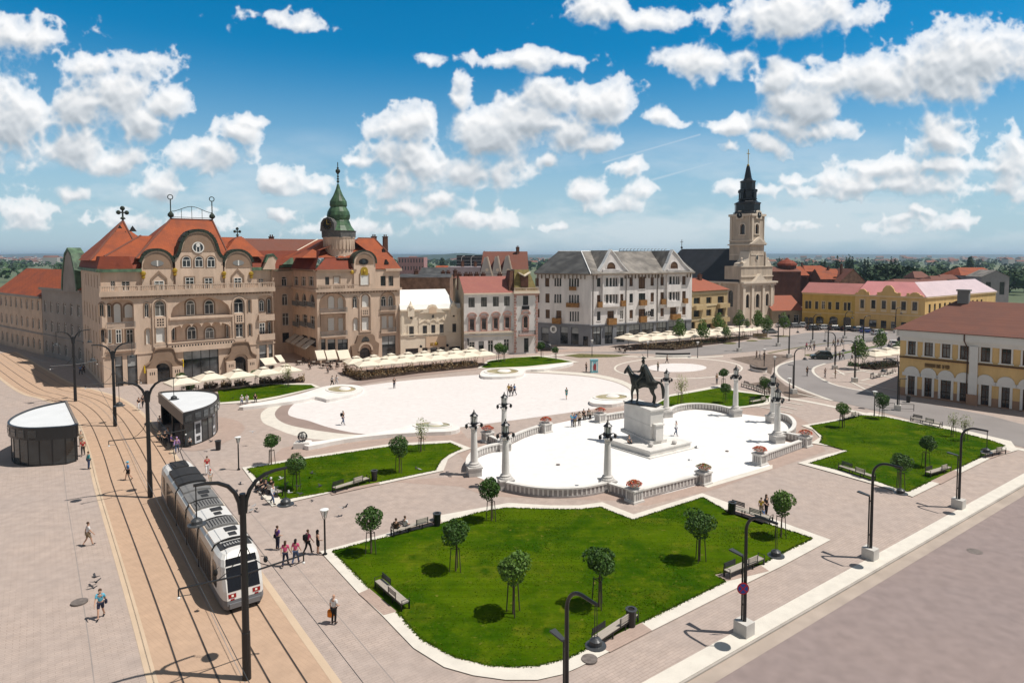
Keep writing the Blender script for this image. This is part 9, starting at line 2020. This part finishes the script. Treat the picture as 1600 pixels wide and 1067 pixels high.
for k,c in CL.items():mat('cloth_'+k,c,.85,var=.06,scale=8)
mat('eye_dark',(.02,.015,.012),.4,var=0)
POSE={}
def pose_nodes(pose):
 up=0.0
 if pose=='sit':up=-.44
 U=lambda z:z+up
 lean=.04 if pose=='walk' else 0
 n={'pel':(0,0,U(.95),.135,.10),'wai':(0,-lean*.4,U(1.12),.12,.088),'che':(0,-lean,U(1.32),.15,.10),'nek':(0,-lean,U(1.475),.052),'hd1':(0,-.015-lean,U(1.565),.068,.08),'hd2':(0,-.005-lean,U(1.645),.075,.09),'top':(0,.01-lean,U(1.70),.045),'nose':(0,-.105-lean,U(1.59),.013)}
 sw={'stand':(0,0),'walk':(.20,-.20),'sit':(-.10,-.12)}[pose]
 for s,k,a in((1,'L',sw[0]),(-1,'R',sw[1])):
  n['sh'+k]=(.175*s,-lean,U(1.405),.058);n['el'+k]=(.225*s,.03-lean+a*.5,U(1.13),.042)
  if pose=='sit':n['wr'+k]=(.17*s,-.24,U(1.06),.03);n['pa'+k]=(.15*s,-.31,U(1.04),.034,.02)
  elif pose=='stand' and s<0:n['wr'+k]=(.20*s,-.17,U(.98),.03);n['pa'+k]=(.17*s,-.24,U(.97),.034,.02)
  else:n['wr'+k]=(.235*s,-.04-lean+a,U(.90),.03);n['pa'+k]=(.235*s,-.06-lean+a*1.1,U(.82),.034,.02)
  if pose=='sit':n['hi'+k]=(.09*s,-.04,.50,.09);n['kn'+k]=(.10*s,-.44,.50,.06);n['an'+k]=(.10*s,-.42,.09,.042);n['to'+k]=(.105*s,-.56,.035,.036)
  elif pose=='walk':
   d=-s;n['hi'+k]=(.09*s,0,.89,.092)
   if d>0:n['kn'+k]=(.09*s,-.17,.52,.06);n['an'+k]=(.09*s,-.24,.10,.042);n['to'+k]=(.095*s,-.38,.06,.036)
   else:n['kn'+k]=(.09*s,.06,.50,.06);n['an'+k]=(.09*s,.30,.15,.042);n['to'+k]=(.095*s,.20,.04,.036)
  else:n['hi'+k]=(.09*s,0,.89,.092);n['kn'+k]=(.095*s,-.01,.50,.06);n['an'+k]=(.10*s,.03,.09,.042);n['to'+k]=(.11*s,-.11,.035,.036)
 return n
def fingers(mb,n,k,s):
 w,p=Vector(n['wr'+k][:3]),Vector(n['pa'+k][:3]);d=(p-w).normalized();side=Vector((0,1,0))if abs(d.y)<.6 else Vector((1,0,0));side=(side-d*side.dot(d)).normalized();nrm=d.cross(side)*(-s)
 for i,(o,l)in enumerate(((-.026,.062),(-.009,.075),(.009,.07),(.026,.055))):
  b=p+d*.025+side*o;mb.tube([b,b+d*l*.55+nrm*.004,b+d*l*.9+nrm*.022],[.0095,.0085,.006],5)
 b=p-side*.03;mb.tube([b-d*.02,b-side*.022+d*.02,b-side*.022+d*.055+nrm*.012],[.011,.0095,.007],5)
def person_meshes(pose,sleeve,lower,hair):
 key=(pose,sleeve,lower,hair)
 if key in POSE:return POSE[key]
 n=pose_nodes(pose);e=chain('pel','wai','che','nek','hd1','hd2','top')+[('hd1','nose')]
 for k in 'LR':e+=chain('che','sh'+k,'el'+k,'wr'+k,'pa'+k)+chain('pel','hi'+k,'kn'+k,'an'+k,'to'+k)
 R={}
 if('body',pose)not in POSE:
  b=MB();vs,fs=skin(n,e);b.add(vs,fs,0)
  for k,s in(('L',1),('R',-1)):b.cur=0;fingers(b,n,k,s)
  h=Vector(n['hd1'][:3])
  for s in(-1,1):
   b.ball((h.x+s*.030,h.y-.078,h.z+.052),.009,6,4,1);b.ball((h.x+s*.078,h.y+.01,h.z+.035),.018,6,5,0)
  b.box(h.x-.024,h.y-.082,h.z-.012,h.x+.024,h.y-.072,h.z-.004,1)
  POSE[('body',pose)]=b
 R['body']=POSE[('body',pose)]
 g=lambda*ks:{k:n[k]for k in ks}
 def grow(d,c,dr):return{k:(*v[:3],*[x+dr for x in v[3:]])for k,v in d.items()}
 if lower!='dress':
  nn=grow(g('pel','wai','che','shL','shR','elL','elR'),0,.017);x=n['nek'];nn['nb']=(x[0],x[1],x[2]-.05,.066)
  ee=chain('pel','wai','che','nb')
  for k in 'LR':
   if sleeve=='short':a,b2=Vector(n['sh'+k][:3]),Vector(n['el'+k][:3]);q=a.lerp(b2,.75);nn['el'+k]=(*q,.066)
   ee+=chain('che','sh'+k,'el'+k)
   if sleeve=='long':nn['wr'+k]=(*n['wr'+k][:3],.042);ee+=[('el'+k,'wr'+k)]
  vs,fs=skin(nn,ee);R['shirt']=MB().add(vs,fs)
 nn=grow(g('pel','hiL','hiR','knL','knR','anL','anR'),0,.014);ee=[]
 if lower=='dress':nn['wai']=(*n['wai'][:3],.135,.105);nn['che']=(*n['che'][:3],.165,.117);ee+=chain('pel','wai','che')
 for k in 'LR':
  ee+=chain('pel','hi'+k,'kn'+k)
  if lower in('shorts','dress'):a,b2=Vector(n['hi'+k][:3]),Vector(n['kn'+k][:3]);q=a.lerp(b2,.9);nn['kn'+k]=(*q,.10 if lower=='dress' else.085);nn.pop('an'+k)
  else:ee+=[('kn'+k,'an'+k)]
 vs,fs=skin(nn,ee);R['trousers']=MB().add(vs,fs)
 b=MB()
 for k in 'LR':
  a,t=Vector(n['an'+k][:3]),Vector(n['to'+k][:3]);d=(t-a);d.z=0;d=d.normalized();h=a-d*.045
  b.tube([(h.x,h.y,a.z-.02),(a.x,a.y,a.z-.025),(t.x,t.y,t.z+.01),tuple(t+d*.05)],[.042,.055,.05,.03],8,squash=.75)
 R['shoes']=b
 h=Vector(n['hd2'][:3]);b=MB()
 if hair!='bald':
  b.ball((h.x,h.y+.022,h.z+.022),.097,10,8,sz=.92)
  if hair=='long':b.lathe([(.03,-.26),(.075,-.20),(.088,-.05),(.085,.02),(.03,.07)],(h.x,h.y+.045,h.z),10)
  if hair=='cap':b.lathe([(.105,.0),(.104,.05),(.08,.10),(.02,.118)],(h.x,h.y,h.z+.02),12);b.box(h.x-.06,h.y-.19,h.z+.015,h.x+.06,h.y-.08,h.z+.03)
  R['hair']=b
 POSE[key]=R;return R
MESHC={}
BAGL={(158,'shoulder'):'navy bag at the hip of the person in bright blue nearest the camera',(522,'hand'):'orange carrier bag hanging from the hand of the bald person',(434,'shoulder'):'navy bag at the hip of the person in purple',(481,'back'):'black backpack on the person in pink next to the path lamp',(139,'shoulder'):'teal bag of the person before the left platform shelter',(536,'back'):'black backpack of the lone person on the left of the oval plaza'}
def person(px,py,pose,rz,shirt,trousers,hairc,lb,sleeve='short',lower='trousers',hair='short',skin_='fair',h=1.0,bag=None,z=.05,group='people on the square',at=None):
 g_=at if at is not None else G(px,py);loc=(g_[0],g_[1],z)
 t=thing('person',loc,lb,'person',group,rz);t.scale=(h,h,h);R=person_meshes(pose,sleeve,lower,hair)
 def part(nm,key,mats):
  ck=(nm,pose,sleeve,lower,hair)
  if ck not in MESHC:
   o=R[key].build(nm,mats);MESHC[ck]=o.data;o.data.polygons.foreach_set('use_smooth',[True]*len(o.data.polygons))
  else:o=bpy.data.objects.new(nm,MESHC[ck]);COL.objects.link(o)
  o.parent=t;o.location=(0,0,0)
  for s_,m_ in zip(o.material_slots,mats):s_.link='OBJECT';s_.material=MATS[m_]
  return o
 part('body','body',['skin_'+skin_,'eye_dark'])
 if 'shirt' in R:part('shirt','shirt',['cloth_'+shirt])
 part('dress' if lower=='dress' else lower,'trousers',['cloth_'+(shirt if lower=='dress' else trousers)]);part('shoes','shoes',['cloth_'+('white' if trousers in('shorts',)else 'black')])
 if 'hair' in R:part('cap' if hair=='cap' else 'hair','hair',['cloth_'+hairc])
 if bag:
  kind,col=bag;ca,sa=cos(rz),sin(rz);W=lambda x,y,zz:(loc[0]+(x*ca-y*sa)*h,loc[1]+(x*sa+y*ca)*h,loc[2]+zz*h)
  b=MB();nm,lab2={'back':('backpack','small backpack worn by the person'),'hand':('carrier_bag','bag hanging from the hand'),'shoulder':('shoulder_bag','bag hanging at the hip')}[kind]
  if kind=='back':c=(0,.19,1.25);sz=(.15,.08,.22)
  elif kind=='hand':c=(.25,-.06,.55);sz=(.17,.09,.20)
  else:c=(.26,.06,.92);sz=(.06,.14,.13)
  cc=W(*c);r=MB();pr=[(k*sz[0]*1.2,zz*sz[2]*h)for k,zz in((.7,-1),(1,-.8),(1,.5),(.75,.9),(.3,1))]
  r.lathe(pr,cc,10);v=r.v;r.v=[(cc[0]+(x-cc[0])*1,cc[1]+(y-cc[1])*(sz[1]/sz[0]if kind=='back' else 1),zz)for x,y,zz in v]
  bo=thing(nm,cc,BAGL[(int(px),kind)],'bag');r.build('bag_body','cloth_'+col,bo)
  s_=MB()
  if kind=='hand':s_.tube([W(.2,-.06,.72),W(.235,-.06,.80),W(.27,-.06,.72)],.012,4)
  elif kind=='shoulder':s_.tube([W(.25,.06,1.04),W(.10,-.13,1.30),W(-.08,-.03,1.47),W(0,.16,1.3),W(.25,.10,1.04)],.014,4)
  else:s_.tube([W(.09,.13,1.42),W(.10,-.10,1.40),W(.11,-.10,1.2),W(.10,.13,1.12)],.014,4);s_.tube([W(-.09,.13,1.42),W(-.10,-.10,1.40),W(-.11,-.10,1.2),W(-.10,.13,1.12)],.014,4)
  s_.build('strap','cloth_'+col,bo)
 return t
PI=pi
person(138,853,'walk',PI*.75,'white','khaki','brown','person in white shirt and shorts walking away on the left pavement',lower='shorts')
person(158,966,'walk',.35,'sky','navy','brown','person in bright blue shirt and dark shorts on the left pavement, nearest the camera',lower='shorts',bag=('shoulder','navy'))
person(201,750,'walk',-.9,'blue','black','sky','person in blue shirt and blue cap walking across the tram track',lower='shorts',hair='cap')
person(522,975,'stand',PI*.9,'white','black','grey_hair','bald person in white shirt and black trousers carrying a yellow and red bag',hair='bald',bag=('hand','orange'))
person(434,859,'stand',2.6,'purple','navy','brown','person in purple top with dark bag, left of the pink pair',bag=('shoulder','navy'))
person(446,885,'walk',PI,'pink','navy','brown','left person of the pair in pink tops by the nearest tram pole',hair='long')
person(462,882,'walk',PI*.95,'pink','denim','black','right person of the pair in pink tops by the nearest tram pole',hair='long')
person(481,866,'walk',2.5,'pink','black','brown','person in pink top with black backpack next to the path lamp',bag=('back','black'))
person(497,866,'stand',2.2,'black','black','black','person dressed in black standing beside the path lamp',hair='long',lower='dress')
person(426,788,'walk',1.2,'white','denim','brown','person in white shirt and jeans at the corner of the strip lawn',sleeve='long')
person(324,741,'walk',.5,'red','white','black','person in red top just behind the tram roof')
person(329,757,'walk',.6,'white','beige','red','small person in white with red cap beside the tram roof',hair='cap',h=.8)
person(277,708,'walk',.3,'lilac','denim','lilac','person in lilac top at the front tip of the tram shelter',sleeve='long')
person(268,703,'stand',2.0,'purple','black','brown','person in violet top standing in the mouth of the tram shelter')
person(258,697,'stand',1.0,'black','black','black','dark clad person waiting inside the tram shelter, in the middle')
person(263,692,'stand',.4,'grey','navy','brown','grey clad person waiting deep inside the tram shelter',sleeve='long')
person(249,688,'sit',.8,'khaki','black','black','seated person in khaki at the open side of the tram shelter',at=G(249,690))
person(250,672,'stand',.7,'white','grey','black','person in white top at the back end of the tram shelter')
person(292,697,'sit',.2,'lilac','black','brown','person in pale lilac seated at the glass corner of the tram shelter')
person(297,699,'stand',.4,'white','black','black','child in white beside the glass corner of the tram shelter',h=.65)
person(139,733,'stand',PI*.8,'teal','denim','brown','person in teal jacket and jeans in front of the left platform shelter',sleeve='long',bag=('shoulder','teal'))
person(130,712,'walk',.5,'red','black','grey_hair','person in dark red top by the left platform shelter')
person(127,697,'stand',.6,'beige','khaki','grey_hair','grey haired person in beige beside the left platform shelter',sleeve='long')
person(217,641,'walk',.9,'black','white','brown','person in black top and white trousers before the large palace')
person(223,637,'walk',.9,'black','black','black','person in black walking beside the one in white trousers before the palace')
person(378,632,'sit',.4,'white','denim','white','left seated person in white on the tail of the far left fountain',at=G(378,631.5))
person(386,631,'sit',.4,'white','grey','brown','middle seated person in white on the tail of the far left fountain',at=G(386,630.5))
person(399,629,'sit',.5,'black','black','black','right seated person in black on the tail of the far left fountain',at=G(399,628.5))
person(519,604,'walk',2.5,'white','black','black','left person of the white clad pair beside the dry brown hedge')
person(526,603,'walk',2.5,'white','white','black','right person of the white clad pair beside the dry brown hedge')
person(536,664,'walk',1.2,'black','denim','brown','person in black top and jeans alone on the left of the oval plaza',bag=('back','black'))
person(616,607,'stand',.5,'black','navy','brown','person in dark clothes alone near the hedge side of the oval plaza')
person(795,618,'walk',-.4,'yellow','black','brown','person in yellow in the group of three on the oval plaza')
person(799,619,'walk',-.6,'black','black','black','person in black in the group of three on the oval plaza')
person(804,618,'walk',-1.0,'blue','navy','brown','person in blue leaning forward in the group of three on the oval plaza')
person(885,624,'walk',.3,'teal','teal','brown','person in teal walking alone on the right of the oval plaza',lower='shorts')
person(894,667,'stand',.3,'sky','denim','brown','left one of two people in light blue by the far steps of the monument plaza')
person(898,667,'stand',-.4,'blue','khaki','grey_hair','right one of two people in light blue by the far steps of the monument plaza')
person(905,665,'stand',.2,'beige','black','black','person in beige standing right of the two in light blue')
person(914,656,'sit',.3,'black','black','black','left dark person seated on the bench by the far flower pier',at=G(912,655))
person(919,655,'sit',.3,'brown','black','brown','right dark person seated on the bench by the far flower pier',at=G(920,654))
person(916,581,'stand',.8,'black','black','black','dark clad person left of the blue advertising box')
person(1056,681,'walk',.7,'white','denim','grey','person in white and pale blue walking right of the statue pedestal',sleeve='long')
person(985,690,'sit',.3,'grey','black','brown','person in grey seated on the steps of the monument',z=.34,at=G(983,694,.6))
person(1042,568,'walk',1.3,'black','black','black','dark figure striding on the round white spot')
person(1120,600,'stand',.4,'khaki','grey','brown','person in khaki behind the far lantern columns')
person(1028,580,'stand',.6,'dark_green','black','brown','dark green clad person behind the yellow-green sapling')
person(1182,561,'walk',.5,'black','black','black','dark person on the paving left of the soil bed, left one of three')
person(1187,562,'walk',.6,'white','grey','grey','pale person on the paving left of the soil bed, middle one of three')
person(1194,563,'stand',.1,'brown','black','brown','brown clad person on the paving left of the soil bed, right one of three')
person(1261,588,'walk',.1,'black','black','black','person in black walking on the side road by himself')
person(1289,591,'walk',.3,'grey','grey','brown','person in grey at the kerb of the paved forecourt')
person(1305,591,'stand',1.2,'brown','khaki','brown','person in brown standing by the foot of the forecourt lamp')
for i,(x,y,c,lb)in enumerate(((1260,547,'pink','person in pink at the left of the group waiting at the verge'),(1266,548,'white','person in white in the middle of the group waiting at the verge'),(1272,548,'black','person in black at the right of the group waiting at the verge'),(1309,541,'black','dark person left in the group of four crossing beyond the verge'),(1315,540,'grey','grey person in the group of four crossing beyond the verge'),(1302,542,'beige','beige person in the group of four crossing beyond the verge'),(1306,562,'white','person in white on the crossing by the forecourt kerb, left'),(1312,563,'navy','person in navy on the crossing by the forecourt kerb, middle'),(1317,562,'white','striding person in white on the crossing by the forecourt kerb, right'),(1331,564,'white','striding person in white apart from the others on the crossing'))):
 person(x,y,'walk',random.uniform(-1,3),c,'black' if c!='black' else 'denim','brown',lb)
person(1189,806,'stand',-.6,'yellow','khaki','brown','person in yellow at the lawn tip beside the bench',h=.85)
person(1197,806,'stand',.6,'black','black','brown','person in black at the lawn tip bending towards a child',hair='long')
person(1193,812,'stand',.2,'blue','blue','brown','small child in blue at the lawn tip',h=.5)
A_=G(619,836);person(619,836,'sit',2.9,'brown','black','brown','left sitter in brown on the bench at the top of the front lawn',at=(A_.x,A_.y),z=.02)
A_=G(633,832);person(633,832,'sit',2.6,'white','grey','brown','right sitter in white on the bench at the top of the front lawn',at=(A_.x,A_.y),z=.02)
for i,(x,y,c,lb)in enumerate(((409,767,'black','left dark clad sitter at the corner of the strip lawn'),(416,771,'navy','middle navy clad sitter at the corner of the strip lawn'),(424,769,'black','right dark clad sitter with white cap at the corner of the strip lawn'))):
 person(x,y,'sit',-.6+.4*i,c,'black','black' if i<2 else 'white',lb,hair='short' if i<2 else 'cap')
person(126,586,'walk',.2,'blue','navy','black','person in blue in the shaded tram street');person(131,585,'walk',.3,'navy','black','black','person in navy in the shaded tram street')
for i,(x,y,c)in enumerate(((555,572,'black'),(512,583,'grey'),(483,577,'black'))):person(x,y,'sit' if i else 'stand',.4*i,c,'black','brown',['dark figure at the left end of the dry brown hedge','grey seated guest before the tower palace','dark seated guest before the tower palace'][i])
mat('pigeon',(.05,.052,.06),.7,var=.2,scale=20);mat('pigeon_pale',(.45,.45,.46),.7,var=.2,scale=20)
def pigeon(fly,mname):
 t=thing('pigeon',(0,0,0),'x','pigeon','pigeons over the paving');b=MB()
 b.tube([(-.20,0,.0),(-.08,0,.02),(0,0,.03),(.09,0,.06),(.12,0,.11),(.15,0,.12),(.19,0,.11)],[.012,.045,.065,.055,.032,.032,.006],8);b.box(-.30,-.035,-.005,-.17,.035,.008)
 b.build('body',mname,t)
 for s in(-1,1):
  w=MB()
  if fly:w.hexa([(.06,s*.03,.05),(-.08,s*.03,.05),(-.14,s*.34,.16),(.0,s*.30,.16),(.06,s*.03,.062),(-.08,s*.03,.062),(-.14,s*.34,.165),(.0,s*.30,.165)])
  else:w.tube([(.05,s*.05,.05),(-.10,s*.06,.03),(-.22,s*.03,.01)],[.03,.035,.008],6,squash=.5)
  w.build('wing',mname,t)
 return t
rb=random.Random(5);PB=[pigeon(True,'pigeon'),pigeon(False,'pigeon'),pigeon(True,'pigeon_pale'),pigeon(False,'pigeon_pale')]
spots=[(390,738,0),(404,748,0),(398,768,1.2),(446,757,.6),(452,770,.9),(440,748,1.4),(460,730,.7),(487,740,.4),(432,762,1.1),(401,795,.1),(397,790,.2),(393,797,.1),(417,745,.8),(466,760,.6),(470,772,.9),(536,794,.6),(540,792,.7),(148,902,.5),(150,910,.3),(364,622,.1),(395,675,1.5),(330,690,1.0),(500,760,1.2),(375,757,.5),(410,780,1.0),(650,731,.05),(655,733,.05),(1087,700,1.2)]
bl=['pale pigeon','dark pigeon']
pl_=['above the corner kerb of the strip lawn','near the lamp at the strip lawn','over the seated dark people','before the left ball tree of the strip lawn','low over the strip lawn edge','above the strip lawn tree','high by the strip lawn kerb','over the far kerb of the strip lawn','beside the hanging tram pole lamp','on the paving behind the tram, left','on the paving behind the tram, middle','on the paving behind the tram, right','over the corner of the strip lawn','over the strip lawn shadow','above the lower edge of the strip lawn','left of the pair by the path lamp','right of the pair by the path lamp','over the left pavement, upper','over the left pavement, lower','beside the seated people at the far fountain','over the paving before the shelter apron','beside the glass end of the shelter','over the middle of the strip lawn','over the paving behind the tram roof','low before the walking person in white','on the strip lawn, left of a pair','on the strip lawn, right of a pair','over the white monument plaza']
cnt=[0]*4
for(x,y,z),w in zip(spots,pl_):
 k=(0 if z>.25 else 1)if rb.random()<.75 else(2 if z>.25 else 3);p=G(x,y,z+.06)
 lb=('dark' if k<2 else 'pale')+(' flying' if k in(0,2)else ' walking')+' pigeon '+w
 if not cnt[k]:PB[k].location=p;PB[k].rotation_euler.z=rb.uniform(0,6);PB[k]['label']=lb;cnt[k]=1
 else:dup(PB[k],p,rb.uniform(0,6),lb)
for k in range(4):
 if not cnt[k]:PB[k].location=G(440+k*6,760,.06);PB[k]['label']='walking pigeon by the strip lawn, apart from the others'
